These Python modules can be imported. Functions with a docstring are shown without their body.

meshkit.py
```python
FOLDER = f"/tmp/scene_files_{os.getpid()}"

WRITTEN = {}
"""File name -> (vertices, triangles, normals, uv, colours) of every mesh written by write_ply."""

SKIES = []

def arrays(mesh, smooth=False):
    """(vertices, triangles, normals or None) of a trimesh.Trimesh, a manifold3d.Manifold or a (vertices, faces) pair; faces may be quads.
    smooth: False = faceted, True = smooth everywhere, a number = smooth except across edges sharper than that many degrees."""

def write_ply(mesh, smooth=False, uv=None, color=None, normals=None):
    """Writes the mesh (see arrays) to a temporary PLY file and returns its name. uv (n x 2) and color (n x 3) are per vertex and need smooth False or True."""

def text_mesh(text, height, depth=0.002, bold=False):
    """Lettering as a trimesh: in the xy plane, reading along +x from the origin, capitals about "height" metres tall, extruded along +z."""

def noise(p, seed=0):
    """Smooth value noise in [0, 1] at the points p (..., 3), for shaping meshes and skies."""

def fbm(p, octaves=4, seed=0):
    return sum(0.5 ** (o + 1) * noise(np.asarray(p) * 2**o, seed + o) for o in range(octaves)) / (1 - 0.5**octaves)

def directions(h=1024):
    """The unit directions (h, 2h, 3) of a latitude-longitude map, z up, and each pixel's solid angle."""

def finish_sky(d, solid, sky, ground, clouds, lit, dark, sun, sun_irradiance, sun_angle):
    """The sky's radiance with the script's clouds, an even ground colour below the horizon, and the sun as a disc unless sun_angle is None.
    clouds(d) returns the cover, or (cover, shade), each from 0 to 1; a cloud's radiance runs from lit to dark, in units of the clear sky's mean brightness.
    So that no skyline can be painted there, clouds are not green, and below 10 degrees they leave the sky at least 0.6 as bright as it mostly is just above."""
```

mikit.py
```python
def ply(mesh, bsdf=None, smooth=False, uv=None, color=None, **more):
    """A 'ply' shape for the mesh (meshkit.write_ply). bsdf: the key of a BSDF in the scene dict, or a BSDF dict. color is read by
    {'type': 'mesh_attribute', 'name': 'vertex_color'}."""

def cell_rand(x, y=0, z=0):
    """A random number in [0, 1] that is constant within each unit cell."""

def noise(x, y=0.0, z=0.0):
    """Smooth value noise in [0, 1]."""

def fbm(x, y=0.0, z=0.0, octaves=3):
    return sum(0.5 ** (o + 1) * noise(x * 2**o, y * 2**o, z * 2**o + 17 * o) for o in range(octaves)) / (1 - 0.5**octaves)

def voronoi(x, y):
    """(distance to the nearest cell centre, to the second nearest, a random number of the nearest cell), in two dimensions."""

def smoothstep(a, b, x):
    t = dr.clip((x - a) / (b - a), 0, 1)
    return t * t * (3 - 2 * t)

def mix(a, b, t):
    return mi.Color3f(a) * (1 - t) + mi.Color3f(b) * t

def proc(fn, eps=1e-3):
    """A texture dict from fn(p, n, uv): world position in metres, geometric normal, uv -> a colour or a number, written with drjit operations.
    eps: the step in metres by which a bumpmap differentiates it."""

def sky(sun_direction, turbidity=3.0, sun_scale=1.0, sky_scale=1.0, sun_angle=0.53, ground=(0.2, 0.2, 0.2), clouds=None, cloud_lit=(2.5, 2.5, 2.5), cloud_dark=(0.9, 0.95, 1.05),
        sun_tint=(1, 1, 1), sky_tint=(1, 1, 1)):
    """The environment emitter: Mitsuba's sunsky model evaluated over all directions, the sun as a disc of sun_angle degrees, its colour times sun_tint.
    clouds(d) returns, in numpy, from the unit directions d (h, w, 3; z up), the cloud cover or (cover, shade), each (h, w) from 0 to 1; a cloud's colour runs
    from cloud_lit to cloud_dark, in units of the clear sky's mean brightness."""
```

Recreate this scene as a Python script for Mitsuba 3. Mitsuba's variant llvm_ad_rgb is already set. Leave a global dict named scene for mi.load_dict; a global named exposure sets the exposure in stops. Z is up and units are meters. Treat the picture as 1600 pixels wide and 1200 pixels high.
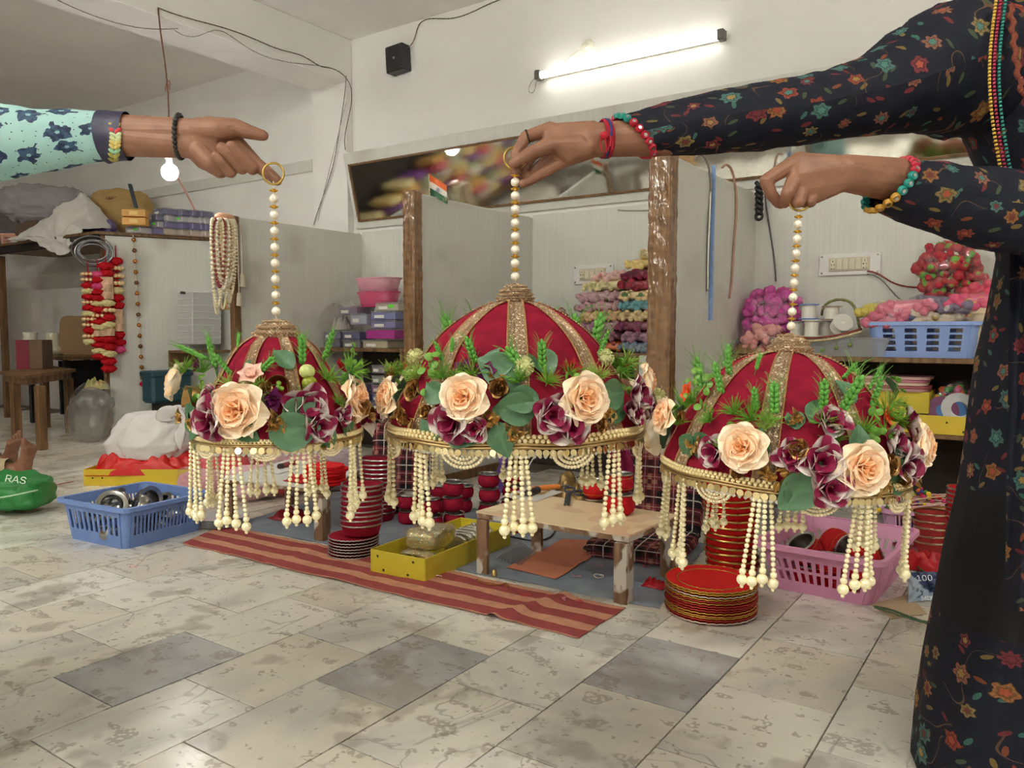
import math, random
import numpy as np, trimesh, manifold3d as m3
import mitsuba as mi, drjit as dr
import mikit, meshkit
from mikit import proc, noise, fbm, voronoi, cell_rand, smoothstep, mix
from shapely.geometry import Polygon

scene, labels = {}, {}
PI = math.pi
TF = mi.ScalarTransform4f
rng = np.random.default_rng(7)
R_ = random.Random(11)

# ---------------------------------------------------------------- camera
FPX, PITCH, YAW, H = 1233.0, math.atan(83 / 1233.0), math.radians(34.49), 0.80
F0 = np.array([-math.sin(YAW), math.cos(YAW), 0.0]); RT = np.array([math.cos(YAW), math.sin(YAW), 0.0]); UZ = np.array([0, 0, 1.0])
FW = math.cos(PITCH) * F0 - math.sin(PITCH) * UZ
UP = math.sin(PITCH) * F0 + math.cos(PITCH) * UZ
EYE = np.array([0, 0, H])
scene['camera'] = {'type': 'perspective', 'fov': math.degrees(2 * math.atan(800 / FPX)), 'fov_axis': 'x', 'near_clip': 0.05, 'far_clip': 60,
                   'to_world': TF().look_at(origin=EYE.tolist(), target=(EYE + FW).tolist(), up=[0, 0, 1])}
exposure = 1.85

# survey of the photograph: sight lines met with the floor, with a wall plane or at a distance
def ray(u, v): return FW + (u - 800) / FPX * RT - (v - 600) / FPX * UP
def fl(u, v, z=0.0): d = ray(u, v); return EYE + d * (z - H) / d[2]
def wy(u, v, Y): d = ray(u, v); return EYE + d * Y / d[1]
def wx(u, v, X): d = ray(u, v); return EYE + d * X / d[0]
def dep(u, v, D): return EYE + ray(u, v) * D
def dist(P): return float((np.asarray(P) - EYE) @ FW)

# ---------------------------------------------------------------- lights
def lin(c):
    c = np.asarray(c, float) / 255.0
    return np.where(c <= 0.04045, c / 12.92, ((c + 0.055) / 1.055) ** 2.4)
def emit(r, g, b): return {'type': 'area', 'radiance': {'type': 'rgb', 'value': [r, g, b]}}
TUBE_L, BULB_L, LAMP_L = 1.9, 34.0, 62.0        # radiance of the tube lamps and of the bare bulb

# ---------------------------------------------------------------- mesh helpers: every mesh is (vertices, triangles)
def A(m):
    if isinstance(m, tuple): return np.asarray(m[0], float), np.asarray(m[1], int)
    if hasattr(m, 'to_mesh'):
        q = m.to_mesh(); return np.array(q.vert_properties[:, :3], float), np.array(q.tri_verts, int)
    return np.array(m.vertices, float), np.array(m.faces, int)
def cat(ms):
    V, F, n = [], [], 0
    for m in ms:
        v, f = A(m); V.append(v); F.append(f + n); n += len(v)
    return np.vstack(V), np.vstack(F)
def Tm(x=0, y=0, z=0):
    M = np.eye(4); M[:3, 3] = (x, y, z) if np.isscalar(x) else x; return M
def Rm(axis, deg):
    return trimesh.transformations.rotation_matrix(math.radians(deg), {'x': [1, 0, 0], 'y': [0, 1, 0], 'z': [0, 0, 1]}.get(axis, axis) if isinstance(axis, str) else axis)
def Sm(x, y=None, z=None): return np.diag([x, x if y is None else y, x if z is None else z, 1.0])
def X(m, M):
    v, f = A(m); v = v @ M[:3, :3].T + M[:3, 3]
    return (v, f[:, ::-1]) if np.linalg.det(M[:3, :3]) < 0 else (v, f)
def frame(z, x=(1, 0, 0), o=(0, 0, 0)):
    z = np.asarray(z, float); z = z / np.linalg.norm(z); x = np.asarray(x, float)
    if abs(x @ z) > 0.95 * np.linalg.norm(x): x = np.array([0, 1.0, 0]) if abs(z[1]) < .9 else np.array([0, 0, 1.0])
    x = x - (x @ z) * z; x /= np.linalg.norm(x)
    M = np.eye(4); M[:3, 0], M[:3, 1], M[:3, 2], M[:3, 3] = x, np.cross(z, x), z, o; return M
def box(lx, ly, lz, b=0.0, o=(0, 0, 0), base=True):
    """box standing on z=0 (base) with chamfered edges"""
    if b <= 0:
        m = trimesh.creation.box([lx, ly, lz]); v, f = A(m)
    else:
        b = min(b, .45 * min(lx, ly, lz)); P = []
        for sx in (-1, 1):
            for sy in (-1, 1):
                for sz in (-1, 1):
                    for k in range(3):
                        q = [lx / 2 - b, ly / 2 - b, lz / 2 - b]; q[k] += b; P.append([sx * q[0], sy * q[1], sz * q[2]])
        v, f = A(trimesh.Trimesh(P).convex_hull)
    v = v + np.array([0, 0, lz / 2 if base else 0]) + np.asarray(o, float)
    return v, f
def beam(p, q, wx_, wz_, b=0.0, up=(0, 0, 1)):
    p, q = np.asarray(p, float), np.asarray(q, float)
    M = frame(q - p, up, p); return X(box(wx_, wz_, np.linalg.norm(q - p), b), M)
def cyl(r, h, n=20, r2=None, caps=True): 
    return lathe([(0, 0)] * caps + [(r, 0), (r if r2 is None else r2, h)] + [(0, h)] * caps, n)
def lathe(prof, n=24):
    P = np.asarray(prof, float); a = np.arange(n) * 2 * PI / n; m = len(P)
    v = np.stack([P[:, None, 0] * np.cos(a), P[:, None, 0] * np.sin(a), np.repeat(P[:, None, 1], n, 1)], -1).reshape(-1, 3)
    i = np.arange(m - 1)[:, None] * n + np.arange(n); j = np.arange(m - 1)[:, None] * n + (np.arange(n) + 1) % n
    q = np.stack([i, j, j + n, i + n], -1).reshape(-1, 4)
    f = np.vstack([q[:, [0, 1, 2]], q[:, [0, 2, 3]]])
    w = v[f]; ar = np.linalg.norm(np.cross(w[:, 1] - w[:, 0], w[:, 2] - w[:, 0]), axis=1)
    return v, f[ar > 1e-14]
def smooth_path(P, n, closed=False):
    from scipy.interpolate import CubicSpline
    P = np.asarray(P, float)
    if closed: P = np.vstack([P, P[:1]])
    d = np.r_[0, np.cumsum(np.maximum(np.linalg.norm(np.diff(P, axis=0), axis=1), 1e-9))]
    return CubicSpline(d, P, bc_type='periodic' if closed else 'not-a-knot' if len(P) > 3 else 'natural')(np.linspace(0, d[-1], n + closed)[:n])
def tube(P, r, n=8, closed=False, caps=True, flat=None):
    P = np.asarray(P, float); m = len(P); r = np.broadcast_to(r, m)
    t = (np.roll(P, -1, 0) - np.roll(P, 1, 0)) if closed else np.gradient(P, axis=0)
    t /= np.maximum(np.linalg.norm(t, axis=1, keepdims=True), 1e-12)
    x = np.cross(t[0], [0, 0, 1.0]); x = np.array([1.0, 0, 0]) if np.linalg.norm(x) < 1e-3 else x
    X_ = []
    for k in range(m):
        x = x - (x @ t[k]) * t[k]; x /= np.linalg.norm(x); X_.append(x)
    X_ = np.array(X_); Y_ = np.cross(t, X_); a = np.arange(n) * 2 * PI / n
    fl_ = 1.0 if flat is None else flat
    v = (P[:, None] + r[:, None, None] * (np.cos(a)[None, :, None] * X_[:, None] + fl_ * np.sin(a)[None, :, None] * Y_[:, None])).reshape(-1, 3)
    k = m if closed else m - 1
    i = np.arange(k)[:, None] * n + np.arange(n); j = np.arange(k)[:, None] * n + (np.arange(n) + 1) % n
    o = n if not closed else 0
    i2 = ((np.arange(k) + 1) % m)[:, None] * n + np.arange(n); j2 = ((np.arange(k) + 1) % m)[:, None] * n + (np.arange(n) + 1) % n
    q = np.stack([i, j, j2, i2], -1).reshape(-1, 4); f = np.vstack([q[:, [0, 1, 2]], q[:, [0, 2, 3]]])
    if caps and not closed:
        c0, c1 = len(v), len(v) + 1; v = np.vstack([v, P[:1], P[-1:]]); e = np.arange(n); e2 = (e + 1) % n; b = (m - 1) * n
        f = np.vstack([f, np.stack([e2, e, e * 0 + c0], 1), np.stack([b + e, b + e2, e * 0 + c1], 1)])
    return v, f
def grid(nu, nv):
    i = (np.arange(nv - 1)[:, None] * nu + np.arange(nu - 1)).ravel()
    return np.vstack([np.stack([i, i + 1, i + nu + 1], 1), np.stack([i, i + nu + 1, i + nu], 1)])
def sheet(fn, nu, nv):
    """surface fn(u, v) with u, v in [0, 1]"""
    u, v = np.meshgrid(np.linspace(0, 1, nu), np.linspace(0, 1, nv)); p = fn(u, v)
    return np.stack([np.broadcast_to(c, u.shape) for c in p], -1).reshape(-1, 3), grid(nu, nv)
def thick(m, t):
    """open sheet given thickness t (upwards along its normals)"""
    v, f = A(m); tm = trimesh.Trimesh(v, f, process=False); n = np.array(tm.vertex_normals); N = len(v)
    e = np.sort(f[:, [0, 1, 1, 2, 2, 0]].reshape(-1, 2), 1); d = f[:, [0, 1, 1, 2, 2, 0]].reshape(-1, 2)
    _, inv, cnt = np.unique(e, axis=0, return_inverse=True, return_counts=True); bd = d[cnt[inv.ravel()] == 1]
    side = np.vstack([np.stack([bd[:, 0] , bd[:, 0] + N, bd[:, 1] + N], 1), np.stack([bd[:, 0], bd[:, 1] + N, bd[:, 1]], 1)])
    return np.vstack([v, v + n * t]), np.vstack([f[:, ::-1], f + N, side[:, ::-1]])
_ico = {k: A(trimesh.creation.icosphere(subdivisions=k)) for k in range(5)}
def sph(r=1.0, k=2, o=(0, 0, 0), s=(1, 1, 1)): v, f = _ico[k]; return v * r * np.asarray(s) + np.asarray(o, float), f
def beads(P, r, k=1):
    P = np.asarray(P, float); r = np.broadcast_to(r, len(P)); v, f = _ico[k]
    return (P[:, None] + v[None] * r[:, None, None]).reshape(-1, 3), (f[None] + (np.arange(len(P)) * len(v))[:, None, None]).reshape(-1, 3)
def crumple(m, amp, freq, seed=0, along=None):
    v, f = A(m); n = np.array(trimesh.Trimesh(v, f, process=False).vertex_normals)
    d = meshkit.fbm(v * freq + seed * 3.1, 3, seed) - .5
    return v + n * (d * 2 * amp)[:, None], f
def ridged(m, amp, freq, seed=0):
    """sharp creases, for plastic film and cloth"""
    v, f = A(m); n = np.array(trimesh.Trimesh(v, f, process=False).vertex_normals)
    d = np.abs(meshkit.noise(v * freq, seed) - .5) + .5 * np.abs(meshkit.noise(v * freq * 2.3, seed + 5) - .5)
    return v + n * ((d - .3) * 2.5 * amp)[:, None], f
def rbox(lx, ly, lz, r, k=3, seed=None, amp=0.0, freq=8.0, crease=0.0):
    """soft pillow-like box standing on z=0 (superellipsoid), optionally lumpy"""
    v, f = _ico[k]; e = r
    q = np.sign(v) * np.abs(v) ** e; q = q / np.abs(q).max(0)
    q = q * np.array([lx, ly, lz]) / 2
    m = (q, f)
    if amp: m = crumple(m, amp, freq, seed or 0)
    if crease: m = ridged(m, crease, freq * 1.5, (seed or 0) + 3)
    v = m[0]; return v - [0, 0, v[:, 2].min()], f
def prism(pts, h):
    m = trimesh.creation.extrude_polygon(pts if hasattr(pts, 'exterior') else Polygon(pts), h, engine='earcut'); return A(m)
def hull(*ms): return A(trimesh.Trimesh(np.vstack([A(m)[0] for m in ms])).convex_hull)

# ---------------------------------------------------------------- entries
used = {}
def num(k):
    n = used.get(k, 0); used[k] = n + 1
    return k if n == 0 else f'{k}_{n:03d}'
PAIRS, PIDX = [], {}
def pair_of(c):
    """(pair number, blend per vertex) that stand for the colours c (n x 3): a line between two colours"""
    if c.ndim == 1: p, q, t = c, c, 0.0
    else:
        m = c.mean(0); d = c - m; sd = np.abs(d).max()
        if sd < 1e-4: p, q, t = m, m, 0.0
        else:
            w = np.linalg.svd(d.T @ d)[0][:, 0]; k = d @ w; lo, hi = k.min(), k.max()
            p, q, t = m + w * lo, m + w * hi, (k - lo) / (hi - lo)
    key = tuple(np.round(np.clip(np.r_[p, q], 0, 1), 4))
    if key not in PIDX: PIDX[key] = len(PAIRS); PAIRS.append(key)
    return PIDX[key], t
def shape(mesh, mat, col=None, smooth=False, M=None, uv=None, **more):
    v, f, n = meshkit.arrays(A(mesh), smooth)
    if callable(uv): uv = uv(v)
    if col is not None:
        i, t = pair_of(np.asarray(col(v) if callable(col) else col, float)); uv = np.stack([np.broadcast_to(t, len(v)), np.full(len(v), float(i))], 1)
    path = meshkit.write_ply((v, f), False, uv, None, normals=n)
    d = {'type': 'ply', 'filename': path, 'face_normals': n is None, **more}
    if mat is not None: d['bsdf'] = {'type': 'ref', 'id': mat}
    return put(d, M)
def put(d, M=None):
    if M is None: return d
    return {**d, 'to_world': TF(np.asarray(M).tolist())}
def lab(k, label=None, cat_=None, group=None, kind=None):
    d = {a: b for a, b in (('label', label), ('category', cat_), ('group', group), ('kind', kind)) if b}
    if d: labels[k] = d
def solo(name, label, cat_, mesh, mat, col=None, smooth=False, M=None, group=None, kind=None, uv=None, **more):
    k = num(name); scene[k] = mesh if isinstance(mesh, dict) else shape(mesh, mat, col, smooth, M, uv, **more)
    if isinstance(mesh, dict): scene[k] = put(mesh, M)
    lab(k, label, cat_, group, kind); return k
class Thing:
    def __init__(s, name, label, cat_, M=None, group=None, kind=None):
        s.k = num(name); s.M = np.eye(4) if M is None else M; lab(s.k, label, cat_, group, kind)
    def p(s, part, mesh, mat=None, col=None, smooth=False, M=None, under=None, label=None, kind=None, uv=None, **more):
        k = num((under or s.k) + '__' + part); W = s.M if M is None else s.M @ M
        scene[k] = put(mesh, W) if isinstance(mesh, dict) else shape(mesh, mat, col, smooth, W, uv, **more)
        lab(k, label, kind=kind); return k
def struct(name, mesh, mat, col=None, smooth=False, label=None, uv=None):
    scene[name] = shape(mesh, mat, col, smooth, None, uv); lab(name, label, kind='structure'); return name
def sub(parent, part, mesh, mat, col=None, smooth=False, M=None, label=None, uv=None, kind=None):
    k = num(parent + '__' + part); scene[k] = put(mesh, M) if isinstance(mesh, dict) else shape(mesh, mat, col, smooth, M, uv); lab(k, label, kind=kind); return k

# ---------------------------------------------------------------- materials
def two(b): return {'type': 'twosided', 'b': b}
_PT = []
def _pal(p, n, uv):       # the colour of a plainly coloured mesh: uv = (blend, number of its pair of colours)
    if not _PT:
        a = np.array(PAIRS, np.float32).T; _PT.extend(mi.Float(np.ascontiguousarray(r)) for r in a); dr.eval(*_PT)
    i = mi.UInt32(dr.clip(dr.round(uv.y), 0, len(PAIRS) - 1)); t = dr.clip(uv.x, 0, 1)
    g = [dr.gather(mi.Float, r, i) for r in _PT]
    return mi.Color3f(*[g[k] * (1 - t) + g[k + 3] * t for k in range(3)])
VC = proc(_pal)
def prin(color, **k): return {'type': 'principled', 'base_color': color, **k}
scene['matte'] = two(prin(VC, roughness=.85, specular=.25))
scene['satin'] = two(prin(VC, roughness=.45, specular=.5))
scene['gloss'] = two(prin(VC, roughness=.18, specular=.55))
scene['velvet'] = two(prin(VC, roughness=.75, specular=.2, sheen=.7, sheen_tint=.8))
scene['metal'] = two(prin(VC, roughness=.22, metallic=1.0))
scene['brushed'] = two(prin(VC, roughness=.42, metallic=.9))
scene['pearl'] = two(prin(VC, roughness=.28, specular=.8, clearcoat=1., clearcoat_gloss=.95, metallic=.2))
scene['petal'] = two(prin(VC, roughness=.6, specular=.3, sheen=.3))
scene['film'] = {'type': 'thindielectric', 'int_ior': 1.5}
scene['bag'] = {'type': 'blendbsdf', 'weight': .22, 'a': {'type': 'thindielectric', 'int_ior': 1.6}, 'b': two(prin(VC, roughness=.25, specular=.9))}
scene['clearbox'] = {'type': 'blendbsdf', 'weight': .27, 'a': {'type': 'thindielectric', 'int_ior': 1.5}, 'b': two(prin(VC, roughness=.25, specular=.6))}
scene['mirror'] = two({'type': 'roughconductor', 'material': 'Ag', 'alpha': .004, 'specular_reflectance': {'type': 'rgb', 'value': [.80, .82, .83]}})
def rgb(c): return mi.Color3f(*[float(x) for x in lin(c)])
def _plaster(p, n, uv):
    a = fbm(p.x * 2.1 + 3, p.y * 2.1, p.z * 2.1, 3)
    return mix(rgb((214, 213, 210)), rgb((232, 231, 228)), a)
def _plbump(p, n, uv): return .5 * noise(p.x * 55, p.y * 55, p.z * 55) + .5 * noise(p.x * 120, p.y * 120, p.z * 120)
scene['plaster'] = two({'type': 'bumpmap', 'arbitrary': proc(_plbump, .002), 'scale': .0022, 'b': prin(proc(_plaster), roughness=.7, specular=.3)})
scene['paint'] = two(prin(proc(_plaster), roughness=.8, specular=.2))
def _lam(p, n, uv):      # grey laminate with fine vertical lines, a few stains
    s = p.x + p.y
    g = .3 + .4 * (noise(s * 420, p.z * 5.0, 0.) * .6 + noise(s * 160, p.z * 2.5, 4.) * .4)
    st = smoothstep(.62, .8, fbm(s * 1.6 + 5, p.z * 1.9, 2., 4))
    return mix(mix(rgb((186, 186, 180)), rgb((218, 218, 212)), g), rgb((150, 143, 128)), st * .45)
scene['laminate'] = two(prin(proc(_lam), roughness=.5, specular=.4))
def _wood(p, n, uv):
    g = noise(p.x * 60 + p.y * 60, p.z * 9, p.y * 30); k = noise(p.x * 9, p.y * 9, p.z * 4)
    return mix(mix(rgb((84, 60, 38)), rgb((140, 104, 68)), g), rgb((62, 45, 32)), k * .4)
scene['wood'] = two(prin(proc(_wood), roughness=.5, specular=.4))
def _oldwood(p, n, uv):
    g = noise(p.x * 70 + p.y * 70, p.z * 12, p.y * 20); w = smoothstep(.53, .63, fbm(p.x * 26, p.y * 26, p.z * 14, 3))
    return mix(mix(rgb((92, 66, 48)), rgb((142, 112, 86)), g), rgb((205, 200, 190)), w * .75)
scene['oldwood'] = two(prin(proc(_oldwood), roughness=.65, specular=.3))
def _ply_top(p, n, uv):
    g = fbm(p.x * 6, p.y * 6, p.z * 6, 4)
    st = smoothstep(.66, .72, noise(p.x * 17, p.y * 17, 3.)) 
    return mix(mix(rgb((206, 180, 142)), rgb((230, 208, 172)), g), rgb((170, 110, 100)), st * .25)
scene['plytop'] = two(prin(proc(_ply_top), roughness=.35, specular=.45))
def _tape(p, n, uv):     # brown packing tape wound round a post
    g = noise(p.x * 30 + p.y * 30, p.z * 70, 1.); w = noise(p.x * 90, p.y * 90, p.z * 7)
    return mix(rgb((78, 52, 30)), rgb((150, 112, 76)), .6 * w + .4 * g)
def _tapeb(p, n, uv): return noise(p.x * 60, p.y * 60, p.z * 22) + .5 * noise(p.x * 150, p.y * 150, p.z * 60)
scene['tape'] = two({'type': 'bumpmap', 'arbitrary': proc(_tapeb, .001), 'scale': .004, 'b': prin(proc(_tape), roughness=.16, specular=.9)})
def _marble(p, n, uv):   # uv carries two random numbers per tile
    ox, oy = uv.x * 37, uv.y * 53
    x, y = p.x + ox, p.y + oy
    ca, sa = dr.cos(uv.x * 6.3), dr.sin(uv.x * 6.3)
    u, v = x * ca + y * sa, (y * ca - x * sa)
    w = fbm(x * 5, y * 5, 1., 4)
    vein = (1 - smoothstep(.0, .018, dr.abs(fbm(u * 3 + w * 1.2, v * 7 + w, 7., 4) - .5))) * smoothstep(.45, .65, fbm(x * 4, y * 4, 21., 2))
    cloud = smoothstep(.4, .8, fbm(u * 3.2 + 9, v * 7, 2., 4))
    t = smoothstep(.15, .85, uv.y)
    base = mix(mix(rgb((219, 215, 206)), rgb((205, 197, 183)), t), rgb((178, 176, 172)), cloud * .8)
    dark = dr.select(uv.x > .9, 1., 0.)
    base = mix(base, mix(rgb((176, 177, 180)), rgb((128, 128, 133)), smoothstep(.3, .7, fbm(u * 4, v * 8, 5., 4))), dark * .85)
    base = mix(base, rgb((132, 128, 120)), vein * .6)
    pit = smoothstep(.76, .82, noise(x * 48, y * 66, 3.) * .6 + noise(x * 150, y * 150, 9.) * .4) + .9 * smoothstep(.80, .83, noise(x * 17, y * 30, 13.)) * smoothstep(.3, .5, noise(x * 160, y * 160, 5.))
    base = mix(base, rgb((118, 102, 86)), dr.clip(pit, 0, 1) * .5)
    grime = smoothstep(.60, .74, fbm(p.x * 9 + 3, p.y * 9, 11., 5))
    return mix(base, rgb((140, 132, 118)), grime * .5)
def _marr(p, n, uv): return .13 + .20 * fbm(p.x * 7, p.y * 7, 5., 3)
scene['marble'] = two(prin(proc(_marble), roughness=proc(_marr), specular=.5))
def _grout(p, n, uv): return mix(rgb((74, 68, 60)), rgb((120, 114, 104)), fbm(p.x * 9, p.y * 9, 0., 3))
scene['grout'] = two(prin(proc(_grout), roughness=.7))
# ---------------------------------------------------------------- the room
YB, ZC, XL, XR, YF = 4.02, 2.82, -9.4, 3.2, -3.2
XS = -8.3
XP = (-6.03, -4.033, -2.605, -1.267)        # the booth dividers
def quad(a, b, c, d): return np.array([a, b, c, d], float), np.array([[0, 1, 2], [0, 2, 3]])
struct('floor', X(box(XR - XL, YB - YF + .1, .1), Tm((XL + XR) / 2, (YB + YF) / 2, -.1035)), 'grout', label='marble tile floor of the shop')
struct('ceiling', box(XR - XL, YB - YF, .1, o=((XL + XR) / 2, (YB + YF) / 2, ZC)), 'paint', label='white plastered ceiling')
struct('wall_back', box(XR - XL + .2, .12, ZC + .1, o=((XL + XR) / 2, YB + .06, -.05)), 'plaster', label='white back wall above the booths')
struct('wall_left', box(.12, YB - YF + .2, ZC + .1, o=(XL - .06, (YB + YF) / 2, -.05)), 'paint')
struct('wall_right', box(.12, YB - YF + .2, ZC + .1, o=(XR + .06, (YB + YF) / 2, -.05)), 'paint')
struct('wall_front', box(XR - XL + .2, .12, ZC + .1, o=((XL + XR) / 2, YF - .06, -.05)), 'paint')
struct('beam', box(.352, YB - YF, .3, .006, o=(-4.294, (YB + YF) / 2, 2.522)), 'paint', label='white ceiling beam running over the left booth')
struct('column', box(.352, .06, 2.53, .004, o=(-4.294, YB - .03, 0)), 'plaster', label='white wall column under the beam')
a, b = wy(238, 309, YB), wy(489, 262, YB)
struct('trim_1', box(3.7, .02, .085, .004, o=(-6.3, YB - .01, 1.965)), 'laminate', label='grey wooden trim strip along the white wall of the left bay')
# marble tiles: columns 0.256 wide running away along the wall's depth, in running bond
def tiles():
    out = []
    for i in range(-31, 18):
        x0 = -1.372 + (i) * .2555
        off = .195 if i % 2 == 0 else .03
        for j in range(-7, 12):
            y0 = off + j * .3345
            c = np.array([x0 + .128, y0 + .167, 0]); q = c - EYE; z = q @ FW
            if c[1] + .17 > YB or c[0] > XR - .13: continue
            seen = z >= .85
            if seen: u, v = 800 + FPX * (q @ RT) / z, 600 - FPX * (q @ UP) / z; seen = not (u < -150 or u > 1750 or v > 1420 or (u > 1570 and v < 1100))
            out.append((z if seen else 99 + abs(z), x0, y0, i, j))
    out.sort(); return out
TL = tiles(); NT = min(300, sum(q[0] < 99 for q in TL))
for n, (z, x0, y0, i, j) in enumerate(TL[:NT]):
    r1, r2 = R_.random(), R_.random()
    if (i, j) in ((-2, 2), (0, 3), (2, 4)): r1 = .93 + .06 * R_.random()
    elif r1 > .9: r1 *= .8
    g = .0016; dz = R_.uniform(-.0006, .0006)
    m = box(.2555 - 2 * g, .3345 - 2 * g, .006, .0006, o=(x0 + .12775, y0 + .16725, -.006 + dz))
    sub('floor', 'marble_tile', m, 'marble', uv=lambda v: np.broadcast_to([r1, r2], (len(v), 2)))
far = []
for (z, x0, y0, i, j) in TL[NT:]: far.append((X(box(.2555 - .0032, .3345 - .0032, .006, 0, o=(x0 + .12775, y0 + .16725, -.006)), np.eye(4)), R_.random() * .89, R_.random()))
if far: sub('floor', 'far_marble_tiles', cat([m for m, _, _ in far]), 'marble', uv=np.vstack([np.tile([a_, b_], (len(m[0]), 1)) for m, a_, b_ in far]), kind='stuff')
def tube_light(name, label, p, q, out, holder=True, L=TUBE_L, w=.042):
    t = Thing(name, label, 'tube light'); p, q, out = map(lambda s: np.asarray(s, float), (p, q, out)); d = (q - p) / np.linalg.norm(q - p)
    t.p('tube', tube([p + d * .03, q - d * .03], w * .5, 16), 'satin', (.9, .9, .9), True, emitter=emit(L, L * .985, L * .88))
    t.p('batten', beam(p - out * (.012 + w * .5), q - out * (.012 + w * .5), .028, .022, .003, out), 'satin', lin((205, 203, 190)))
    for e, s in ((p, 1), (q, -1)):
        t.p('end_cap', cat([beam(e, e + s * d * .034, w * 1.25, w * 1.25, .004, out), beam(e + s * d * .012 - out * .025, e + s * d * .03 - out * .025, w, .03, .003, out)]), 'satin', lin((92, 90, 84)))
    return t
p, q = wy(838, 119, YB - .055), wy(1133, 54, YB - .055)
tl = tube_light('tube_light', 'lit white fluorescent tube on the back wall above the mirror', p, q, (0, -1, 0))
lp = [wy(836, 122, YB - .03) + d for d in ((0, 0, 0), (-.025, -.01, -.03), (-.035, -.01, -.075), (-.01, -.01, -.085), (.01, -.01, -.05), (.012, 0, -.02))]
tl.p('wire_loop', tube(smooth_path(lp, 20), .002, 6), 'satin', lin((120, 116, 106)), True)
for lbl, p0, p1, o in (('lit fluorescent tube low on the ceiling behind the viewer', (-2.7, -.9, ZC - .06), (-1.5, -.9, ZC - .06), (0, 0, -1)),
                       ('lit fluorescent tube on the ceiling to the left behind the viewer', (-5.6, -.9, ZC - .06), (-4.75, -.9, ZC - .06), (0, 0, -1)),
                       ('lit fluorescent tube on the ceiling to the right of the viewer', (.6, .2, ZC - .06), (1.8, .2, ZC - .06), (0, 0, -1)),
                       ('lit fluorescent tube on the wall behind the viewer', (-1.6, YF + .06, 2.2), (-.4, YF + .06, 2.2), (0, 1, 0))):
    tube_light('tube_light', lbl, p0, p1, o, L=LAMP_L)
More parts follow.
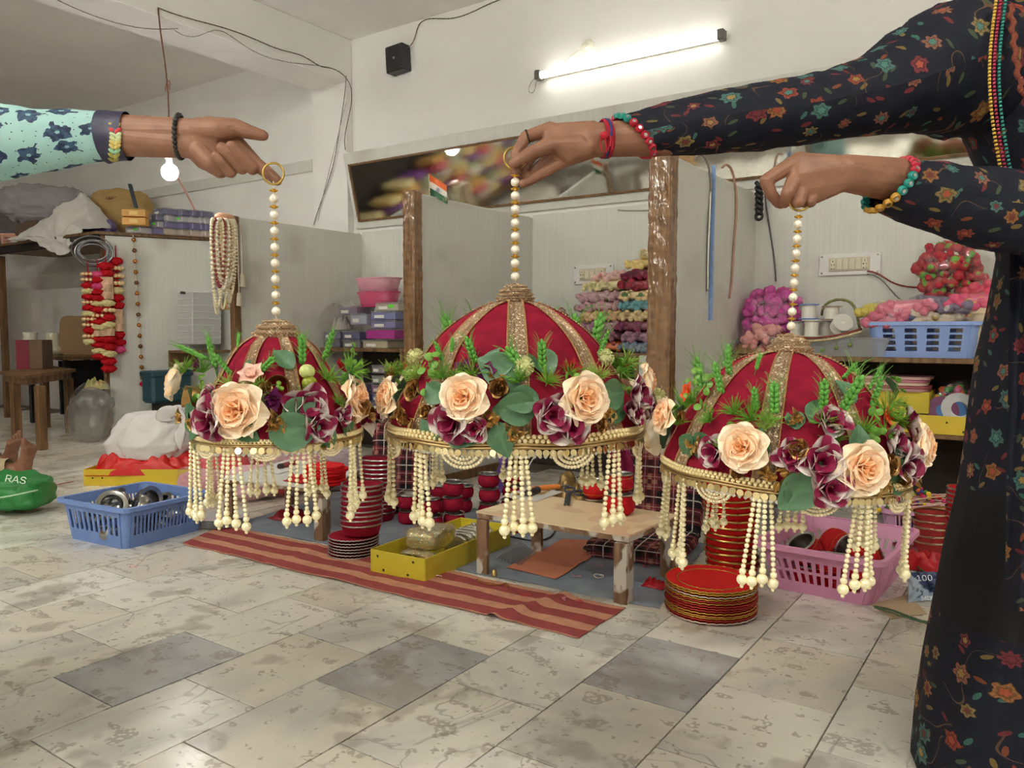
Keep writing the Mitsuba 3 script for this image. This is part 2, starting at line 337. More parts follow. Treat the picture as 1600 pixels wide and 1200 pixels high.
# bare bulb hanging on twisted cord
BULB = np.array([-4.13, 2.62, 1.70])
t = Thing('pendant_bulb', 'glowing bare bulb hanging on a brown cord in the left bay', 'light bulb')
t.p('bulb', sph(.046, 3, BULB - [0, 0, .012], (1, 1, 1.05)), 'satin', (.9, .9, .9), True, emitter=emit(BULB_L, BULB_L * .99, BULB_L * .95))
t.p('holder', X(lathe([(0, .07), (.012, .07), (.016, .05), (.017, 0), (.0, 0)], 14), Tm(BULB + [0, 0, .028])), 'satin', lin((235, 235, 230)), 30)
hook = wx(247, 12, -4.112); kn = np.array([BULB[0], BULB[1], 2.17])
def twist(P, r, turns, n=None):
    P = smooth_path(P, n or max(24, int(turns * 8))); s = np.linspace(0, turns * 2 * PI, len(P)); o = np.stack([np.cos(s), np.sin(s), 0 * s], -1)
    return cat([tube(P + o * r, r, 5), tube(P - o * r, r, 5)])
t.p('cord', twist([hook, hook * .4 + kn * .6, kn, BULB + [.004, 0, .25], BULB + [0, 0, .095]], .0024, 60), 'matte', lin((120, 84, 72)), True)
t.p('knot', cat([tube(smooth_path(kn + np.array(o) * .02, 12), .003, 5) for o in ([[0, 0, 1], [.9, .3, .3], [.6, 0, -.8], [-.6, 0, -.2], [0, 0, .6]], [[0, 0, 0], [1, 0, -.9], [1.3, 0, -1.8]], [[0, 0, 0], [-.8, 0, -.6], [-.9, 0, -1.7]])]), 'matte', lin((140, 98, 86)), True)
solo('string', 'pink twisted string running from the bulb down to the loft boxes', 'string', twist([BULB + [.012, -.03, .06], wy(268, 262, 3.0), wy(290, 300, 3.4), wy(304, 328, 3.72)], .0042, 30), 'matte', lin((226, 178, 170)), True)
# loose wires along the beam, down the column and along the wall
def wire(name, label, P, r=.0028, col=(92, 74, 64), n=60):
    return solo(name, label, 'wire', tube(smooth_path(P, n), r, 6), 'satin', lin(col), True)
bx = lambda u, v: wx(u, v, -4.113)
wire('wire', 'dark wire sagging along the beam from the bulb hook to the column', [bx(247, 12), bx(300, 30), bx(345, 42), bx(400, 62), bx(440, 78), bx(478, 90), bx(500, 103), bx(530, 112)] + [wy(541, 122, YB - .075), wy(541, 200, YB - .07), wy(540, 235, YB - .07)])
wire('wire', 'thin wire drooping under the beam from the left edge', [wx(80, -5, -4.2), wx(140, 22, -4.2), wx(210, 42, -4.2), wx(270, 45, -4.2), bx(330, 38)], .002)
wire('wire', 'thin grey wire looping below the dark wire on the beam', [wx(270, 45, -4.16), bx(310, 56), bx(340, 47), bx(380, 70), bx(450, 97), bx(520, 107)], .0018, (120, 110, 102))
wire('wire', 'grey wire hanging loose down the white column', [wy(541, 118, 3.93), wy(537, 160, 3.93), wy(531, 200, 3.93), wy(520, 260, 3.94), wy(500, 320, 3.945), wy(490, 352, 3.95)], .0032, (110, 106, 102))
wire('wire', 'second strand of wire beside the one on the white column', [wy(541, 160, 3.93), wy(530, 205, 3.93), wy(515, 265, 3.935), wy(502, 318, 3.945), wy(497, 345, 3.95)], .0022, (150, 148, 144))
wire('wire', 'brown wire from the black speaker box up along the ceiling edge', [wy(632, 76, YB - .05), wy(645, 66, YB - .02), wy(654, 40, YB - .008), wy(700, 29, YB - .006), wy(760, 8, YB - .006), wy(800, -4, YB - .006)], .003)
# black speaker box
c = wy(629, 96, YB)
t = Thing('speaker_box', 'small black square speaker box high on the back wall', 'speaker', Tm(c) @ Rm('z', 0) @ Rm('y', -3))
t.p('case', box(.152, .085, .17, .006, o=(0, -.043, -.085)), 'satin', lin((30, 30, 32)))
t.p('centre_stud', X(lathe([(0, .006), (.008, .004), (.01, 0), (0, 0)], 12), Tm(.0, -.086, .0) @ Rm('x', 90)), 'metal', lin((150, 150, 150)), 30)
for s in ((-.06, .07), (.06, .07), (-.06, -.07), (.06, -.07)): t.p('screw', X(cyl(.004, .003, 8), Tm(s[0], -.0845, s[1]) @ Rm('x', 90)), 'metal', lin((120, 120, 120)))
# round wall rosette with its pull cord
c = wy(918, 74, YB)
t = Thing('ceiling_rose', 'small white round cable rose above the tube light', 'cable rose', Tm(c) @ Rm('x', 90))
t.p('disc', lathe([(0, .012), (.022, .012), (.036, .008), (.042, 0), (0, 0)], 24), 'satin', lin((226, 224, 206)), 30)
t.p('boss', lathe([(0, .026), (.012, .024), (.016, .012), (0, .012)], 16), 'satin', lin((238, 236, 220)), 30)
wire('wire', 'thin white cord from the cable rose to the tube light', [c + [-.005, -.02, -.01], (c + p) / 2 + [.12, -.02, .03], wy(868, 112, YB - .05)], .002, (196, 190, 170), 20)
# leaning mirror in a grey board
zb, Mx0, Mx1 = 1.515, -4.075, -.2
tilt = math.degrees(math.atan2(.12, .50)); MM = Tm(0, YB - .004, zb) @ Rm('x', tilt)
t = Thing('wall_mirror', 'long mirror in a grey board tilted forward on the back wall', 'mirror', MM)
hm = .515
def mbox(x0, x1, z0, z1, y0, y1, b=.003): return box(x1 - x0, y1 - y0, z1 - z0, b, o=((x0 + x1) / 2, (y0 + y1) / 2, z0))
t.p('board', mbox(Mx0, Mx1, 0, hm, -.018, 0), 'laminate')
mx0, mx1, mz0, mz1 = Mx0 + .055, Mx1, .062, .425
for k, (x0, x1, z0, z1) in enumerate(((mx0, mx1, mz1, mz1 + .014), (mx0, mx1, mz0 - .014, mz0), (mx0 - .014, mx0, mz0 - .014, mz1 + .014))):
    t.p('wooden_frame', mbox(x0, x1, z0, z1, -.032, -.016, .002), 'wood')
xs = [mx0, -2.335, -1.1, mx1]
for x0, x1 in zip(xs, xs[1:]): t.p('glass', mbox(x0 + .001, x1 - .001, mz0, mz1, -.022, -.0185, 0), 'mirror')
# booth dividers: a laminate board, a post on its free edge
def divider(label, Xp, y0, z0, z1, w, postmat, top='plain', edge=True):
    t = Thing('booth_divider', label, 'booth divider')
    t.p('board', box(.028, YB - y0 - .01, z1, .002, o=(Xp - .014, (YB + y0 - .01) / 2, 0)), 'laminate')
    if postmat == 'tape':
        pv = box(w, .075, z1 + .012, .008, o=(Xp - w / 2 + .01, y0 - .02, 0)); m = trimesh.Trimesh(*pv).subdivide_to_size(.03)
        m = ridged((m.vertices, m.faces), .004, 34, int(-Xp * 10)); m[0][:, 2] = np.maximum(m[0][:, 2], 0)
        t.p('post', m, 'tape', smooth=50, label='post wrapped in glossy brown packing tape')
    else: t.p('post', box(w, .05, z1 + .004, .004, o=(Xp - w / 2 + .008, y0 - .02, 0)), 'wood')
    t.p('skirting', box(.012, YB - y0 - .02, .05, .002, o=(Xp + .006, (YB + y0) / 2, 0)), 'wood')
    return t
d2 = divider('grey booth divider with pearl strings hung on its post', XP[1], 2.99, 1.46, 1.475, .045, 'wood')
d3 = divider('grey booth divider with a paper flag on top', XP[2], 2.985, 1.46, 1.475, .075, 'tape')
d4 = divider('grey booth divider hung with blue and brown ribbons', XP[3], 2.985, 1.46, 1.49, .10, 'tape')
XE = -5.70                                   # the cabinet side stands a little askew: its far end
xb_at = lambda y: XP[0] + (XE - XP[0]) * (y - 3.27) / (YB - 3.27)
d1 = Thing('booth_divider', 'white left cabinet side panel with a brown wooden edge', 'booth divider')
d1.p('board', beam([XP[0] - .014, 3.27, .765], [XE - .014, YB - .03, .765], 1.53, .028, .002, (0, 0, 1)), 'laminate')
d1.p('post', box(.03, .035, 1.53, .003, o=(XP[0] - .014, 3.255, 0)), 'wood')
# back boards of the booths and their shelf units
for k, (x0, x1) in enumerate(((XE + .01, XP[1] - .03), (XP[1] + .0, XP[2] - .03), (XP[2] + .0, XP[3] - .03), (XP[3] + .0, 2.2))):
    sub('wall_back', 'booth_panel', box(x1 - x0, .012, 1.49, .001, o=((x0 + x1) / 2, YB - .006, 0)), 'laminate')
ZS = .69
def shelf_unit(label, x0, x1, yf, levels, posts, z=ZS, back=True):
    t = Thing('shelf_unit', label, 'shelf')
    t.p('counter', box(x1 - x0, YB - .012 - yf, .022, .003, o=((x0 + x1) / 2, (YB - .012 + yf) / 2, z - .022)), 'wood')
    for q in levels: t.p('shelf', box(x1 - x0, YB - .03 - yf, .018, .002, o=((x0 + x1) / 2, (YB - .03 + yf + .02) / 2, q)), 'wood')
    for xx in posts: t.p('upright', box(.03, YB - .03 - yf, z - .022, .002, o=(xx, (YB - .03 + yf + .01) / 2, 0)), 'wood')
    t.p('back_panel', box(x1 - x0, .01, z - .022, 0, o=((x0 + x1) / 2, YB - .02, 0)), 'matte', lin((58, 50, 44)))
    return t
su1 = shelf_unit('brown shelf counter full of boxes in the left booth', XP[1] + .012, XP[2] - .04, 3.60, (.28,), ((XP[1] + XP[2]) / 2 + .02,))
su2 = shelf_unit('brown shelf counter with a medallion door in the middle booth', XP[2] + .014, XP[3] - .04, 3.60, (.36,), (-1.72,))
su3 = shelf_unit('brown open shelf unit in the right booth', XP[3] + .014, 1.6, 3.60, (.36,), (-.22, .7))
# ---------------------------------------------------------------- flower kits (each piece in the flower's own coordinates, axis +z)
def petal(w, h, curl=.35, cup=.35, tip=.0, nu=7, nv=6, ang=60.0, r0=.1, wav=.0, seed=0):
    """one petal: foot at radius r0, leaning out by ang degrees from the axis, cupped sideways, its rim curling out"""
    def fn(u, v):
        s = (u - .5) * 2
        wid = w * (np.sin(np.clip(v, 0, 1) ** .8 * PI * .60 + .30) ) * (1 - tip * v ** 6)
        y = s * wid
        b = cup * w * (s ** 2) * (.4 + .6 * v)                                   # sideways cupping (towards the axis)
        a = math.radians(ang); L = v * h * (1 - .16 * (s ** 2) * v)
        out = r0 + L * np.sin(a) + curl * h * np.maximum(v - .55, 0) ** 2 * 2.6 - b * math.cos(a)
        up = L * np.cos(a) - curl * h * np.maximum(v - .62, 0) ** 2 * 2.2 + b * math.sin(a) + wav * np.sin(s * 7 + seed) * v ** 2
        return out, y, up
    return thick(sheet(fn, nu, nv), -.012 * w)
def vary(c, amt=.12, freq=4., seed=0, c2=None, fade=None):
    c = np.asarray(c, float)
    def f(v):
        k = meshkit.fbm(v * freq + seed, 2, seed)[:, None]
        q = c * (1 + amt * (k - .5) * 2)
        if c2 is not None: q = q * (1 - fade(v)[:, None]) + np.asarray(c2) * fade(v)[:, None]
        return q
    return f
def make_rose(cin, cout, mat, n=(3, 4, 5, 5, 6), seed=0):
    r = np.random.default_rng(seed); out = []
    spec = [(6, .34, .60, .05), (17, .44, .62, .10), (31, .56, .64, .14), (48, .66, .68, .18), (70, .74, .74, .22)]
    bud = []
    for k in range(3): bud.append(X(petal(.22, .62, .0, .75, .0, 6, 5, 4, .03 + .03 * k), Rm('z', k * 125)))
    out.append(shape(X(cat(bud), Tm(0, 0, .12)), mat, vary(cin, .1, 9, seed), True))
    for ring, (ang, w, h, r0) in enumerate(spec[:len(n)]):
        for k in range(n[ring]):
            m = X(petal(w * r.uniform(.92, 1.08), h * r.uniform(.92, 1.08), .16 + .10 * ring, .50, .26 if ring > 2 else .15, 8, 7, ang + r.uniform(-5, 5), r0 * .6, .012 * ring, r.uniform(0, 6)), Tm(0, 0, .16 - .035 * ring) @ Rm('z', 360 / n[ring] * k + ring * 37 + r.uniform(-8, 8)))
            t = ring / 4.0
            out.append(shape(m, mat, vary(np.asarray(cin) * (1 - t) + np.asarray(cout) * t, .08, 6, seed + k), True))
    return out
CREAM, PEACH = lin((252, 236, 214)), lin((246, 204, 158))
KIT = {'rose': [make_rose(PEACH, CREAM, 'petal', seed=s) for s in (1, 2)]}
GOLDC = lin((176, 136, 84)); GOLD2 = lin((212, 176, 112))
KIT['gold'] = [make_rose(GOLDC, GOLDC, 'brushed', (2, 3, 4), 5)]
MAROON, WHITE = lin((122, 14, 58)), lin((232, 222, 218))
def make_varieg(seed):      # maroon petals edged with white
    r = np.random.default_rng(seed); out = []
    for k in range(11):
        ring = k // 4
        L = r.uniform(.55, .75)
        M = Rm('z', k * 97 + r.uniform(-15, 15)); m = petal(.42, L, .3, .55, .1, 7, 6, 15 + 26 * ring + r.uniform(-8, 8), .06)
        f0, b0, ww = r.uniform(.60, .78), r.uniform(.7, 1.), r.random() < .12
        def c(v, M=M, L=L, f0=f0, ww=ww):
            q = v @ M[:3, :3]; d = np.hypot(q[:, 1] * 1.7, 0) + np.abs(np.linalg.norm(q, axis=1)) * .25
            t = np.clip((d - f0 * .75) / .10, 0, 1)[:, None]
            return (WHITE * t + MAROON * (1 - t)) if not ww else WHITE * np.ones((len(v), 1)) * .95
        out.append(shape(X(m, M), 'petal', c, True))
    return out
KIT['varieg'] = [make_varieg(3), make_varieg(8)]
def blossom(c, mat, n=5, seed=0, two_rings=True):
    r = np.random.default_rng(seed); out = []
    for k in range(n + (n - 1 if two_rings else 0)):
        ring = k >= n
        out.append(shape(X(petal(.34, .8 if not ring else .55, .1, .3, .6, 5, 5, 64 if not ring else 32, .05), Rm('z', k * 360 / n + ring * 30 + r.uniform(-9, 9))), mat, vary(c, .15, 5, seed + k), True))
    return out
KIT['orange'] = [blossom(lin((232, 98, 52)), 'petal', 5, 2)]
KIT['pink'] = [blossom(lin((236, 200, 186)), 'petal', 6, 3)]
KIT['red'] = [blossom(lin((168, 28, 42)), 'petal', 5, 4)]
KIT['plum'] = [blossom(lin((98, 20, 78)), 'petal', 5, 4)]
def leafm(L=1.0, w=.36, bend=.25, fold=.12):
    return thick(sheet(lambda u, v: ((u - .5) * 2 * w * L * np.sin(PI * np.clip(v, .02, .98) ** .8) ** .8, v * L, fold * L * (np.abs(u - .5) * 2) ** 1.5 * np.sin(PI * v) - bend * L * v ** 2 + .012 * L * np.sin(v * 21) * np.abs(u - .5)), 9, 10), .008)
def leafcol(c):
    def f(v):
        vein = (np.abs(v[:, 0]) < .02) | (np.abs(np.sin((v[:, 1] - np.abs(v[:, 0]) * .8) * 24)) < .12)
        return np.where(vein[:, None], c * 1.35 + .01, c * (1 + .25 * (meshkit.fbm(v * 6, 2)[:, None] - .5)))
    return f
KIT['leaf'] = [[shape(leafm(1, .40, b), 'satin', leafcol(lin(c)), True)] for b, c in ((.22, (62, 98, 66)), (.12, (72, 108, 78)))]
def gold_leaves(seed):
    r = np.random.default_rng(seed); out = []
    for k in range(11): out.append(shape(X(leafm(.46 * r.uniform(.8, 1.2), .27, .3, .35), Tm(r.uniform(-.42, .42), r.uniform(-.42, .42), 0) @ Rm('z', r.uniform(0, 360)) @ Rm('x', r.uniform(5, 70))), 'brushed', GOLD2 * r.uniform(.6, 1), True))
    return out
KIT['goldleaf'] = [gold_leaves(1), gold_leaves(4)]
GRN = lin((94, 160, 66)); GRN2 = lin((124, 178, 88))
def wheat(seed):            # ear of seeds with long awns
    r = np.random.default_rng(seed); gr, aw = [], []
    for k in range(11):
        for s in (-1, 1):
            z = .12 + k * .078; o = np.array([s * .065, .03 * (-1) ** k, z]); g = X(sph(1, 1, s=(.062, .05, .095)), Tm(o) @ Rm('y', s * 22))
            gr.append(g); e = o + np.array([s * r.uniform(.1, .3), r.uniform(-.15, .15), r.uniform(.3, .55)])
            aw.append(tube(smooth_path([o, (o + e) / 2 + [0, 0, .08], e + [s * .04, 0, .02]], 6), [.010, .009, .008, .007, .006, .004], 4))
    for s in (-1, 1): gr.append(X(sph(1, 1, s=(.05, .05, .09)), Tm(0, 0, 1.0)))
    stem = tube(smooth_path([[0, 0, -.35], [.02, 0, .3], [0, 0, .98]], 8), .025, 5)
    return [('grains', shape(cat(gr), 'satin', vary(GRN, .25, 9, seed), True)), ('awns', shape(cat(aw), 'matte', GRN2 * .8, True)), ('stem', shape(stem, 'matte', GRN * .6, True))]
KIT['wheat'] = [wheat(1), wheat(2)]
def sprig(seed, c, n=46, L=(.5, 1.0), spread=70, r0=.012):
    r = np.random.default_rng(seed); out = []
    for k in range(n):
        a, t = r.uniform(0, 2 * PI), math.radians(spread) * math.sqrt(r.random()); h = r.uniform(*L); b = r.uniform(.0, .25)
        d = np.array([math.sin(t) * math.cos(a), math.sin(t) * math.sin(a), math.cos(t)])
        out.append(tube(np.array([[0, 0, 0], d * h * .55, d * h + [0, 0, -b * .6]]), [r0, r0 * 1.3, r0 * .4], 4))
    return cat(out)
KIT['sprig'] = [[('needles', shape(sprig(s, 0), 'matte', vary(lin(c), .3, 3, s), True))] for s, c in ((1, (120, 170, 58)), (2, (96, 150, 48)), (3, (150, 178, 84)))]
def pompom(seed):
    r = np.random.default_rng(seed); P = r.normal(size=(170, 3)); P /= np.linalg.norm(P, axis=1, keepdims=True)
    return cat([sph(.72, 2)] + [tube(np.array([d * .6, d * 1.0]), [.045, .07], 4) for d in P])
KIT['pompom'] = [[('tuft', shape(pompom(1), 'matte', vary(lin((206, 208, 150)), .2, 3), True))]]
def roundleaves(seed, c):
    r = np.random.default_rng(seed); out = []
    for k in range(9):
        d = r.normal(size=3) * [.45, .45, .3] + [0, 0, .3]
        out.append(X(sph(1, 2, s=(.26, .26, .05)), Tm(d) @ Rm('x', r.uniform(-60, 60)) @ Rm('y', r.uniform(-60, 60))))
    return cat(out)
KIT['roundleaf'] = [[('leaflets', shape(roundleaves(3, 0), 'satin', vary(lin((104, 150, 58)), .3, 3), True))]]
KIT['berry'] = [[('berries', shape(cat([sph(.5, 2, (0, .1, .45), (1, .9, .8)), sph(.48, 2, (.1, -.6, .35), (1, .9, .85))]), 'gloss', lambda v: np.where(v[:, 1:2] > -.25, lin((196, 206, 130)), lin((140, 150, 44))), True))]]
KIT['bell'] = [[('cup', shape(thick(lathe([(0, -.55), (.35, -.5), (.62, -.25), (.72, .1), (.66, .5), (.70, .62)], 18), .03), 'brushed', GOLDC * .9, True)), ('stamen', shape(cat([sph(.16, 1, (x, y, .35)) for x, y in ((0, 0), (.2, .1), (-.15, .2), (.05, -.22))]), 'satin', lin((120, 160, 60)), True))]]
PIECE = {'rose': 'petal', 'gold': 'petal', 'varieg': 'petal', 'orange': 'petal', 'pink': 'petal', 'red': 'petal', 'plum': 'petal', 'leaf': 'blade', 'goldleaf': 'leaflet'}
PNAME = {'rose': ('rose', 'cream peach cloth rose'), 'gold': ('gold_flower', 'gold metallic flower'), 'varieg': ('variegated_flower', 'maroon flower edged with white'), 'orange': ('orange_blossom', None), 'pink': ('pink_blossom', None),
         'red': ('red_blossom', None), 'plum': ('plum_blossom', None), 'leaf': ('leaf', 'dark green leaf'), 'goldleaf': ('gold_leaf_spray', 'spray of gold leaves'), 'wheat': ('wheat_ear', 'bright green wheat ear'), 'sprig': ('grass_sprig', None),
         'pompom': ('pompom_flower', 'pale yellow green pompom flower'), 'roundleaf': ('round_leaf_sprig', None), 'berry': ('berry_pod', 'green glossy berry pods'), 'bell': ('bell_flower', 'gold bell shaped cup')}
def _velvet(p, n, uv):
    g = fbm(p.x * 60, p.y * 60, p.z * 60, 3); return mix(rgb((100, 5, 30)), rgb((140, 12, 44)), g)
scene['red_velvet'] = two(prin(proc(_velvet), roughness=.8, specular=.2, sheen=.6, sheen_tint=1.))
def _lace(p, n, uv):      # gold zari braid: two woven tracks and glitter; uv in metres (across, along)
    a = dr.abs(uv.x); z = .5 + .5 * dr.sin(uv.y * 1100 + a * 1500); e = smoothstep(-.4, .4, dr.sin(a * 900 + .6))
    gl = cell_rand(p.x * 420, p.y * 420, p.z * 420); g2 = cell_rand(p.x * 420 + 91, p.y * 420, p.z * 420)
    c = mix(rgb((128, 90, 66)), rgb((222, 188, 150)), z * .45 + e * .25 + g2 * .3)
    return mix(c, rgb((255, 244, 220)), smoothstep(.80, .92, gl))
def _lacer(p, n, uv): return .22 + .3 * cell_rand(p.x * 420, p.y * 420, p.z * 420)
def _laceb(p, n, uv): return .4 * dr.sin(uv.y * 1100 + dr.abs(uv.x) * 1500) + 1.0 * cell_rand(p.x * 420, p.y * 420, p.z * 420)
scene['lace'] = two({'type': 'bumpmap', 'arbitrary': proc(_laceb, .0004), 'scale': .0014, 'b': prin(proc(_lace), roughness=proc(_lacer), metallic=.75)})
PEARL, PEARLW, GOLD = lin((243, 233, 194)), lin((240, 232, 216)), lin((220, 176, 70))

def pearl_hanger(t, top, z0, z1, n, r):
    """pearls and gold spacer beads on a string from z0 up to z1, ring above"""
    pd = shape(sph(r, 3), 'pearl', PEARLW, True)
    cogs = [lathe([(0, .22 * r), (.45 * r, .24 * r), (.5 * r, .06 * r), (.92 * r, .05 * r), (.92 * r, -.05 * r), (.5 * r, -.06 * r), (.45 * r, -.24 * r), (0, -.22 * r)], 14)]
    cogs += [sph(.19 * r, 1, (.82 * r * math.cos(a), .82 * r * math.sin(a), 0)) for a in np.arange(10) * PI / 5]
    cogs += [X(lathe([(.42 * r, -.1 * r), (.56 * r, 0), (.42 * r, .1 * r)], 12), Tm(0, 0, s * .27 * r)) for s in (-1, 1)]
    sd = shape(cat(cogs), 'metal', GOLD, 40)
    st = (z1 - z0) / n
    for k in range(n):
        t.p('pearl', pd, M=Tm(0, 0, z0 + st * (k + .45)))
        t.p('gold_spacer', sd, M=Tm(0, 0, z0 + st * (k + .96)))
    t.p('string', tube([(0, 0, z0 - .01), (0, 0, z1 + .012)], .0008, 5), 'satin', lin((220, 214, 190)))
    rr = top; C = np.array([0, 0, z1 + .008 + rr])
    a = np.arange(40) * 2 * PI / 40
    t.p('ring', tube(C + rr * np.stack([np.cos(a), 0 * a, np.sin(a)], -1), rr * .11, 10, True), 'metal', lin((196, 164, 92)), True)
    return C
def umbrella(label, O, R, prof, cap, hang, petals, deco, tl, seed, ntas=8, nrib=8, tilt=None, tas0=0., group=None):
    """O: middle of the rim; local x to the right and y away as seen from the stall's front; sizes in metres"""
    M = frame((0, 0, 1), RT, O)
    if tilt is not None: M = M @ Rm('y', tilt)
    t = Thing('hanging_umbrella', label, 'hanging umbrella', M, group); r = np.random.default_rng(seed)
    from scipy.interpolate import PchipInterpolator
    pr = np.array(sorted(prof, key=lambda q: q[1])); zz, rr = pr[:, 1], pr[:, 0]
    fr = PchipInterpolator(zz, rr); ztop = zz[-1]
    zs = np.linspace(0, ztop, 22); lob = lambda a: 1 + petals * np.cos(nrib * a)
    # velvet gores between the ribs (each a part)
    G = []
    for k in range(nrib):
        a0 = k * 2 * PI / nrib + tas0
        def fn(u, v): 
            a = a0 + u * 2 * PI / nrib; z = v * ztop; q = fr(z) * (1 + .02 * np.sin(u * PI)) ; return q * np.cos(a), q * np.sin(a), z
        t.p('velvet_gore', thick(sheet(fn, 9, 16), -.0012), 'red_velvet', smooth=True)
        bw = R * .085
        def band(u, v, off=.0022):
            z = v * ztop; q = fr(z); wdt = bw * (.55 + .45 * (q / R)); x = (u - .5) * 2 * wdt; q2 = q + off
            return q2 * math.cos(a0) - x * math.sin(a0), q2 * math.sin(a0) + x * math.cos(a0), z + 0 * x
        v, f = sheet(band, 7, 24); uvx = np.stack([np.tile((np.linspace(0, 1, 7) - .5) * 2 * bw, 24), np.repeat(np.linspace(0, ztop * 1.3, 24), 7)], -1)
        t.p('gold_braid', (v, f), 'lace', smooth=True, uv=uvx)
        e = []
        for s in (-1, 1):    # looped edge of the braid
            P = [np.array(band(np.array(.5 + .5 * s * 1.0), np.array(q), .003)) for q in np.linspace(.0, 1, 70)]
            e.append(beads(P, R * .0105, 0))
        t.p('braid_edging', cat(e), 'brushed', lin((190, 152, 108)), True)
    # crown cap wound of gold braid
    cr, cz0, ch, steps = cap
    pf = [(0, cz0 + ch)]
    for k in range(steps):
        a = (steps - k) / steps; z = cz0 + ch * math.sin(a * PI / 2) * .98; q = cr * math.cos(a * PI / 2 * .93); dzz = ch / steps * .5
        pf += [(q * .9 + .0005, z), (q + .004, z - dzz * .4), (q + .0045, z - dzz)]
    pf += [(cr * 1.04, cz0 + .004), (cr * 1.04, cz0), (0, cz0 - .001)]
    v, f = lathe(pf, 36); uvx = np.stack([v[:, 2] * .9, np.arctan2(v[:, 1], v[:, 0]) * cr], -1)
    t.p('crown_cap', (v, f), 'lace', smooth=True, uv=uvx)
    t.p('crown_glitter', cat([beads([(q * 1.03 * math.cos(a), q * 1.03 * math.sin(a), z) for a in np.linspace(0, 2 * PI, 44)[:-1] + z * 99], cr * .032, 0) for q, z in [(float(np.interp(zq, [p_[1] for p_ in pf[::-1]], [p_[0] for p_ in pf[::-1]])), zq) for zq in np.linspace(cz0 + .002, cz0 + ch * .85, 6)]]), 'brushed', lin((214, 184, 136)), True)
    C = pearl_hanger(t, *hang)
    # rim: braid, pearl rows, coins, lace scallops
    aa = np.linspace(0, 2 * PI, 161)[:-1]
    ring = lambda a, q, z: np.stack([q * lob(a) * np.cos(a), q * lob(a) * np.sin(a), z + petals * .6 * R * np.cos(nrib * a)], -1)
    bh = R * .10
    v = np.stack([ring(aa, R * 1.005, 0.0), ring(aa, R * 1.012, -bh * .5), ring(aa, R * 1.0, -bh)]).reshape(-1, 3); n = len(aa)
    i = np.arange(2)[:, None] * n + np.arange(n); j = np.arange(2)[:, None] * n + (np.arange(n) + 1) % n
    f = np.vstack([np.stack([i, j, j + n], -1).reshape(-1, 3), np.stack([i, j + n, i + n], -1).reshape(-1, 3)])
    t.p('rim_braid', (v, f), 'lace', smooth=True, uv=np.stack([v[:, 2], np.tile(aa, 3) * R], -1))
    t.p('rim_plate', X(lathe([(R * .6, .012), (R * .99, -.001), (R * .99, -.004), (R * .6, .008)], 48), np.eye(4)), 'satin', lin((150, 120, 80)), 30)
    np_ = int(2 * PI * R / (R * .034 + .0012)); ap = np.arange(np_) * 2 * PI / np_
    t.p('rim_pearls', cat([beads(ring(ap + d, R * 1.02, zz_), R * .0155 + .0004, 1) for d, zz_ in ((0, -.002), (.5 * 2 * PI / np_, -R * .04))]), 'pearl', lin((238, 220, 168)), True, kind='stuff')
    t.p('zari_cord', cat([tube(ring(aa, R * 1.02, -bh * k), R * .011, 6, True) for k in (.62, .85)]), 'brushed', lin((188, 160, 112)), True)
    nc = int(2 * PI * R / .0099); ac = np.arange(nc) * 2 * PI / nc; cd = shape(X(cyl(.0047, .0006, 14), Rm('y', 90)), 'metal', lin((236, 216, 164)), 40)
    for a in ac:
        P = ring(np.array([a]), R * 1.022, -bh - .004)[0]
        t.p('coin', cd, M=Tm(P) @ Rm('z', math.degrees(a) + r.uniform(-22, 22)) @ Rm('y', r.uniform(-18, 12)))
    dd = shape(X(box(.0016, .0042, .0042, 0, base=False), Rm('x', 45)), 'metal', lin((236, 236, 236)))
    t.p('silver_lace', cat([X(box(.0008, .0042, .0042, 0, base=False), Tm(ring(np.array([a]), R * 1.005, -bh - .0095)[0]) @ Rm('z', math.degrees(a) + r.uniform(-25, 25)) @ Rm('x', 45)) for a in np.arange(int(nc * 1.3)) * 2 * PI / int(nc * 1.3)]), 'metal', lin((224, 222, 214)), False, kind='stuff')
    for k in range(ntas):
        a = (k + .5) * 2 * PI / ntas + tas0; P = []
        for q in (1., .74, .48): P += [ring(np.array([a + .11 * q * .0]), R * 1.0, 0)[0] * 0 + np.array([R * math.cos(a) - s_ * math.sin(a), R * math.sin(a) + s_ * math.cos(a), -bh - .004 - d_]) for s_, d_ in [(R * .155 * q * math.cos(b), R * .11 * q * math.sin(b)) for b in np.linspace(0, PI, int(18 * q) + 2)]]
        t.p('lace_scallop', beads(P, R * .0115 + .0005, 1), 'pearl', lin((226, 212, 176)), True)
    # pearl tassels
    ends = {}
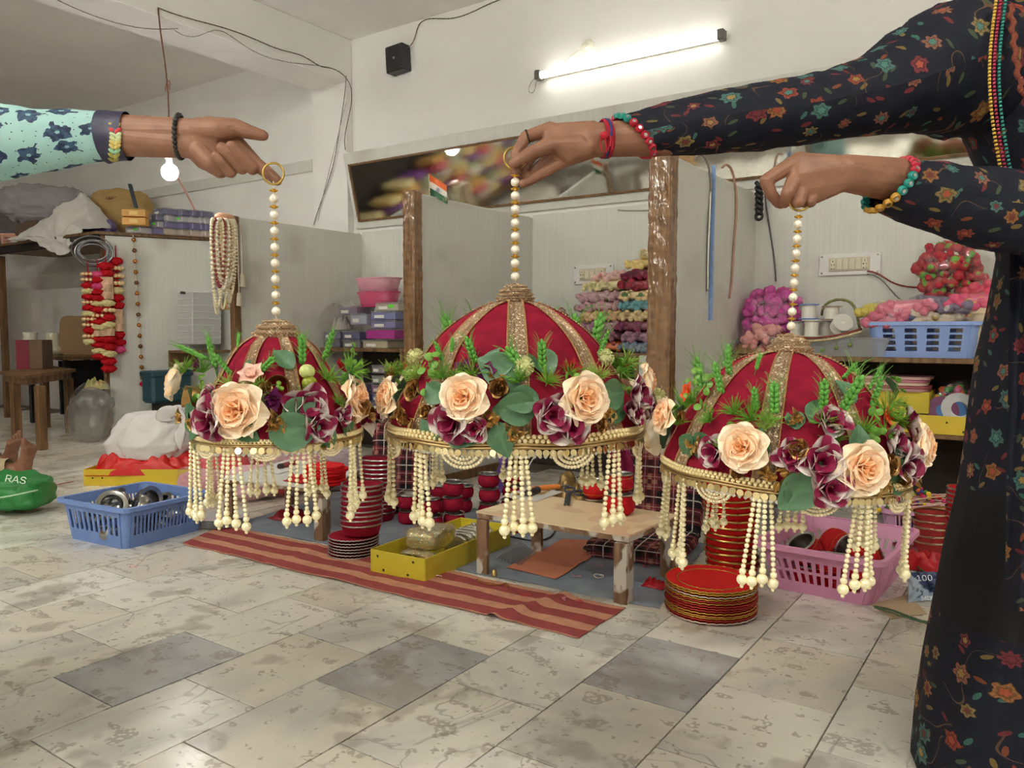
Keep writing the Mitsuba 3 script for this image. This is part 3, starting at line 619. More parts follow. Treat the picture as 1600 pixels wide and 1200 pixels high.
    for k in range(ntas):
        a = k * 2 * PI / ntas + tas0; Q = ring(np.array([a]), R * .985, -bh)[0]; tk = t.p('tassel', X(sph(.0042, 1), Tm(Q)), 'brushed', GOLD2, True)
        ns = 4
        for j_ in range(ns):
            o = np.array([r.uniform(-.35, .35), (j_ - 1.5) * .0062, 0]); o[0] *= .012
            sp = o * [1.6, 2.0, 0]; L = tl * r.uniform(.93, 1.03); rb = R * .007 + .0021; m_ = int((L - .02) / (rb * 1.86))
            c, s = math.cos(a), math.sin(a); rot = lambda w: np.array([w[0] * c - w[1] * s, w[0] * s + w[1] * c, w[2]])
            P = np.array([Q + rot(o * (1 - q) + sp * q) - [0, 0, .003 + q * (L - .020)] for q in np.linspace(0, 1, m_)])
            rad = np.full(m_, rb); rad[-1] *= 1.45
            t.p('strand', beads(P, rad, 1), 'pearl', PEARL, True, under=tk)
            re = rb * 2.15; E_ = P[-1] - [0, 0, rb * 1.4 + re * .9]
            if re not in ends: ends[re] = shape(cat([sph(re, 3), sph(rb * .8, 1, (0, 0, -re - rb * .5))]), 'pearl', PEARL, True)
            t.p('end_pearl', ends[re], under=tk, M=Tm(E_))
    # decorations: (kind, pixel x, pixel y, size in pixels, turn, lean up) with the rim middle at pixel (cu, cv)
    cu, cv, s = deco[0]
    for kind, u, v_, size, spin, up in deco[1:]:
        back = u is None
        z = -(v_ - cv) * s; 
        z = max(z, -R * .12)
        rad = float(fr(min(max(z, 0), ztop))) if z > R * .3 else R * 1.0
        rad = max(rad, R * .62) if kind in ('rose', 'gold', 'varieg', 'leaf', 'goldleaf', 'bell', 'pink', 'orange', 'plum', 'red', 'berry') else max(rad, R * .55) + .004
        if back: a = spin; lx, ly = rad * math.sin(a), rad * math.cos(a); rx, ry = math.sin(a), math.cos(a)
        else:
            lx = (u - cu) * s; rad = max(rad, abs(lx) * 1.02); ly = -math.sqrt(max(rad ** 2 - lx ** 2, 0)); rx, ry = lx / rad, ly / rad
            q = 1 - (-ly) / dist(O) * .9; lx *= q; z = z * q + (1 - q) * 0.0
        e = math.radians(up); nrm = np.array([rx * math.cos(e), ry * math.cos(e), math.sin(e)])
        lift = {'rose': .10, 'leaf': .045, 'wheat': .0}.get(kind, .06) * R
        Pm = Tm(np.array([lx, ly, z]) + nrm * lift)
        S_ = size * s * {'rose': .86, 'wheat': .80, 'leaf': 1.15, 'varieg': 1.34, 'gold': 1.12, 'goldleaf': 1.1}.get(kind, 1.)
        if kind in ('wheat', 'sprig'):   # stands up along the dome, leaning by spin degrees to the right
            tang = np.array([-ry, rx, 0]) if not back else np.array([ry, -rx, 0]); sp_ = math.radians(0 if back else spin)
            d = np.array([0, 0, 1.0]) * math.cos(sp_) + np.array([1., 0, 0]) * math.sin(sp_) + .25 * np.array([rx, ry, 0]) * (1 if kind == 'wheat' else 1.6)
            Mk = frame(d, tang) 
        elif kind == 'leaf':             # blade along its spin direction, face outwards
            zed = nrm; Mk = frame(zed, np.cross([0, 0, 1.], zed)) @ Rm('z', (0 if back else spin))
        else: Mk = frame(nrm, np.cross([0, 0, 1.], nrm)) @ Rm('z', 0 if back else spin)
        kit = KIT[kind][r.integers(len(KIT[kind]))]; nm, lb = PNAME[kind]; W = Pm @ Mk @ Sm(S_)
        if kind == 'leaf': t.p(nm, kit[0], M=W, label=lb); continue
        if not isinstance(kit[0], tuple):
            hk = t.p(nm, kit[0], M=W, label=lb)
            for pc in kit[1:]: t.p(PIECE[kind], pc, M=W, under=hk)
        else:
            hk = t.p(nm, kit[0][1], M=W, label=lb)
            for pn, pc in kit[1:]: t.p(pn, pc, M=W, under=hk)
    return t, M @ np.array([*C, 1.0])
def backdeco(R, s, seed, n=5):
    r = np.random.default_rng(seed); out = []; a0 = math.radians(-52)
    for k in range(n):
        a = a0 + k * math.radians(104) / (n - 1); z = r.uniform(.0, .06)
        vy = lambda h: h
        out += [('rose', a, .10, .30), ('varieg', a + .2, -.02, .24), ('leaf', a - .22, .0, .4), ('wheat', a + .12, .45, .5), ('sprig', a - .1, .35, .32), ('gold', a + .34, .12, .2)]
    return out
def mkdeco(cu, cv, s, items, R, seed, n=5):
    d = [(cu, cv, s)] + list(items)
    for kind, a, h, size in backdeco(R, s, seed, n): d.append((kind, None, cv - h * R / s, size * R / s, a, 15))
    g = np.random.default_rng(seed + 40)
    for k in range(22):       # filler greenery and gilt tucked between the larger flowers
        a = math.radians(-80 + 160 * (k + g.uniform(.1, .9)) / 22); kind = ['sprig', 'leaf', 'goldleaf', 'roundleaf', 'sprig', 'gold', 'leaf', 'sprig', 'varieg', 'leaf', 'goldleaf'][k % 11]
        h = {'sprig': g.uniform(.30, .48), 'roundleaf': g.uniform(.25, .42), 'leaf': g.uniform(.02, .30), 'varieg': g.uniform(.05, .25)}.get(kind, g.uniform(.0, .2))
        d.append((kind, cu + math.sin(a) * R / s * .97, cv - h * R / s, {'sprig': 30, 'leaf': 40, 'goldleaf': 24, 'roundleaf': 20, 'gold': 18, 'varieg': 24}[kind] * (R / s / 180) ** .5, g.uniform(-40, 40) if kind == 'sprig' else g.uniform(0, 360), g.uniform(0, 15)))
    return d
DL, DM, DR = 1.15, 1.25, 1.15
sL, sM, sR = DL / FPX, DM / FPX, DR / FPX
LD = [('rose', 418, 628, 52, 20, 5), ('rose', 540, 622, 46, 60, 10), ('rose', 306, 598, 36, 0, 15), ('varieg', 381, 640, 34, 40, 0), ('varieg', 372, 612, 26, 90, 10), ('varieg', 500, 627, 36, 10, 5), ('varieg', 518, 652, 30, 70, 0),
      ('bell', 320, 620, 24, 20, 10), ('bell', 462, 596, 24, -50, 10), ('gold', 448, 600, 18, 0, 20), ('gold', 562, 632, 20, 0, 0), ('pink', 425, 582, 26, 0, 40), ('goldleaf', 470, 648, 26, 0, 5), ('goldleaf', 300, 655, 22, 0, 5),
      ('leaf', 352, 640, 58, 105, 0), ('leaf', 330, 632, 46, 60, 0), ('leaf', 460, 660, 62, -85, 0), ('leaf', 480, 640, 46, -60, 0), ('leaf', 415, 580, 30, -20, 30), ('leaf', 478, 570, 34, 35, 30), ('leaf', 560, 605, 34, 10, 10),
      ('berry', 490, 580, 24, 0, 15), ('wheat', 345, 575, 62, 2, 0), ('wheat', 335, 560, 60, -58, 0), ('wheat', 385, 578, 46, -28, 0), ('wheat', 430, 575, 46, 48, 0), ('wheat', 490, 565, 56, -8, 0), ('wheat', 512, 562, 58, 6, 0), ('wheat', 393, 535, 26, 20, 0),
      ('sprig', 308, 578, 34, -20, 0), ('sprig', 335, 580, 36, 10, 0), ('sprig', 392, 592, 32, -30, 0), ('sprig', 424, 604, 34, 0, 0), ('sprig', 517, 590, 40, 15, 0), ('sprig', 548, 580, 42, 30, 0), ('sprig', 440, 594, 28, 30, 0), ('plum', 328, 573, 18, 0, 20), ('red', 530, 575, 18, 0, 30), ('roundleaf', 335, 602, 18, 0, 10), ('roundleaf', 550, 550, 16, 0, 10), ('plum', 458, 613, 24, 0, 10)]
uL, ringL = umbrella('small red velvet umbrella with a beaded hanger held on the left hand finger', dep(435, 669, DL), 125 * sL, [(125 * sL, 0), (106 * sL, 45 * sL), (87 * sL, 76 * sL), (75 * sL, 97 * sL), (60 * sL, 122 * sL), (38 * sL, 141 * sL), (10 * sL, 150 * sL)],
     (34 * sL, 141 * sL, 30 * sL, 4), (16 * sL, 171 * sL, 367 * sL, 8, 6.8 * sL), .004, mkdeco(435, 669, sL, LD, 125 * sL, 1, 4), 118 * sL, 5, tas0=math.radians(22.5 + 8))
MD = [('rose', 738, 600, 40, 10, 8), ('rose', 893, 604, 44, 50, 8), ('rose', 634, 612, 36, 0, 10), ('rose', 981, 596, 36, 30, 10), ('gold', 668, 597, 26, 0, 10), ('gold', 632, 588, 20, 0, 20), ('gold', 783, 588, 24, 0, 5), ('gold', 650, 636, 20, 40, 0), ('varieg', 720, 634, 34, 30, 0), ('varieg', 854, 622, 32, 0, 5), ('varieg', 880, 640, 32, 60, 0),
      ('varieg', 972, 606, 32, 20, 5), ('varieg', 624, 634, 28, 0, 0), ('varieg', 992, 626, 24, 0, 0), ('goldleaf', 768, 636, 30, 0, 0), ('goldleaf', 745, 648, 26, 40, 0), ('goldleaf', 650, 645, 26, 0, 0), ('goldleaf', 925, 642, 26, 30, 0), ('goldleaf', 938, 630, 22, 0, 0), ('goldleaf', 1003, 640, 20, 0, 0), ('goldleaf', 775, 575, 22, 0, 0),
      ('leaf', 835, 596, 54, 118, 5), ('leaf', 812, 580, 58, 60, 15), ('leaf', 927, 600, 48, -88, 5), ('leaf', 690, 626, 42, 160, 5), ('leaf', 700, 606, 36, 60, 10), ('leaf', 770, 580, 50, -15, 30), ('leaf', 858, 572, 46, 25, 30), ('leaf', 955, 632, 34, 10, 5), ('leaf', 835, 610, 50, 95, 0),
      ('wheat', 695, 560, 42, -10, 0), ('wheat', 745, 557, 52, -12, 0), ('wheat', 826, 570, 62, -40, 0), ('wheat', 846, 566, 56, -6, 0), ('wheat', 932, 555, 52, 8, 0), ('wheat', 706, 548, 34, 15, 0),
      ('sprig', 666, 584, 36, -10, 0), ('sprig', 640, 580, 34, -30, 0), ('sprig', 745, 570, 36, 10, 0), ('sprig', 848, 580, 36, 20, 0), ('sprig', 880, 570, 28, 20, 0), ('sprig', 950, 575, 40, 20, 0), ('sprig', 965, 565, 38, 35, 0), ('sprig', 925, 580, 34, -10, 0), ('sprig', 702, 578, 34, 0, 0),
      ('pompom', 662, 557, 14, 0, 10), ('pompom', 816, 558, 15, 0, 10), ('pompom', 932, 554, 14, 0, 10), ('pompom', 1013, 615, 14, 0, 0), ('roundleaf', 690, 570, 26, 0, 10), ('roundleaf', 950, 580, 24, 0, 10), ('red', 882, 568, 22, 0, 20), ('plum', 735, 568, 22, 0, 20), ('plum', 765, 570, 20, 0, 20), ('orange', 648, 570, 12, 0, 10), ('orange', 962, 575, 16, 0, 10)]
uM, ringM = umbrella('large red velvet umbrella with roses hanging in the middle', dep(805, 655, DM), 194 * sM, [(190 * sM, 0), (172 * sM, 40 * sM), (150 * sM, 75 * sM), (129 * sM, 112 * sM), (108 * sM, 136 * sM), (77 * sM, 160 * sM), (34 * sM, 181 * sM), (10 * sM, 186 * sM)],
     (27 * sM, 182 * sM, 30 * sM, 6), (17 * sM, 212 * sM, 376 * sM, 8, 7.0 * sM), .012, mkdeco(805, 655, sM, MD, 194 * sM, 2, 6), 112 * sM, 6, tas0=math.radians(45 + 1))
RD = [('rose', 1114, 678, 42, 0, 8), ('rose', 1255, 694, 46, 40, 5), ('rose', 1368, 672, 38, 80, 10), ('rose', 1046, 656, 36, 20, 10), ('rose', 1388, 660, 26, 20, 10), ('gold', 1173, 672, 24, 0, 10), ('gold', 1068, 658, 20, 0, 10), ('gold', 1300, 690, 26, 50, 5), ('varieg', 1084, 690, 30, 0, 5), ('varieg', 1205, 690, 34, 30, 8), ('varieg', 1216, 722, 34, 80, 0), ('varieg', 1326, 666, 32, 0, 10), ('varieg', 1344, 696, 32, 40, 0),
      ('varieg', 1385, 650, 26, 0, 10), ('varieg', 1232, 645, 30, 10, 40), ('goldleaf', 1145, 716, 32, 0, 0), ('goldleaf', 1165, 700, 26, 30, 0), ('goldleaf', 1290, 722, 30, 0, 0), ('goldleaf', 1310, 715, 26, 50, 0), ('goldleaf', 1378, 726, 30, 0, 0), ('goldleaf', 1185, 640, 22, 0, 20), ('goldleaf', 1060, 690, 22, 0, 0),
      ('leaf', 1078, 676, 44, 115, 0), ('leaf', 1200, 706, 58, 140, 0), ('leaf', 1190, 700, 52, 165, 0), ('leaf', 1308, 690, 50, -125, 0), ('leaf', 1315, 720, 48, -80, 0), ('leaf', 1282, 612, 36, 25, 30), ('leaf', 1208, 640, 36, -20, 30), ('leaf', 1385, 690, 40, -120, 5), ('leaf', 1185, 650, 30, 10, 30), ('leaf', 1372, 612, 36, -20, 20),
      ('wheat', 1104, 615, 62, -4, 0), ('wheat', 1120, 588, 58, 8, 0), ('wheat', 1136, 630, 46, -3, 0), ('wheat', 1158, 632, 62, -2, 0), ('wheat', 1228, 622, 60, -8, 0), ('wheat', 1256, 622, 72, 18, 0), ('wheat', 1318, 622, 62, 0, 0), ('wheat', 1326, 600, 52, 12, 0), ('wheat', 1146, 570, 30, 20, 0), ('wheat', 1272, 575, 36, 28, 0),
      ('sprig', 1132, 640, 40, -10, 0), ('sprig', 1115, 635, 36, 0, 0), ('sprig', 1080, 632, 34, -20, 0), ('sprig', 1218, 635, 36, 0, 0), ('sprig', 1245, 632, 34, 10, 0), ('sprig', 1282, 645, 34, 10, 0), ('sprig', 1335, 630, 42, 10, 0), ('sprig', 1360, 622, 42, 30, 0), ('sprig', 1375, 650, 36, 40, 0), ('sprig', 1150, 640, 34, 20, 0),
      ('orange', 1071, 618, 22, 0, 15), ('orange', 1332, 634, 20, 0, 15), ('orange', 1356, 638, 16, 0, 15), ('roundleaf', 1300, 628, 26, 0, 15), ('roundleaf', 1100, 612, 24, 0, 15), ('roundleaf', 1365, 600, 20, 0, 15), ('roundleaf', 1082, 600, 20, 0, 15)]
uR, ringR = umbrella('medium red velvet umbrella with roses hanging on the right', dep(1222, 722, DR), 180 * sR, [(178 * sR, 0), (160 * sR, 45 * sR), (138 * sR, 85 * sR), (118 * sR, 115 * sR), (98 * sR, 138 * sR), (68 * sR, 160 * sR), (36 * sR, 172 * sR), (10 * sR, 176 * sR)],
     (32 * sR, 170 * sR, 32 * sR, 4), (17 * sR, 202 * sR, 380 * sR, 8, 6.6 * sR), .012, mkdeco(1222, 722, sR, RD, 180 * sR, 3, 5), 130 * sR, 7, tilt=2.5, tas0=math.radians(22.5 - 4))
# ---------------------------------------------------------------- people
def S3(p, r, n=20): return m3.Manifold.sphere(float(r), n).translate([float(x) for x in p])
def bone(p, q, rp, rq, n=20): return m3.Manifold.batch_hull([S3(p, rp, n), S3(q, rq, n)])
def chain(pts, n=20): return m3.Manifold.batch_boolean([bone(a[0], b[0], a[1], b[1], n) for a, b in zip(pts, pts[1:])], m3.OpType.Add)
def blob_hull(pts, n=20): return m3.Manifold.batch_hull([S3(p, r, n) for p, r in pts])
def uni(ms): return m3.Manifold.batch_boolean(ms, m3.OpType.Add)
def soft(m, L, it=12, lamb=.5, nu=.52):
    v, f = A(m.refine_to_length(L)); t = trimesh.Trimesh(v, f, process=True); trimesh.smoothing.filter_taubin(t, lamb, nu, it)
    return m3.Manifold(m3.Mesh(vert_properties=np.asarray(t.vertices, np.float32), tri_verts=np.asarray(t.faces, np.uint32)))
def _skin(p, n, uv):
    g = fbm(p.x * 45, p.y * 45, p.z * 45, 4); return mix(rgb((112, 76, 58)), rgb((150, 106, 84)), g)
def _skb(p, n, uv): return .6 * noise(p.x * 420, p.y * 420, p.z * 420) + .4 * noise(p.x * 150, p.y * 150, p.z * 150)
scene['skin'] = two({'type': 'bumpmap', 'arbitrary': proc(_skb, .0006), 'scale': .0006, 'b': prin(proc(_skin), roughness=.5, specular=.4, sheen=.1)})
def cells(u, v, s, seed):
    """offset to the middle of the nearest scattered cell and three random numbers of it"""
    u, v = u / s, v / s; bd, bx_, by_, r1, r2, r3 = mi.Float(9), mi.Float(0), mi.Float(0), mi.Float(0), mi.Float(0), mi.Float(0)
    for a in (-1, 0, 1):
        for b in (-1, 0, 1):
            cx, cy = dr.floor(u) + a, dr.floor(v) + b
            x, y = u - (cx + .2 + .6 * cell_rand(cx, cy, seed)), v - (cy + .2 + .6 * cell_rand(cx, cy, seed + 1))
            d = x * x + y * y; k = d < bd
            bd = dr.select(k, d, bd); bx_ = dr.select(k, x, bx_); by_ = dr.select(k, y, by_)
            r1 = dr.select(k, cell_rand(cx, cy, seed + 2), r1); r2 = dr.select(k, cell_rand(cx, cy, seed + 3), r2); r3 = dr.select(k, cell_rand(cx, cy, seed + 4), r3)
    return bx_ * s, by_ * s, r1, r2, r3
def pick(r, cols):
    c = rgb(cols[0])
    for k in range(1, len(cols)): c = dr.select(r > k / len(cols), rgb(cols[k]), c)
    return c
def floral(u, v, base):
    c = base
    x, y, r1, r2, r3 = cells(u, v, .034, 51)            # leaves and buds
    a = r1 * 6.3; X1, Y1 = x * dr.cos(a) + y * dr.sin(a), y * dr.cos(a) - x * dr.sin(a)
    q = dr.sqrt(dr.square(X1 / .0085) + dr.square(Y1 / .0036))
    col = pick(r2, ((70, 84, 60), (128, 66, 42), (60, 108, 98), (126, 104, 58), (112, 38, 44)))
    c = dr.select((q < 1) & (r3 < .62), col * (.55 + .5 * dr.abs(dr.sin(X1 * 1400))), c)
    x, y, r1, r2, r3 = cells(u, v, .058, 11)            # flowers
    rad = dr.sqrt(x * x + y * y); an = dr.atan2(y, x) + r1 * 6.3
    R1 = (.011 + .008 * r2) * (.85 + .15 * dr.cos(an * dr.floor(5 + 4 * r1))) * (.85 + .3 * noise(x * 260 + r1 * 90, y * 260, 2.))
    col = pick(r3, ((140, 62, 50), (150, 100, 60), (74, 112, 108), (138, 118, 76), (118, 48, 58), (142, 92, 76)))
    col2 = pick(dr.abs(r3 * 3.7 - dr.floor(r3 * 3.7)), ((168, 78, 56), (76, 128, 120), (160, 130, 74), (112, 44, 50)))
    ins = (rad < R1) & (r2 * 7.1 - dr.floor(r2 * 7.1) < .8)
    cc = dr.select(rad < R1 * .4, col2, dr.select(rad < R1 * .62, col * .55, dr.select(rad < R1 * .92, col * (.7 + .45 * dr.abs(dr.cos(an * 7))), col * .4)))
    c = dr.select(ins, cc, c)
    st = dr.abs(fbm(u * 14, v * 14, 3., 2) - .5)
    return dr.select((st < .006) & ~ins & (noise(u * 20, v * 20, 9.) > .5), rgb((92, 66, 48)), c)
NAVY = (15, 19, 36)
def _navyfl(p, n, uv):     # uv in metres; the plain black middle of the skirt is plain cloth
    wv = .85 + .3 * noise(uv.x * 900, uv.y * 900, 1.)
    f = floral(uv.x, uv.y, rgb(NAVY)) * .66
    e = .02 * noise(uv.x * 9, 3., 1.)
    plain = (uv.y < .50 + e) & (uv.y > .27 + e) & (uv.x > -50)
    return dr.select(plain, rgb((13, 14, 20)), f) * wv
scene['navy_floral'] = two(prin(proc(_navyfl), roughness=.75, specular=.25, sheen=.25))
def _turq(p, n, uv):
    u, v = uv.x, uv.y; c = mix(rgb((138, 178, 178)), rgb((160, 196, 194)), fbm(u * 20, v * 20, 1., 2))
    x, y, r1, r2, r3 = cells(u, v, .017, 5); c = dr.select((x * x + y * y < .0011 ** 2) & (r2 < .8), rgb((24, 38, 66)), c)
    x, y, r1, r2, r3 = cells(u, v, .052, 31); rad = dr.sqrt(x * x + y * y); an = dr.atan2(y, x) + r1 * 6.3
    R1 = (.014 + .009 * r2) * (.86 + .14 * dr.cos(an * 5)) * (.72 + .5 * noise(u * 190, v * 190, 4.)); br = smoothstep(.35, .65, fbm(u * 160, v * 160, 2., 3))
    fc = mix(rgb((20, 34, 62)), rgb((56, 84, 112)), br * .7)
    c = dr.select((rad < R1) & (r3 < .85), dr.select(rad < R1 * .22, rgb((120, 160, 164)), fc), c)
    s = dr.abs(dr.sin(an * .5 + .6)); return dr.select((rad > R1 * .9) & (rad < .026) & (s < .03) & (r2 > .4), rgb((26, 40, 66)), c)
scene['turq_floral'] = two(prin(proc(_turq), roughness=.7, specular=.3, sheen=.2))
RING = {}
def sleeve(P, r, shear=0., n=28, seg=60, fold=.0, seed=0, flat=.85, up=(0, 0, 1)):
    """cloth tube along a path with soft folds; uv in metres (-100 offset keeps it off the skirt's plain middle)"""
    P = np.asarray(P, float); r = np.asarray(r, float); d = np.r_[0, np.cumsum(np.linalg.norm(np.diff(P, axis=0), axis=1))]
    from scipy.interpolate import PchipInterpolator
    s = np.linspace(0, d[-1], seg); Q = np.stack([PchipInterpolator(d, P[:, k])(s) for k in range(3)], -1); rr = PchipInterpolator(d, r)(s)
    t = np.gradient(Q, axis=0); t /= np.linalg.norm(t, axis=1, keepdims=True)
    y = np.asarray(up, float)[None] - (t @ np.asarray(up, float))[:, None] * t; y /= np.linalg.norm(y, axis=1, keepdims=True); x = np.cross(t, y)
    a = np.linspace(0, 2 * PI, n + 1); C, S_ = np.cos(a), np.sin(a)
    w = rr[:, None] * (1 + 0 * a)
    q = np.stack([s[:, None] * 30 + 0 * a, np.cos(a)[None] * 1.5 + 0 * s[:, None], np.sin(a)[None] * 1.5 + 0 * s[:, None]], -1)
    rel = meshkit.fbm(q + seed, 3, seed) - .5; rel2 = np.abs(meshkit.noise(q * [1.3, 2.2, 2.2] + seed + 7, seed) - .5)
    w = w * (1 + fold * rel * 1.3 - fold * rel2 * 1.1 + fold * .2)
    v = (Q[:, None] + flat * w[..., None] * C[None, :, None] * x[:, None] + w[..., None] * S_[None, :, None] * y[:, None]).reshape(-1, 3)
    v = (v.reshape(seg, n + 1, 3) - (t * (shear * np.exp(-s / .05) * rr)[:, None])[:, None] * S_[None, :, None]).reshape(-1, 3); RING['v'] = v[:n]; RING['t'] = t[0]
    uv = np.stack([(a[None] * rr.mean() + 0 * s[:, None]) - 100, s[:, None] + 0 * a + seed * 1.7], -1).reshape(-1, 2)
    f = grid(n + 1, seg); N = len(v)
    return (v, f), uv
def head(t, C, up, face, hairlen=.25):
    """head with face: C centre of the skull, height .21; returns manifold; adds hair and features to thing t"""
    up, face = np.asarray(up, float), np.asarray(face, float); sd = np.cross(up, face)
    q = lambda a, b, c: C + sd * a + face * b + up * c
    m = uni([blob_hull([(q(0, -.012, .02), .078), (q(0, .02, .015), .072), (q(0, .035, -.045), .05)], 28), blob_hull([(q(0, .03, -.06), .048), (q(0, .058, -.088), .022)], 24),
             bone(q(0, .088, .012), q(0, .104, -.024), .007, .012), bone(q(0, .088, -.05), q(0, .088, -.052), .012, .012), bone(q(-.076, 0, .0), q(-.078, -.004, -.03), .013, .009), bone(q(.076, 0, .0), q(.078, -.004, -.03), .013, .009),
             bone(q(0, -.012, -.06), q(0, -.025, -.15), .05, .053)])
    for s in (-1, 1):
        t.p('eye', X(sph(.011, 2, s=(1, 1, .75)), Tm(q(s * .031, .083, .012))), 'gloss', lin((235, 230, 226)), True)
        t.p('iris', X(sph(.0058, 2), Tm(q(s * .031, .090, .012))), 'gloss', lin((30, 20, 16)), True)
        t.p('eyebrow', tube(smooth_path([q(s * .016, .092, .030), q(s * .032, .089, .036), q(s * .05, .078, .03)], 8), .0032, 6), 'matte', lin((22, 18, 16)), True)
    t.p('lips', cat([tube(smooth_path([q(-.022, .084, -.052), q(0, .101, -.049), q(.022, .084, -.052)], 9), .0045, 6), tube(smooth_path([q(-.02, .083, -.055), q(0, .099, -.058), q(.02, .083, -.055)], 9), .0055, 6)]), 'satin', lin((138, 70, 66)), True)
    hm = blob_hull([(q(0, -.022, .028), .084), (q(0, .005, .038), .076)], 28) - m3.Manifold.cube([.4, .4, .4], True).rotate([0, 0, math.degrees(math.atan2(face[1], face[0]))]).translate((q(0, .045 + .2, -.06)).tolist())
    hm = uni([hm, chain([(q(0, -.07, .0), .055), (q(0, -.085, -.06), .045), (q(0, -.09, -.06 - hairlen), .022)])])
    t.p('hair', soft(hm, .012, 6), 'satin', lin((20, 17, 16)), True)
    return m
def loft(rows, n=48, fold=0., nf=9, seed=0):
    """skirt or bodice: rows of (centre xyz, half width vector, half depth vector)"""
    a = np.linspace(0, 2 * PI, n + 1); V, UV = [], []
    s = 0; r0 = np.random.default_rng(seed); ph = r0.uniform(0, 6.3, 4)
    for k, (c, w, d) in enumerate(rows):
        c, w, d = map(np.asarray, (c, w, d)); t = k / (len(rows) - 1)
        m = 1 + fold * t ** 1.3 * (np.sin(a * nf + ph[0]) * .6 + np.sin(a * (nf * 2 - 3) + ph[1] + t) * .4)
        V.append(c + (m * np.cos(a))[:, None] * w + (m * np.sin(a))[:, None] * d); UV.append(np.stack([a * .5 * (np.linalg.norm(w) + np.linalg.norm(d)) * .0 + a * .16, np.full(n + 1, c[2])], -1))
    return (np.vstack(V), grid(n + 1, len(rows))), np.vstack(UV)

# --- woman on the right in the dark floral dress
DW = 1.36
J = lambda u, v, D: dep(u, v, D)
def fingers(base, L, n=16): return [chain([(J(u, v, base + d), r) for u, v, d, r in f], n) for f in L]
wr = Thing('person', 'woman at right in a dark navy floral dress holding two umbrellas', 'person')
# right hand, pinching the ring of the large umbrella
b = DM - .02
h1 = uni([blob_hull([(J(858, 206, b), .0125), (J(862, 232, b - .004), .014), (J(880, 250, b + .004), .0125), (J(925, 206, b + .004), .017), (J(925, 230, b + .004), .017)], 20),
          bone(J(925, 217, b + .004), J(1040, 213, b + .03), .0238, .031), bone(J(925, 224, b + .004), J(1040, 213, b + .03), .0215, .031),
          blob_hull([(J(915, 232, b - .006), .015), (J(870, 226, b - .014), .0145), (J(888, 245, b - .006), .0125)], 20)]
         + fingers(b, [[(905, 226, -.008, .015), (862, 226, -.018, .0125), (832, 238, -.026, .0105), (811, 250, -.03, .0092), (802, 256, -.03, .0072)],
                       [(860, 202, 0, .012), (822, 214, -.002, .0098), (806, 240, -.008, .0085), (807, 266, -.016, .0072)],
                       [(862, 218, 0, .0115), (830, 244, .002, .0095), (817, 266, 0, .0082), (824, 276, -.002, .0072)],
                       [(868, 238, 0, .011), (842, 262, .002, .009), (830, 272, .002, .0078), (823, 273, .002, .0072)],
                       [(880, 252, 0, .0105), (848, 270, -.004, .0085), (830, 281, -.006, .0078), (817, 287, -.008, .0068)]]))
h1 = soft(h1, .0035, 14)
# left hand, seen from its back, over the medium umbrella
b = DR - .02
h2 = uni([blob_hull([(J(1249, 252, b), .0125), (J(1247, 274, b - .006), .0135), (J(1256, 296, b - .004), .0125), (J(1272, 307, b + .004), .011), (J(1325, 262, b + .004), .0175), (J(1322, 279, b + .004), .0165)], 20),
          bone(J(1320, 267, b + .004), J(1420, 284, b + .05), .0235, .034), bone(J(1320, 275, b + .004), J(1420, 284, b + .05), .022, .034)]
         + fingers(b, [[(1249, 250, 0, .0125), (1197, 282, -.004, .0095), (1205, 303, 0, .0085), (1216, 317, .008, .0075)],
                       [(1246, 272, -.004, .0125), (1231, 302, -.012, .0098), (1226, 316, .0, .0085), (1228, 312, .012, .0078)],
                       [(1254, 294, -.004, .0115), (1248, 314, -.010, .0098), (1240, 316, .008, .0082), (1244, 306, .016, .0078)],
                       [(1268, 305, 0, .0108), (1266, 315, -.004, .0088), (1256, 316, .010, .0078), (1258, 306, .018, .007)],
                       [(1310, 270, .016, .0145), (1262, 284, .026, .0118), (1236, 302, .022, .0098), (1220, 318, .014, .0078)]]))
h2 = soft(h2, .0035, 14)
sh1, el1 = J(1500, 85, DW + .03), J(1295, 172, 1.29)
sh2, el2 = J(1800, 90, DW + .08), J(1690, 350, 1.22)
nk, chest, waist, hip = J(1640, -10, DW + .07), J(1652, 150, DW + .07), J(1680, 400, DW + .06), J(1690, 520, DW + .06)
gl = lambda P, z: np.array([P[0], P[1], z])
sd = (RT * .9 + F0 * .2)
body = uni([blob_hull([(sh1, .05), (sh2, .05), (chest - sd * .08, .085), (chest + sd * .08, .085), (nk, .06)]), blob_hull([(chest - sd * .07, .08), (chest + sd * .07, .08), (waist - sd * .03, .075), (waist + sd * .03, .075)]),
            blob_hull([(waist - sd * .03, .075), (waist + sd * .03, .075), (hip - sd * .045, .08), (hip + sd * .045, .08)]),
            chain([(sh1, .05), (el1, .038), (J(1040, 213, DM + .01), .03)]), chain([(sh2, .05), (el2, .04), (J(1420, 284, DR + .03), .033)])]
           + [chain([(hip + sd * s * .055, .07), (gl(hip + sd * s * .07 - F0 * .0, .43), .05), (gl(hip + sd * s * .08, .08), .036)]) for s in (-1, 1)]
           + [uni([blob_hull([(gl(hip + sd * s * .08, .035), .032), (gl(hip + sd * s * .085 - F0 * .12, .022), .021), (gl(hip + sd * s * .06 - F0 * .13, .022), .019)])] + [bone(gl(hip + sd * s * (.055 + .012 * k) - F0 * .13, .018), gl(hip + sd * s * (.053 + .014 * k) - F0 * (.17 - .008 * k), .012), .011, .009 - .0006 * k) for k in range(5)]) for s in (-1, 1)])
hc = nk + np.array([0, 0, .21]) - F0 * .02
body = uni([soft(uni([body, head(wr, hc, UZ, -F0 * .9 - RT * .43, .3)]), .016, 6), h1, h2])
wr.p('body', body, 'skin', smooth=True)
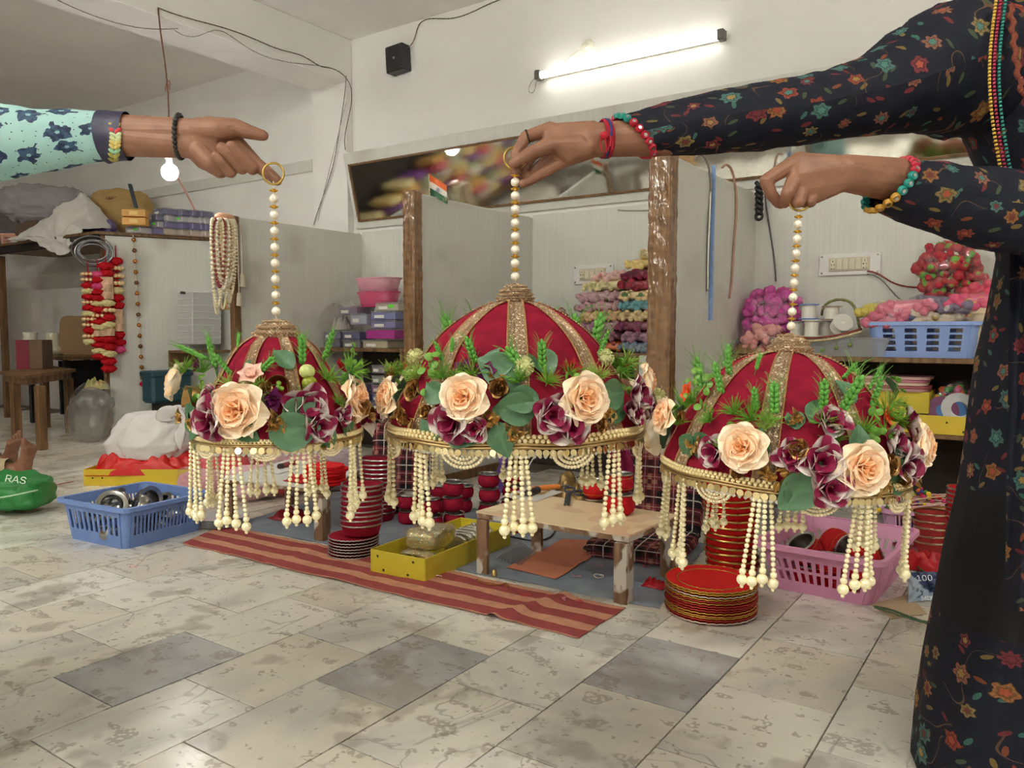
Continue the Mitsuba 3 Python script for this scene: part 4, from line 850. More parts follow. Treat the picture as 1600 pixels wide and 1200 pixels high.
# dress
def sl(P, r, **k):
    m, uv = sleeve(P, r, **k); return m, uv
TE, RE, GO = (26, 128, 118), (170, 28, 52), (176, 130, 44)
def cuff_beads(cols, r, n):
    """crocheted mirror beads sewn round the sleeve's opening; cols runs down the side towards the viewer"""
    V, C = RING['v'], RING['v'].mean(0); Q = smooth_path(V, 400, True); d = np.r_[0, np.cumsum(np.linalg.norm(np.diff(Q, axis=0), axis=1))]
    toE = EYE - C; toE /= np.linalg.norm(toE)
    for k in range(n):
        q = Q[np.searchsorted(d, d[-1] * (k + .5) / n)]; nr = q - C; nr -= (nr @ RING['t']) * RING['t']; nr /= np.linalg.norm(nr); ax = RING['t']
        up_ = nr @ UP; fr_ = nr @ toE; i = int(np.clip((.5 - .5 * up_) * len(cols), 0, len(cols) - 1)) if fr_ > -.2 else int(np.clip((.5 - .5 * up_) * len(cols) * .6 + k % 3, 0, len(cols) - 1))
        W = frame(nr, ax, q + nr * .001 - ax * .001); k_ = wr.p('mirror_bead', X(lathe([(0, -.003), (r, -.003), (r * 1.02, .0015), (r * .8, .004), (r * .5, .0025), (0, .0025)], 18), W), 'satin', lin(cols[i]), 40)
        wr.p('mirror_disc', X(cyl(r * .42, .001, 14), W @ Tm(0, 0, .0028)), 'metal', lin((210, 210, 210)), under=k_)
m, uv = sl([J(992, 213, DM + .0), J(1060, 200, DM + .012), J(1180, 184, 1.27), J(1290, 166, 1.29), J(1370, 146, 1.32), J(1440, 120, DW), J(1500, 108, DW + .03), J(1570, 108, DW + .05)], [.0345, .043, .052, .055, .068, .094, .118, .105], fold=.13, seed=2, flat=.95, shear=.62)
cuff_beads([TE, TE, RE, RE, RE, GO, RE, RE], .0062, 19)
wr.p('sleeve', m, 'navy_floral', smooth=True, uv=uv)
m, uv = sl([J(1392, 288, DR + .01), J(1450, 304, DR + .03), J(1540, 325, 1.20), J(1640, 335, 1.22), J(1700, 320, 1.24), J(1760, 200, 1.34), J(1790, 110, DW + .07)], [.0415, .050, .060, .066, .07, .068, .075], fold=.12, seed=4, flat=.9, shear=-.45)
cuff_beads([RE, RE, RE, TE, TE, TE, GO, GO], .0066, 21)
wr.p('sleeve', m, 'navy_floral', smooth=True, uv=uv)
prof = [(-8, 1585, 1650), (20, 1510, 1650), (60, 1488, 1650), (140, 1500, 1652), (210, 1522, 1656), (262, 1545, 1662), (330, 1562, 1674), (400, 1574, 1684), (480, 1562, 1690), (560, 1546, 1692), (640, 1536, 1692), (720, 1528, 1692), (790, 1518, 1690), (860, 1503, 1688), (960, 1486, 1684), (1050, 1468, 1680), (1130, 1454, 1680), (1210, 1446, 1680), (1245, 1444, 1680)]
rows = []
for v_, ul, uc in prof:
    c = J(uc, v_, DW + .05); a = (uc - ul) * (DW + .05) / FPX; a = max(a, .05)
    rows.append((c, RT * a, F0 * min(a * .95, .14 if v_ < 420 else .22)))
m, uv = loft(rows, 72, .035, 8, 5); uv = uv + [0, 0]
wr.p('dress', m, 'navy_floral', smooth=True, uv=uv)
# hanging front panel of the dress
def panel(u, v):
    uu = 1578 + u * 90 - 8 * v; vv = 395 + v * 560; Dp = DW - .075 - .10 * v + .018 * np.sin(u * 9 + v * 2)
    P = EYE + (FW + ((uu - 800) / FPX)[..., None] * RT - ((vv - 600) / FPX)[..., None] * UP) * Dp[..., None]; return P[..., 0], P[..., 1], P[..., 2]
m = sheet(panel, 24, 40); uvp = np.stack([np.tile(np.linspace(0, .1, 24), 40) - 100, np.repeat(np.linspace(1, .4, 40), 24)], -1)
wr.p('front_panel', m, 'navy_floral', smooth=True, uv=uvp)
for k, (c, o) in enumerate((((196, 160, 60), 0), ((150, 30, 60), 7), ((30, 120, 110), 15))):
    Q = smooth_path([J(1556 + o, 2, DW - .092), J(1549 + o, 60, DW - .100), J(1546 + o, 120, DW - .108), J(1551 + o, 190, DW - .110), J(1563 + o, 262, DW - .106)], 46)
    t_ = np.gradient(Q, axis=0); st = cat([tube(np.array([q - d * .30, q + d * .30]), .0026, 6) for q, d in zip(Q, t_)])
    wr.p('embroidery_line', st, 'satin', lin(c), True)
Q = smooth_path([J(1578, 10, DW - .090), J(1584, 60, DW - .105), J(1590, 110, DW - .112), J(1600, 150, DW - .114)], 40)
wr.p('neck_lace', cat([beads(Q + RT * .003 * np.sin(np.arange(40))[:, None], .0042, 1), tube(Q, .003, 6)]), 'matte', lin((110, 58, 44)), True)
# bracelet of red and blue thread, and a dark ring
def band_round(name, label, cat_, c, ax, r, rt, mat, col, n=60, turns=4, flat=1.25, wob=.002):
    W = frame(ax, UZ, c); a = np.linspace(0, 2 * PI * turns, n * turns); g = np.random.default_rng(4)
    P = np.stack([r * flat * np.cos(a), r * np.sin(a), wob * np.sin(a / turns * 2.7) * 2 + np.linspace(-wob, wob, len(a)) * 1.5], -1)
    t = Thing(name, label, cat_, W); t.p('band', tube(P, rt, 6), mat, col, True); return t, W
t, W = band_round('thread_bracelet', 'red and blue sacred thread bracelet on the wrist over the large umbrella', 'bracelet', J(945, 217, DM - .012), J(1040, 213, DM + .01) - J(925, 218, DM - .016), .0275, .0016, 'matte', lin((150, 34, 52)), turns=5, flat=1.05)
t.p('blue_strand', tube(np.stack([.0292 * np.cos(np.linspace(0, 2 * PI, 50)), .0285 * np.sin(np.linspace(0, 2 * PI, 50)), .003 * np.sin(np.linspace(0, 12, 50))], -1), .0018, 6), 'matte', lin((34, 62, 112)), True)
kq = np.linalg.inv(W) @ np.r_[J(944, 212, DM - .048), 1]
t.p('knot', cat([sph(.0065, 2, kq[:3])] + [tube(smooth_path([kq[:3], kq[:3] + [dx * .5, dy * .5 - .0, dz], kq[:3] + [dx - .018, dy, dz]], 8), .0013, 5) for dx, dy, dz in ((.0, .006, .006), (-.004, .002, .010), (-.006, -.002, -.004), (-.008, .004, .0), (-.004, -.004, .006))]), 'matte', lin((168, 40, 50)), True)
solo('finger_ring', 'thin dark ring on the forefinger over the large umbrella', 'ring', X(lathe([(.0103, -.0012), (.0112, -.0012), (.0112, .0012), (.0103, .0012), (.0103, -.0012)], 24), frame(J(822, 214, 1) - J(860, 202, 1), UZ, J(824, 213.5, DM - .022))), 'metal', lin((70, 62, 52)), 30)

# --- woman on the left, only her arm in the picture
wl = Thing('person', 'woman at left in turquoise flowered sleeve pointing one finger through a ring', 'person')
b = DL - .01
hl = uni([blob_hull([(J(302, 206, b), .0165), (J(302, 229, b), .0165), (J(330, 200, b - .006), .0165), (J(362, 214, b + .004), .0125), (J(344, 262, b + .006), .0125), (J(318, 250, b + .004), .0135)], 20),
          blob_hull([(J(312, 203, b - .006), .0175), (J(344, 204, b - .012), .0155), (J(362, 203, b - .010), .0135)], 20), blob_hull([(J(312, 235, b - .006), .0155), (J(330, 255, b - .010), .0140), (J(344, 266, b - .006), .0115)], 20),
          bone(J(302, 208, b), J(200, 209, b + .02), .0205, .0275), bone(J(302, 226, b), J(190, 216, b + .02), .0195, .0265)]
         + fingers(b, [[(340, 200, -.010, .0155), (367, 199, -.012, .0128), (392, 207, -.014, .0098), (408, 211, -.014, .0082), (412, 212, -.014, .0070)],
                       [(366, 220, .004, .0125), (401, 257, .002, .0102), (421, 272, .002, .0088), (433, 282, .002, .0074)],
                       [(362, 230, .004, .0122), (394, 262, -.006, .0104), (372, 240, -.020, .0092), (362, 229, -.024, .008)],
                       [(354, 246, .004, .0118), (378, 262, -.008, .0098), (358, 241, -.022, .0088), (347, 231, -.024, .0078)],
                       [(344, 260, .004, .0112), (360, 268, -.008, .0092), (346, 252, -.020, .0082), (338, 243, -.022, .007)]]))
hl = soft(hl, .0035, 12)
el, shl = J(-70, 228, b + .03), J(-300, 110, b + .10)
cL = J(-430, 160, b + .16); wL = gl(cL, .98); hL = gl(cL, .86)
fd = RT; sdl = F0
body = uni([blob_hull([(shl, .05), (cL + sdl * .14 + [0, 0, .06], .05), (cL - sdl * .06, .085), (cL + sdl * .07, .085), (cL + [0, 0, .12], .055)]), blob_hull([(cL - sdl * .06, .085), (cL + sdl * .07, .085), (wL - sdl * .05, .08), (wL + sdl * .05, .08)]),
            blob_hull([(wL - sdl * .05, .08), (wL + sdl * .05, .08), (hL - sdl * .07, .10), (hL + sdl * .07, .10)]), chain([(shl, .048), (el, .037), (J(195, 212, b + .02), .0275)]),
            chain([(cL + sdl * .16 + [0, 0, .05], .048), (cL + sdl * .2 - [0, 0, .2], .038), (cL + sdl * .19 + fd * .05 - [0, 0, .42], .026), (cL + sdl * .19 + fd * .08 - [0, 0, .56], .018)])]
           + [chain([(hL + sdl * s * .08, .085), (gl(hL + sdl * s * .08 + fd * .02, .43), .055), (gl(hL + sdl * s * .08, .08), .036)]) for s in (-1, 1)]
           + [blob_hull([(gl(hL + sdl * s * .08, .035), .032), (gl(hL + sdl * s * .085 + fd * .17, .018), .016), (gl(hL + sdl * s * .06 + fd * .18, .018), .016)]) for s in (-1, 1)])
body = uni([soft(uni([body, head(wl, cL + np.array([0, 0, .33]), UZ, fd, .3)]), .016, 6), hl])
wl.p('body', body, 'skin', smooth=True)
m, uv = sleeve([J(193, 212, b + .018), J(160, 213, b + .02), J(80, 218, b + .024), J(0, 223, b + .028), J(-80, 226, b + .03), J(-190, 180, b + .06), J(-300, 120, b + .10), J(-360, 110, b + .13)], [.0335, .0355, .044, .055, .060, .066, .078, .08], fold=.12, seed=6, flat=.8)
wl.p('sleeve', m, 'turq_floral', smooth=True, uv=uv)
m, uv = sleeve([cL + sdl * .14 + [0, 0, .06], cL + sdl * .2 - [0, 0, .2], cL + sdl * .19 + fd * .05 - [0, 0, .40]], [.07, .055, .042], fold=.12, seed=8, flat=.9, up=fd)
wl.p('sleeve', m, 'turq_floral', smooth=True, uv=uv)
rows = [(gl(cL, z), sdl * a, fd * d) for z, a, d in ((1.30, .05, .05), (1.27, .15, .08), (1.18, .19, .12), (1.05, .17, .13), (.95, .16, .12), (.86, .20, .15), (.6, .26, .19), (.3, .31, .23), (.1, .34, .25))]
m, uv = loft(rows, 64, .05, 9, 3); wl.p('kurta', m, 'turq_floral', smooth=True, uv=uv)
# cuff: navy band with stitched leaves
m, uv = sleeve([J(200, 213, b + .018), J(190, 213, b + .018), J(178, 213, b + .019), J(163, 214, b + .02)], [.0350, .0350, .0362, .0385], fold=.02, seed=1, seg=14, flat=.82)
wl.p('cuff', m, 'satin', lin((26, 24, 56)), True)
em = [((176, 40, 52), 188), ((196, 170, 90), 196), ((210, 60, 66), 204), ((200, 216, 170), 211), ((198, 206, 150), 217), ((206, 190, 110), 223), ((200, 180, 100), 229), ((150, 196, 160), 236), ((170, 160, 80), 243), ((150, 140, 70), 249)]
for c, v_ in em:
    yy = (v_ - 213) / 36.0; dD = -.0325 * math.sqrt(max(0.02, 1 - yy * yy)) * .85
    for s in (-1, 1):
        P = J(181 - 3 * abs(yy) + s * 4, v_, b + .017 + dD); W = frame(EYE - P, RT, P) @ Rm('z', s * 38 + 90 * 0)
        wl.p('stitched_leaf', X(sph(1, 1, s=(.0058, .0030, .0018)), W), 'satin', lin(c), True)
t = Thing('bead_bracelet', 'black bead bracelet on the wrist at left', 'bracelet')
W = frame(J(302, 214, b) - J(200, 212, b), UZ, J(281, 213.5, b + .003)); bd = shape(sph(.0036, 2), 'gloss', lin((14, 14, 18)), True)
for k in range(28):
    a = k * 2 * PI / 28; t.p('bead', bd, M=W @ Tm(.0303 * math.cos(a), .0238 * math.sin(a), .002 * math.sin(a)))

# --- person sitting on the floor at far left, only the bare feet in the picture
ps = Thing('person', 'person sitting on the floor at the left edge, bare feet together', 'person')
D0 = 4.25; ank = [fl(34, 752) + [0, 0, .06], fl(14, 742) + [0, 0, .07]]
def foot(A_, ex, side, tl_=.20):
    """foot standing on its heel: A_ ankle, ex the way the sole faces, toes up"""
    up_ = UZ * .97 + ex * .12 - F0 * .0; s_ = side
    H_ = A_ + ex * .015 - UZ * .025
    pts = [blob_hull([(H_, .034), (A_ + UZ * .02, .034), (H_ + up_ * .09 + ex * .01, .028), (H_ + up_ * .09 + ex * .01 + s_ * .02, .024)]), blob_hull([(H_ + up_ * .09 + ex * .01, .026), (H_ + up_ * .09 + s_ * .02 + ex * .01, .024), (H_ + up_ * .155 + ex * .03 - s_ * .022, .017), (H_ + up_ * .14 + ex * .03 + s_ * .036, .015)])]
    for k in range(5):
        o = s_ * (-.028 + .0165 * k); L = .20 - .011 * k; pts.append(bone(H_ + up_ * .15 + o + ex * .03, H_ + up_ * L + o + ex * .024, .013 - .001 * k, (.0125 if k == 0 else .0092)))
    return pts
exs = (RT * .92 - F0 * .38); exs /= np.linalg.norm(exs)
fs, lg = [], []
for A_, s in zip(ank, (F0 * .9 + RT * .3, -F0 * .9 - RT * .3)):
    kn_ = A_ - RT * .42 + UZ * .04 + F0 * .05; fs += foot(A_, exs, s); lg += [chain([(A_, .033), (A_ - RT * .12, .045), (A_ - RT * .26 + UZ * .02, .055), (kn_, .058), (kn_ - RT * .40 + UZ * .03, .085)])]
hp = ank[0] - RT * .95 + UZ * .06
bd_ = uni([soft(uni(fs), .006, 10), soft(uni(lg + [blob_hull([(hp - F0 * .08, .11), (hp + F0 * .12, .11), (hp + UZ * .25, .11)]), blob_hull([(hp + UZ * .25, .11), (hp + UZ * .46 - F0 * .12, .06), (hp + UZ * .46 + F0 * .14, .06)]), chain([(hp + UZ * .46 - F0 * .15, .05), (hp + UZ * .2 - F0 * .2 + RT * .05, .04), (hp + UZ * .08 - F0 * .1 + RT * .25, .03)]), chain([(hp + UZ * .46 + F0 * .16, .05), (hp + UZ * .2 + F0 * .22 + RT * .05, .04), (hp + UZ * .08 + F0 * .1 + RT * .25, .03)]), head(ps, hp + UZ * .70, UZ, RT, .2)]), .016, 6)])
ps.p('body', bd_, 'skin', smooth=True)
for A_ in ank:
    m, uv = sleeve([A_ - RT * .055 + UZ * .005, A_ - RT * .10, A_ - RT * .26 + UZ * .02, A_ - RT * .42 + UZ * .04 + F0 * .05, A_ - RT * .84 + UZ * .07 + F0 * .05], [.058, .062, .075, .085, .11], fold=.15, seed=3, flat=.9)
    ps.p('trouser_leg', m, 'matte', lin((178, 162, 132)), True)
m, uv = loft([(hp + UZ * z, F0 * a, RT * d) for z, a, d in ((.50, .05, .05), (.485, .16, .08), (.42, .20, .12), (.25, .17, .14), (.08, .19, .16), (-.03, .22, .2))], 48, .04, 8, 2); ps.p('kurta', m, 'matte', lin((150, 60, 62)), True)
for s_ in (-1, 1):
    q0 = hp + UZ * .46 + F0 * .155 * s_; m, uv = sleeve([q0, hp + UZ * .2 + F0 * .21 * s_ + RT * .05, hp + UZ * .11 + F0 * .13 * s_ + RT * .19], [.065, .056, .045], fold=.1, seed=4, flat=.95, up=RT); ps.p('sleeve', m, 'matte', lin((150, 60, 62)), True)
ORD = ['topmost', 'second', 'third', 'fourth', 'fifth', 'sixth', 'seventh', 'eighth', 'ninth', 'tenth', 'eleventh', 'twelfth', 'thirteenth', 'fourteenth', 'fifteenth']
def nth(k, n): q = n - 1 - k; return ORD[0] if q == 0 else 'lowest' if k == 0 else ORD[q] + ' from the top'
# ---------------------------------------------------------------- builders for the stock on the floor and shelves
def rrect(w, d, r, n=5):
    P = []
    for cx, cy, a0 in ((w / 2 - r, d / 2 - r, 0), (-w / 2 + r, d / 2 - r, 90), (-w / 2 + r, -d / 2 + r, 180), (w / 2 - r, -d / 2 + r, 270)):
        for k in range(n + 1): a = math.radians(a0 + 90 * k / n); P.append((cx + r * math.cos(a), cy + r * math.sin(a)))
    return np.array(P)
def rect_frame(pa, pb, pd):
    """unit frame on the floor from three base corners (left, near, right): origin middle, x along near->right"""
    pa, pb, pd = map(np.asarray, (pa, pb, pd)); x = pd - pb; L = np.linalg.norm(x[:2]); x = x / L; y = np.cross([0, 0, 1.0], x); W = abs((pa - pb) @ y); s = 1 if (pa - pb) @ y > 0 else -1
    o = pb + x * L / 2 + y * s * W / 2; M = np.eye(4); M[:3, 0], M[:3, 1], M[:3, 2], M[:3, 3] = x, y, (0, 0, 1), (o[0], o[1], o[2]); return M, L, W
def basket(name, label, M, Lb, Wb, Lt, Wt, Hh, col, slots=12, slots2=8, rows=1, group=None, z0=.28, z1=.80, th=.003):
    t = Thing(name, label, 'basket', M, group); c = lin(col); cc = vary(c, .06, 20)
    def side(part, lb, lt, off_b, off_t, ang, ns):
        r = .03; hl, ht = lb / 2 - r * .7, lt / 2 - r
        P = Polygon([(-hl, 0), (hl, 0), (ht, Hh), (-ht, Hh)]); pw = (lb - 2 * r) / ns
        for k in range(ns):
            for j in range(rows):
                xa = -hl + r * .2 + (2 * hl - .4 * r) * (k + .5) / ns; hz = (z1 - z0) * Hh / rows; za = z0 * Hh + hz * j; sc = lambda z: 1 + (ht / hl - 1) * z / Hh
                w_ = pw * .30; P = P.difference(Polygon([(xa * sc(za) - w_, za + .004), (xa * sc(za) + w_, za + .004), (xa * sc(za + hz) + w_, za + hz - .004), (xa * sc(za + hz) - w_, za + hz - .004)]))
        m = prism(P, th); tl_ = math.degrees(math.atan2(off_t - off_b, Hh))
        t.p(part, X(m, Rm('z', ang) @ Tm(0, -off_b, 0) @ Rm('x', 90 + tl_) @ Sm(1, 1 / math.cos(math.radians(tl_)), 1)), 'satin', cc)
    for a in (0, 180): side('side_wall', Lb, Lt, Wb / 2, Wt / 2, a, slots)
    for a in (90, 270): side('end_wall', Wb, Wt, Lb / 2, Lt / 2, a, slots2)
    for sx in (-1, 1):
        for sy in (-1, 1):
            n = 7; a0 = {(1, 1): 0, (-1, 1): 90, (-1, -1): 180, (1, -1): 270}[(sx, sy)]; r = .03
            def fn(u, v):
                a = np.radians(a0 + 90 * u); rb = r * .7 + (r - r * .7) * v
                return sx * ((Lb / 2 - r * .7) * (1 - v) + (Lt / 2 - r) * v) + rb * np.cos(a), sy * ((Wb / 2 - r * .7) * (1 - v) + (Wt / 2 - r) * v) + rb * np.sin(a), v * Hh
            t.p('corner', thick(sheet(fn, n, 4), -th), 'satin', cc, True)
    t.p('bottom', X(prism(Polygon(rrect(Lb, Wb, .022)), th), Tm(0, 0, .001)), 'satin', cc)
    Q = rrect(Lt, Wt, .03); A_ = np.c_[Q, np.full(len(Q), Hh)]
    out = np.c_[Q * (1 + .018 / np.abs(Q).max()), np.full(len(Q), Hh)]; n = len(Q); lo = out - [0, 0, .012]
    v = np.vstack([A_, A_ * [1, 1, 1] + [0, 0, .003], out + [0, 0, .003], lo, A_ * [1.0, 1.0, 1] - [0, 0, .001]]); f = []
    for k in range(4):
        i = np.arange(n); j = (i + 1) % n; f += [np.stack([k * n + i, k * n + j, (k + 1) * n + j], 1), np.stack([k * n + i, (k + 1) * n + j, (k + 1) * n + i], 1)]
    t.p('rim', (v, np.vstack(f)), 'satin', lin(col) * 1.1, 30)
    return t
STEEL = lin((176, 174, 170))
def steel_bowl(label, M, r=.055, group=None):
    t = Thing('steel_bowl', label, 'bowl', M, group)
    t.p('bowl', thick(lathe([(0, 0), (r * .5, .002), (r * .85, r * .25), (r, r * .6), (r * .95, r * .95), (r * .82, r * 1.12)], 32), .001), 'metal', STEEL, True)
    t.p('rim', lathe([(r * .80, r * 1.12), (r * 1.10, r * 1.16), (r * 1.14, r * 1.22), (r * 1.08, r * 1.24), (r * .80, r * 1.15), (r * .80, r * 1.12)], 32), 'metal', STEEL, 40); return t
def pot(label, M, r=.045, h=.066, col=(140, 16, 40), lid='open', gold=False, group=None):
    """round little pot clothed in velvet, with a steel rim"""
    t = Thing('velvet_pot', label, 'pot', M, group); c = vary(lin(col), .25, 40)
    t.p('body', lathe([(0, 0), (r * .62, 0), (r * .9, h * .16), (r, h * .42), (r * .98, h * .65), (r * .86, h * .88), (r * .80, h * .93)], 28), 'velvet', c, True)
    t.p('rim', lathe([(r * .80, h * .93), (r * .95, h * .96), (r * .98, h), (r * .92, h * 1.03), (r * .76, h), (r * .74, h * .95), (r * .80, h * .93)], 28), 'metal', STEEL, 40, label='steel rim')
    if lid == 'dome': t.p('lid', lathe([(r * .9, h * 1.0), (r * .84, h * 1.12), (r * .5, h * 1.24), (0, h * 1.28)], 28), 'metal', STEEL, True)
    else: t.p('inside', lathe([(r * .76, h * .98), (r * .72, h * .5), (r * .4, h * .12), (0, h * .1)], 24), 'metal', STEEL * .8, True)
    if gold:
        a = np.linspace(0, 2 * PI, 70)[:-1]
        t.p('gold_trim', cat([beads(np.stack([q * r * np.cos(a), q * r * np.sin(a), 0 * a + z], -1), .0014, 0) for q, z in ((.95, h * .22), (.93, h * .80))]), 'metal', GOLD, True)
    return t
def rim_stack(name, label, cat_, P, r, n, pitch, col, trim, lean=(0, 0), group=None, jit=.0015, r2=None, seed=0):
    """nested velvet clad dishes, every dish a thing of its own"""
    g = np.random.default_rng(seed); h = .045; rb = r * .82
    dish = shape(lathe([(0, 0), (rb * .9, 0), (rb, .004), (r * .97, h * .85), (r * .985, h * .86), (r * .93, h * .85), (rb * .92, .006), (0, .004)], 32), 'velvet', vary(lin(col), .2, 30), True)
    rim = shape(lathe([(r * .93, h * .84), (r * 1.0, h * .83), (r * 1.015, h * .9), (r * 1.0, h * .97), (r * .93, h * .97), (r * .93, h * .84)], 32), 'metal', lin(trim), 40)
    a = np.linspace(0, 2 * PI, 64)[:-1]
    for k in range(n):
        M = Tm(P + np.array([lean[0] * k + g.uniform(-jit, jit), lean[1] * k + g.uniform(-jit, jit), k * pitch])) @ Rm('x', g.uniform(-1.5, 1.5)) @ Rm('y', g.uniform(-1.5, 1.5))
        t = Thing(name, label + ', ' + nth(k, n), cat_, M, group); t.p('dish', dish); t.p('rim', rim)
def _disc_set(): pass
def plate_stack(label, P, r, n, pitch, gold=True, col=(176, 18, 24), group=None, seed=0, toplab=None):
    g = np.random.default_rng(seed)
    pl = shape(lathe([(0, 0), (r * .8, 0), (r * .97, .004), (r, .007), (r * .98, .009), (r * .85, .006), (0, .005)], 44), 'velvet', vary(lin(col), .15, 30), True)
    a = np.linspace(0, 2 * PI, 110)[:-1]; tr = [shape(cat([tube(np.stack([r * np.cos(a), r * np.sin(a), .0075 + .0012 * np.sin(a * 36)], -1), .0024, 6, True)]), 'brushed', lin(q) if gold else STEEL, True) for q in ((196, 150, 66), (206, 196, 180), (170, 60, 50), (190, 140, 70))]
    inn = shape(tube(np.stack([.74 * r * np.cos(a), .74 * r * np.sin(a), .0062 + .001 * np.sin(a * 30)], -1), .002, 6, True), 'brushed', lin((186, 140, 60)), True)
    for k in range(n):
        M = Tm(P + np.array([g.uniform(-.002, .002), g.uniform(-.002, .002), k * pitch])) @ Rm('x', g.uniform(-.4, .4)) @ Rm('y', g.uniform(-.4, .4))
        t = Thing('velvet_plate', toplab if k == n - 1 and toplab else label + ', ' + nth(k, n), 'plate', M, None if k == n - 1 and toplab else group); t.p('plate', pl); t.p('edge_braid', tr[0 if k == n - 1 else g.integers(4)])
        if k == n - 1 and gold: t.p('inner_braid', inn)
def cloth_heap(name, label, cat_, P, lx, ly, h, col, seed, mat='satin', n=44, yaw=0., fold=.9, kind=None):
    """rumpled cloth lying in a heap"""
    def fn(u, v):
        x, y = (u - .5) * 2, (v - .5) * 2; rr = np.clip(1 - (np.abs(x) ** 2.6 + np.abs(y) ** 2.6), 0, 1)
        q = np.stack([u * 5 + seed, v * 5, 0 * u + seed], -1); rg = np.abs(meshkit.fbm(q, 3, seed) - .5) * 2; wob = meshkit.fbm(q * .7 + 9, 2, seed + 1) - .5
        z = h * (rr ** .5) * (.35 + fold * rg + .35 * wob) + .004
        e = 1 + .22 * (meshkit.noise(np.stack([np.arctan2(y, x) * 1.6 + 9, 0 * u, 0 * u + seed], -1), seed) - .5)
        return x * lx / 2 * e, y * ly / 2 * e, np.maximum(z, .003)
    return solo(name, label, cat_, X(thick(sheet(fn, n, n), -.0015), Tm(P) @ Rm('z', yaw)), mat, vary(lin(col), .18, 14, seed), True)
def floor_sheet(name, label, cat_, A_, B_, C_, D_, z, mat, nu=70, nv=26, amp=.004, seed=0, uvs=(1, 1), folds=()):
    """cloth on the floor with corners A B (near edge) C D (far edge)"""
    A_, B_, C_, D_ = map(np.asarray, (A_, B_, C_, D_))
    def fn(u, v):
        P = ((1 - u) * (1 - v))[..., None] * A_ + (u * (1 - v))[..., None] * B_ + (u * v)[..., None] * C_ + ((1 - u) * v)[..., None] * D_
        q = P * 9 + seed; k = meshkit.fbm(q, 3, seed); zz = z + amp * np.maximum(k - .42, 0) * 5
        for u0, w, hh, sk in folds: zz = zz + hh * np.exp(-((u - u0 - sk * v) / w) ** 2)
        e = .010 * (meshkit.noise(P * 16, seed) - .5)
        return P[..., 0] + e, P[..., 1] + e, zz
    m = thick(sheet(fn, nu, nv), -.0012); uvv = np.stack([np.tile(np.linspace(0, 1, nu), nv), np.repeat(np.linspace(0, 1, nv), nu)], -1)
    return solo(name, label, cat_, m, mat, smooth=True, uv=np.vstack([uvv, uvv]))
# cloth materials
def _stripe(p, n, uv):
    v = uv.y; s = dr.abs(dr.sin(v * 9.0 + .5 + .05 * noise(p.x * 4, p.y * 4))); k = smoothstep(.62, .70, s); w = .8 + .35 * fbm(p.x * 40, p.y * 40, 0., 3)
    return mix(rgb((182, 130, 106)), rgb((142, 66, 66)), k) * w
scene['striped_mat'] = two(prin(proc(_stripe), roughness=.8, specular=.2))
def _tarp(p, n, uv):
    f = fbm(p.x * 5, p.y * 5, 3., 4); w = fbm(p.x * 14, p.y * 14, 8., 3)
    return mix(mix(rgb((108, 118, 132)), rgb((142, 150, 160)), w), rgb((196, 112, 80)), smoothstep(.56, .66, f) * smoothstep(-1.95, -1.5, p.x) * .0)
scene['tarp'] = two(prin(proc(_tarp), roughness=.55, specular=.4))
def _plaid(p, n, uv):
    def st(t):
        q = t - dr.floor(t); return dr.select(q < .46, 1., dr.select((q > .66) & (q < .80), .55, 0.)), dr.select(dr.abs(q - .23) < .022, 1., 0.) + dr.select(dr.abs(q - .56) < .014, .45, 0.) + dr.select(dr.abs(q - .90) < .014, .45, 0.)
    a, la = st(uv.x / .115); b, lb = st(uv.y / .115)
    c = mix(rgb((118, 34, 44)), rgb((22, 20, 26)), dr.clip((a + b) * .55, 0, 1)); c = mix(c, rgb((172, 128, 104)), dr.select((a > .5) & (a < .6) & (b < .1), .6, dr.select((b > .5) & (b < .6) & (a < .1), .6, 0.)))
    w = .85 + .3 * noise(uv.x * 500, uv.y * 500, 0.)
    return mix(c, rgb((214, 204, 196)), dr.clip(dr.maximum(la, lb) * .7, 0, 1)) * w
scene['orange_cl'] = two(prin({'type': 'rgb', 'value': lin((190, 118, 90)).tolist()}, roughness=.8))
scene['plaid'] = two(prin(proc(_plaid), roughness=.8, specular=.2))
def _glitter(p, n, uv):
    r = cell_rand(p.x * 260, p.y * 260, p.z * 260); r2 = cell_rand(p.x * 260 + 31, p.y * 260, p.z * 260); l = noise(p.x * 60, p.y * 60, p.z * 60)
    c = mix(rgb((148, 128, 74)), rgb((206, 192, 140)), l)
    return dr.select(r > .88, dr.select(r2 > .6, rgb((120, 150, 170)), dr.select(r2 > .3, rgb((226, 150, 120)), rgb((246, 240, 210)))), c)
scene['glitter'] = two({'type': 'bumpmap', 'arbitrary': proc(_plbump, .001), 'scale': .004, 'b': prin(proc(_glitter), roughness=.25, metallic=.5)})
def _foil(p, n, uv): return .6 * noise(p.x * 60, p.y * 60, p.z * 60) + .4 * noise(p.x * 170, p.y * 170, p.z * 170)
scene['foil'] = two({'type': 'bumpmap', 'arbitrary': proc(_foil, .001), 'scale': .010, 'b': {'type': 'principled', 'base_color': {'type': 'rgb', 'value': [.78, .76, .70]}, 'metallic': .9, 'roughness': .2}})
def _confetti(p, n, uv):    # many small flowers in one packet; uv.y gives the packet's own mix of colours
    q = cell_rand(p.x * 34, p.y * 34, p.z * 34); c = pick(q, ((150, 40, 80), (206, 120, 150), (224, 200, 170), (120, 70, 110), (190, 60, 60), (214, 170, 90))) 
    return c * (.6 + .6 * noise(p.x * 110, p.y * 110, p.z * 110))
scene['confetti'] = two(prin(proc(_confetti), roughness=.6, specular=.3))

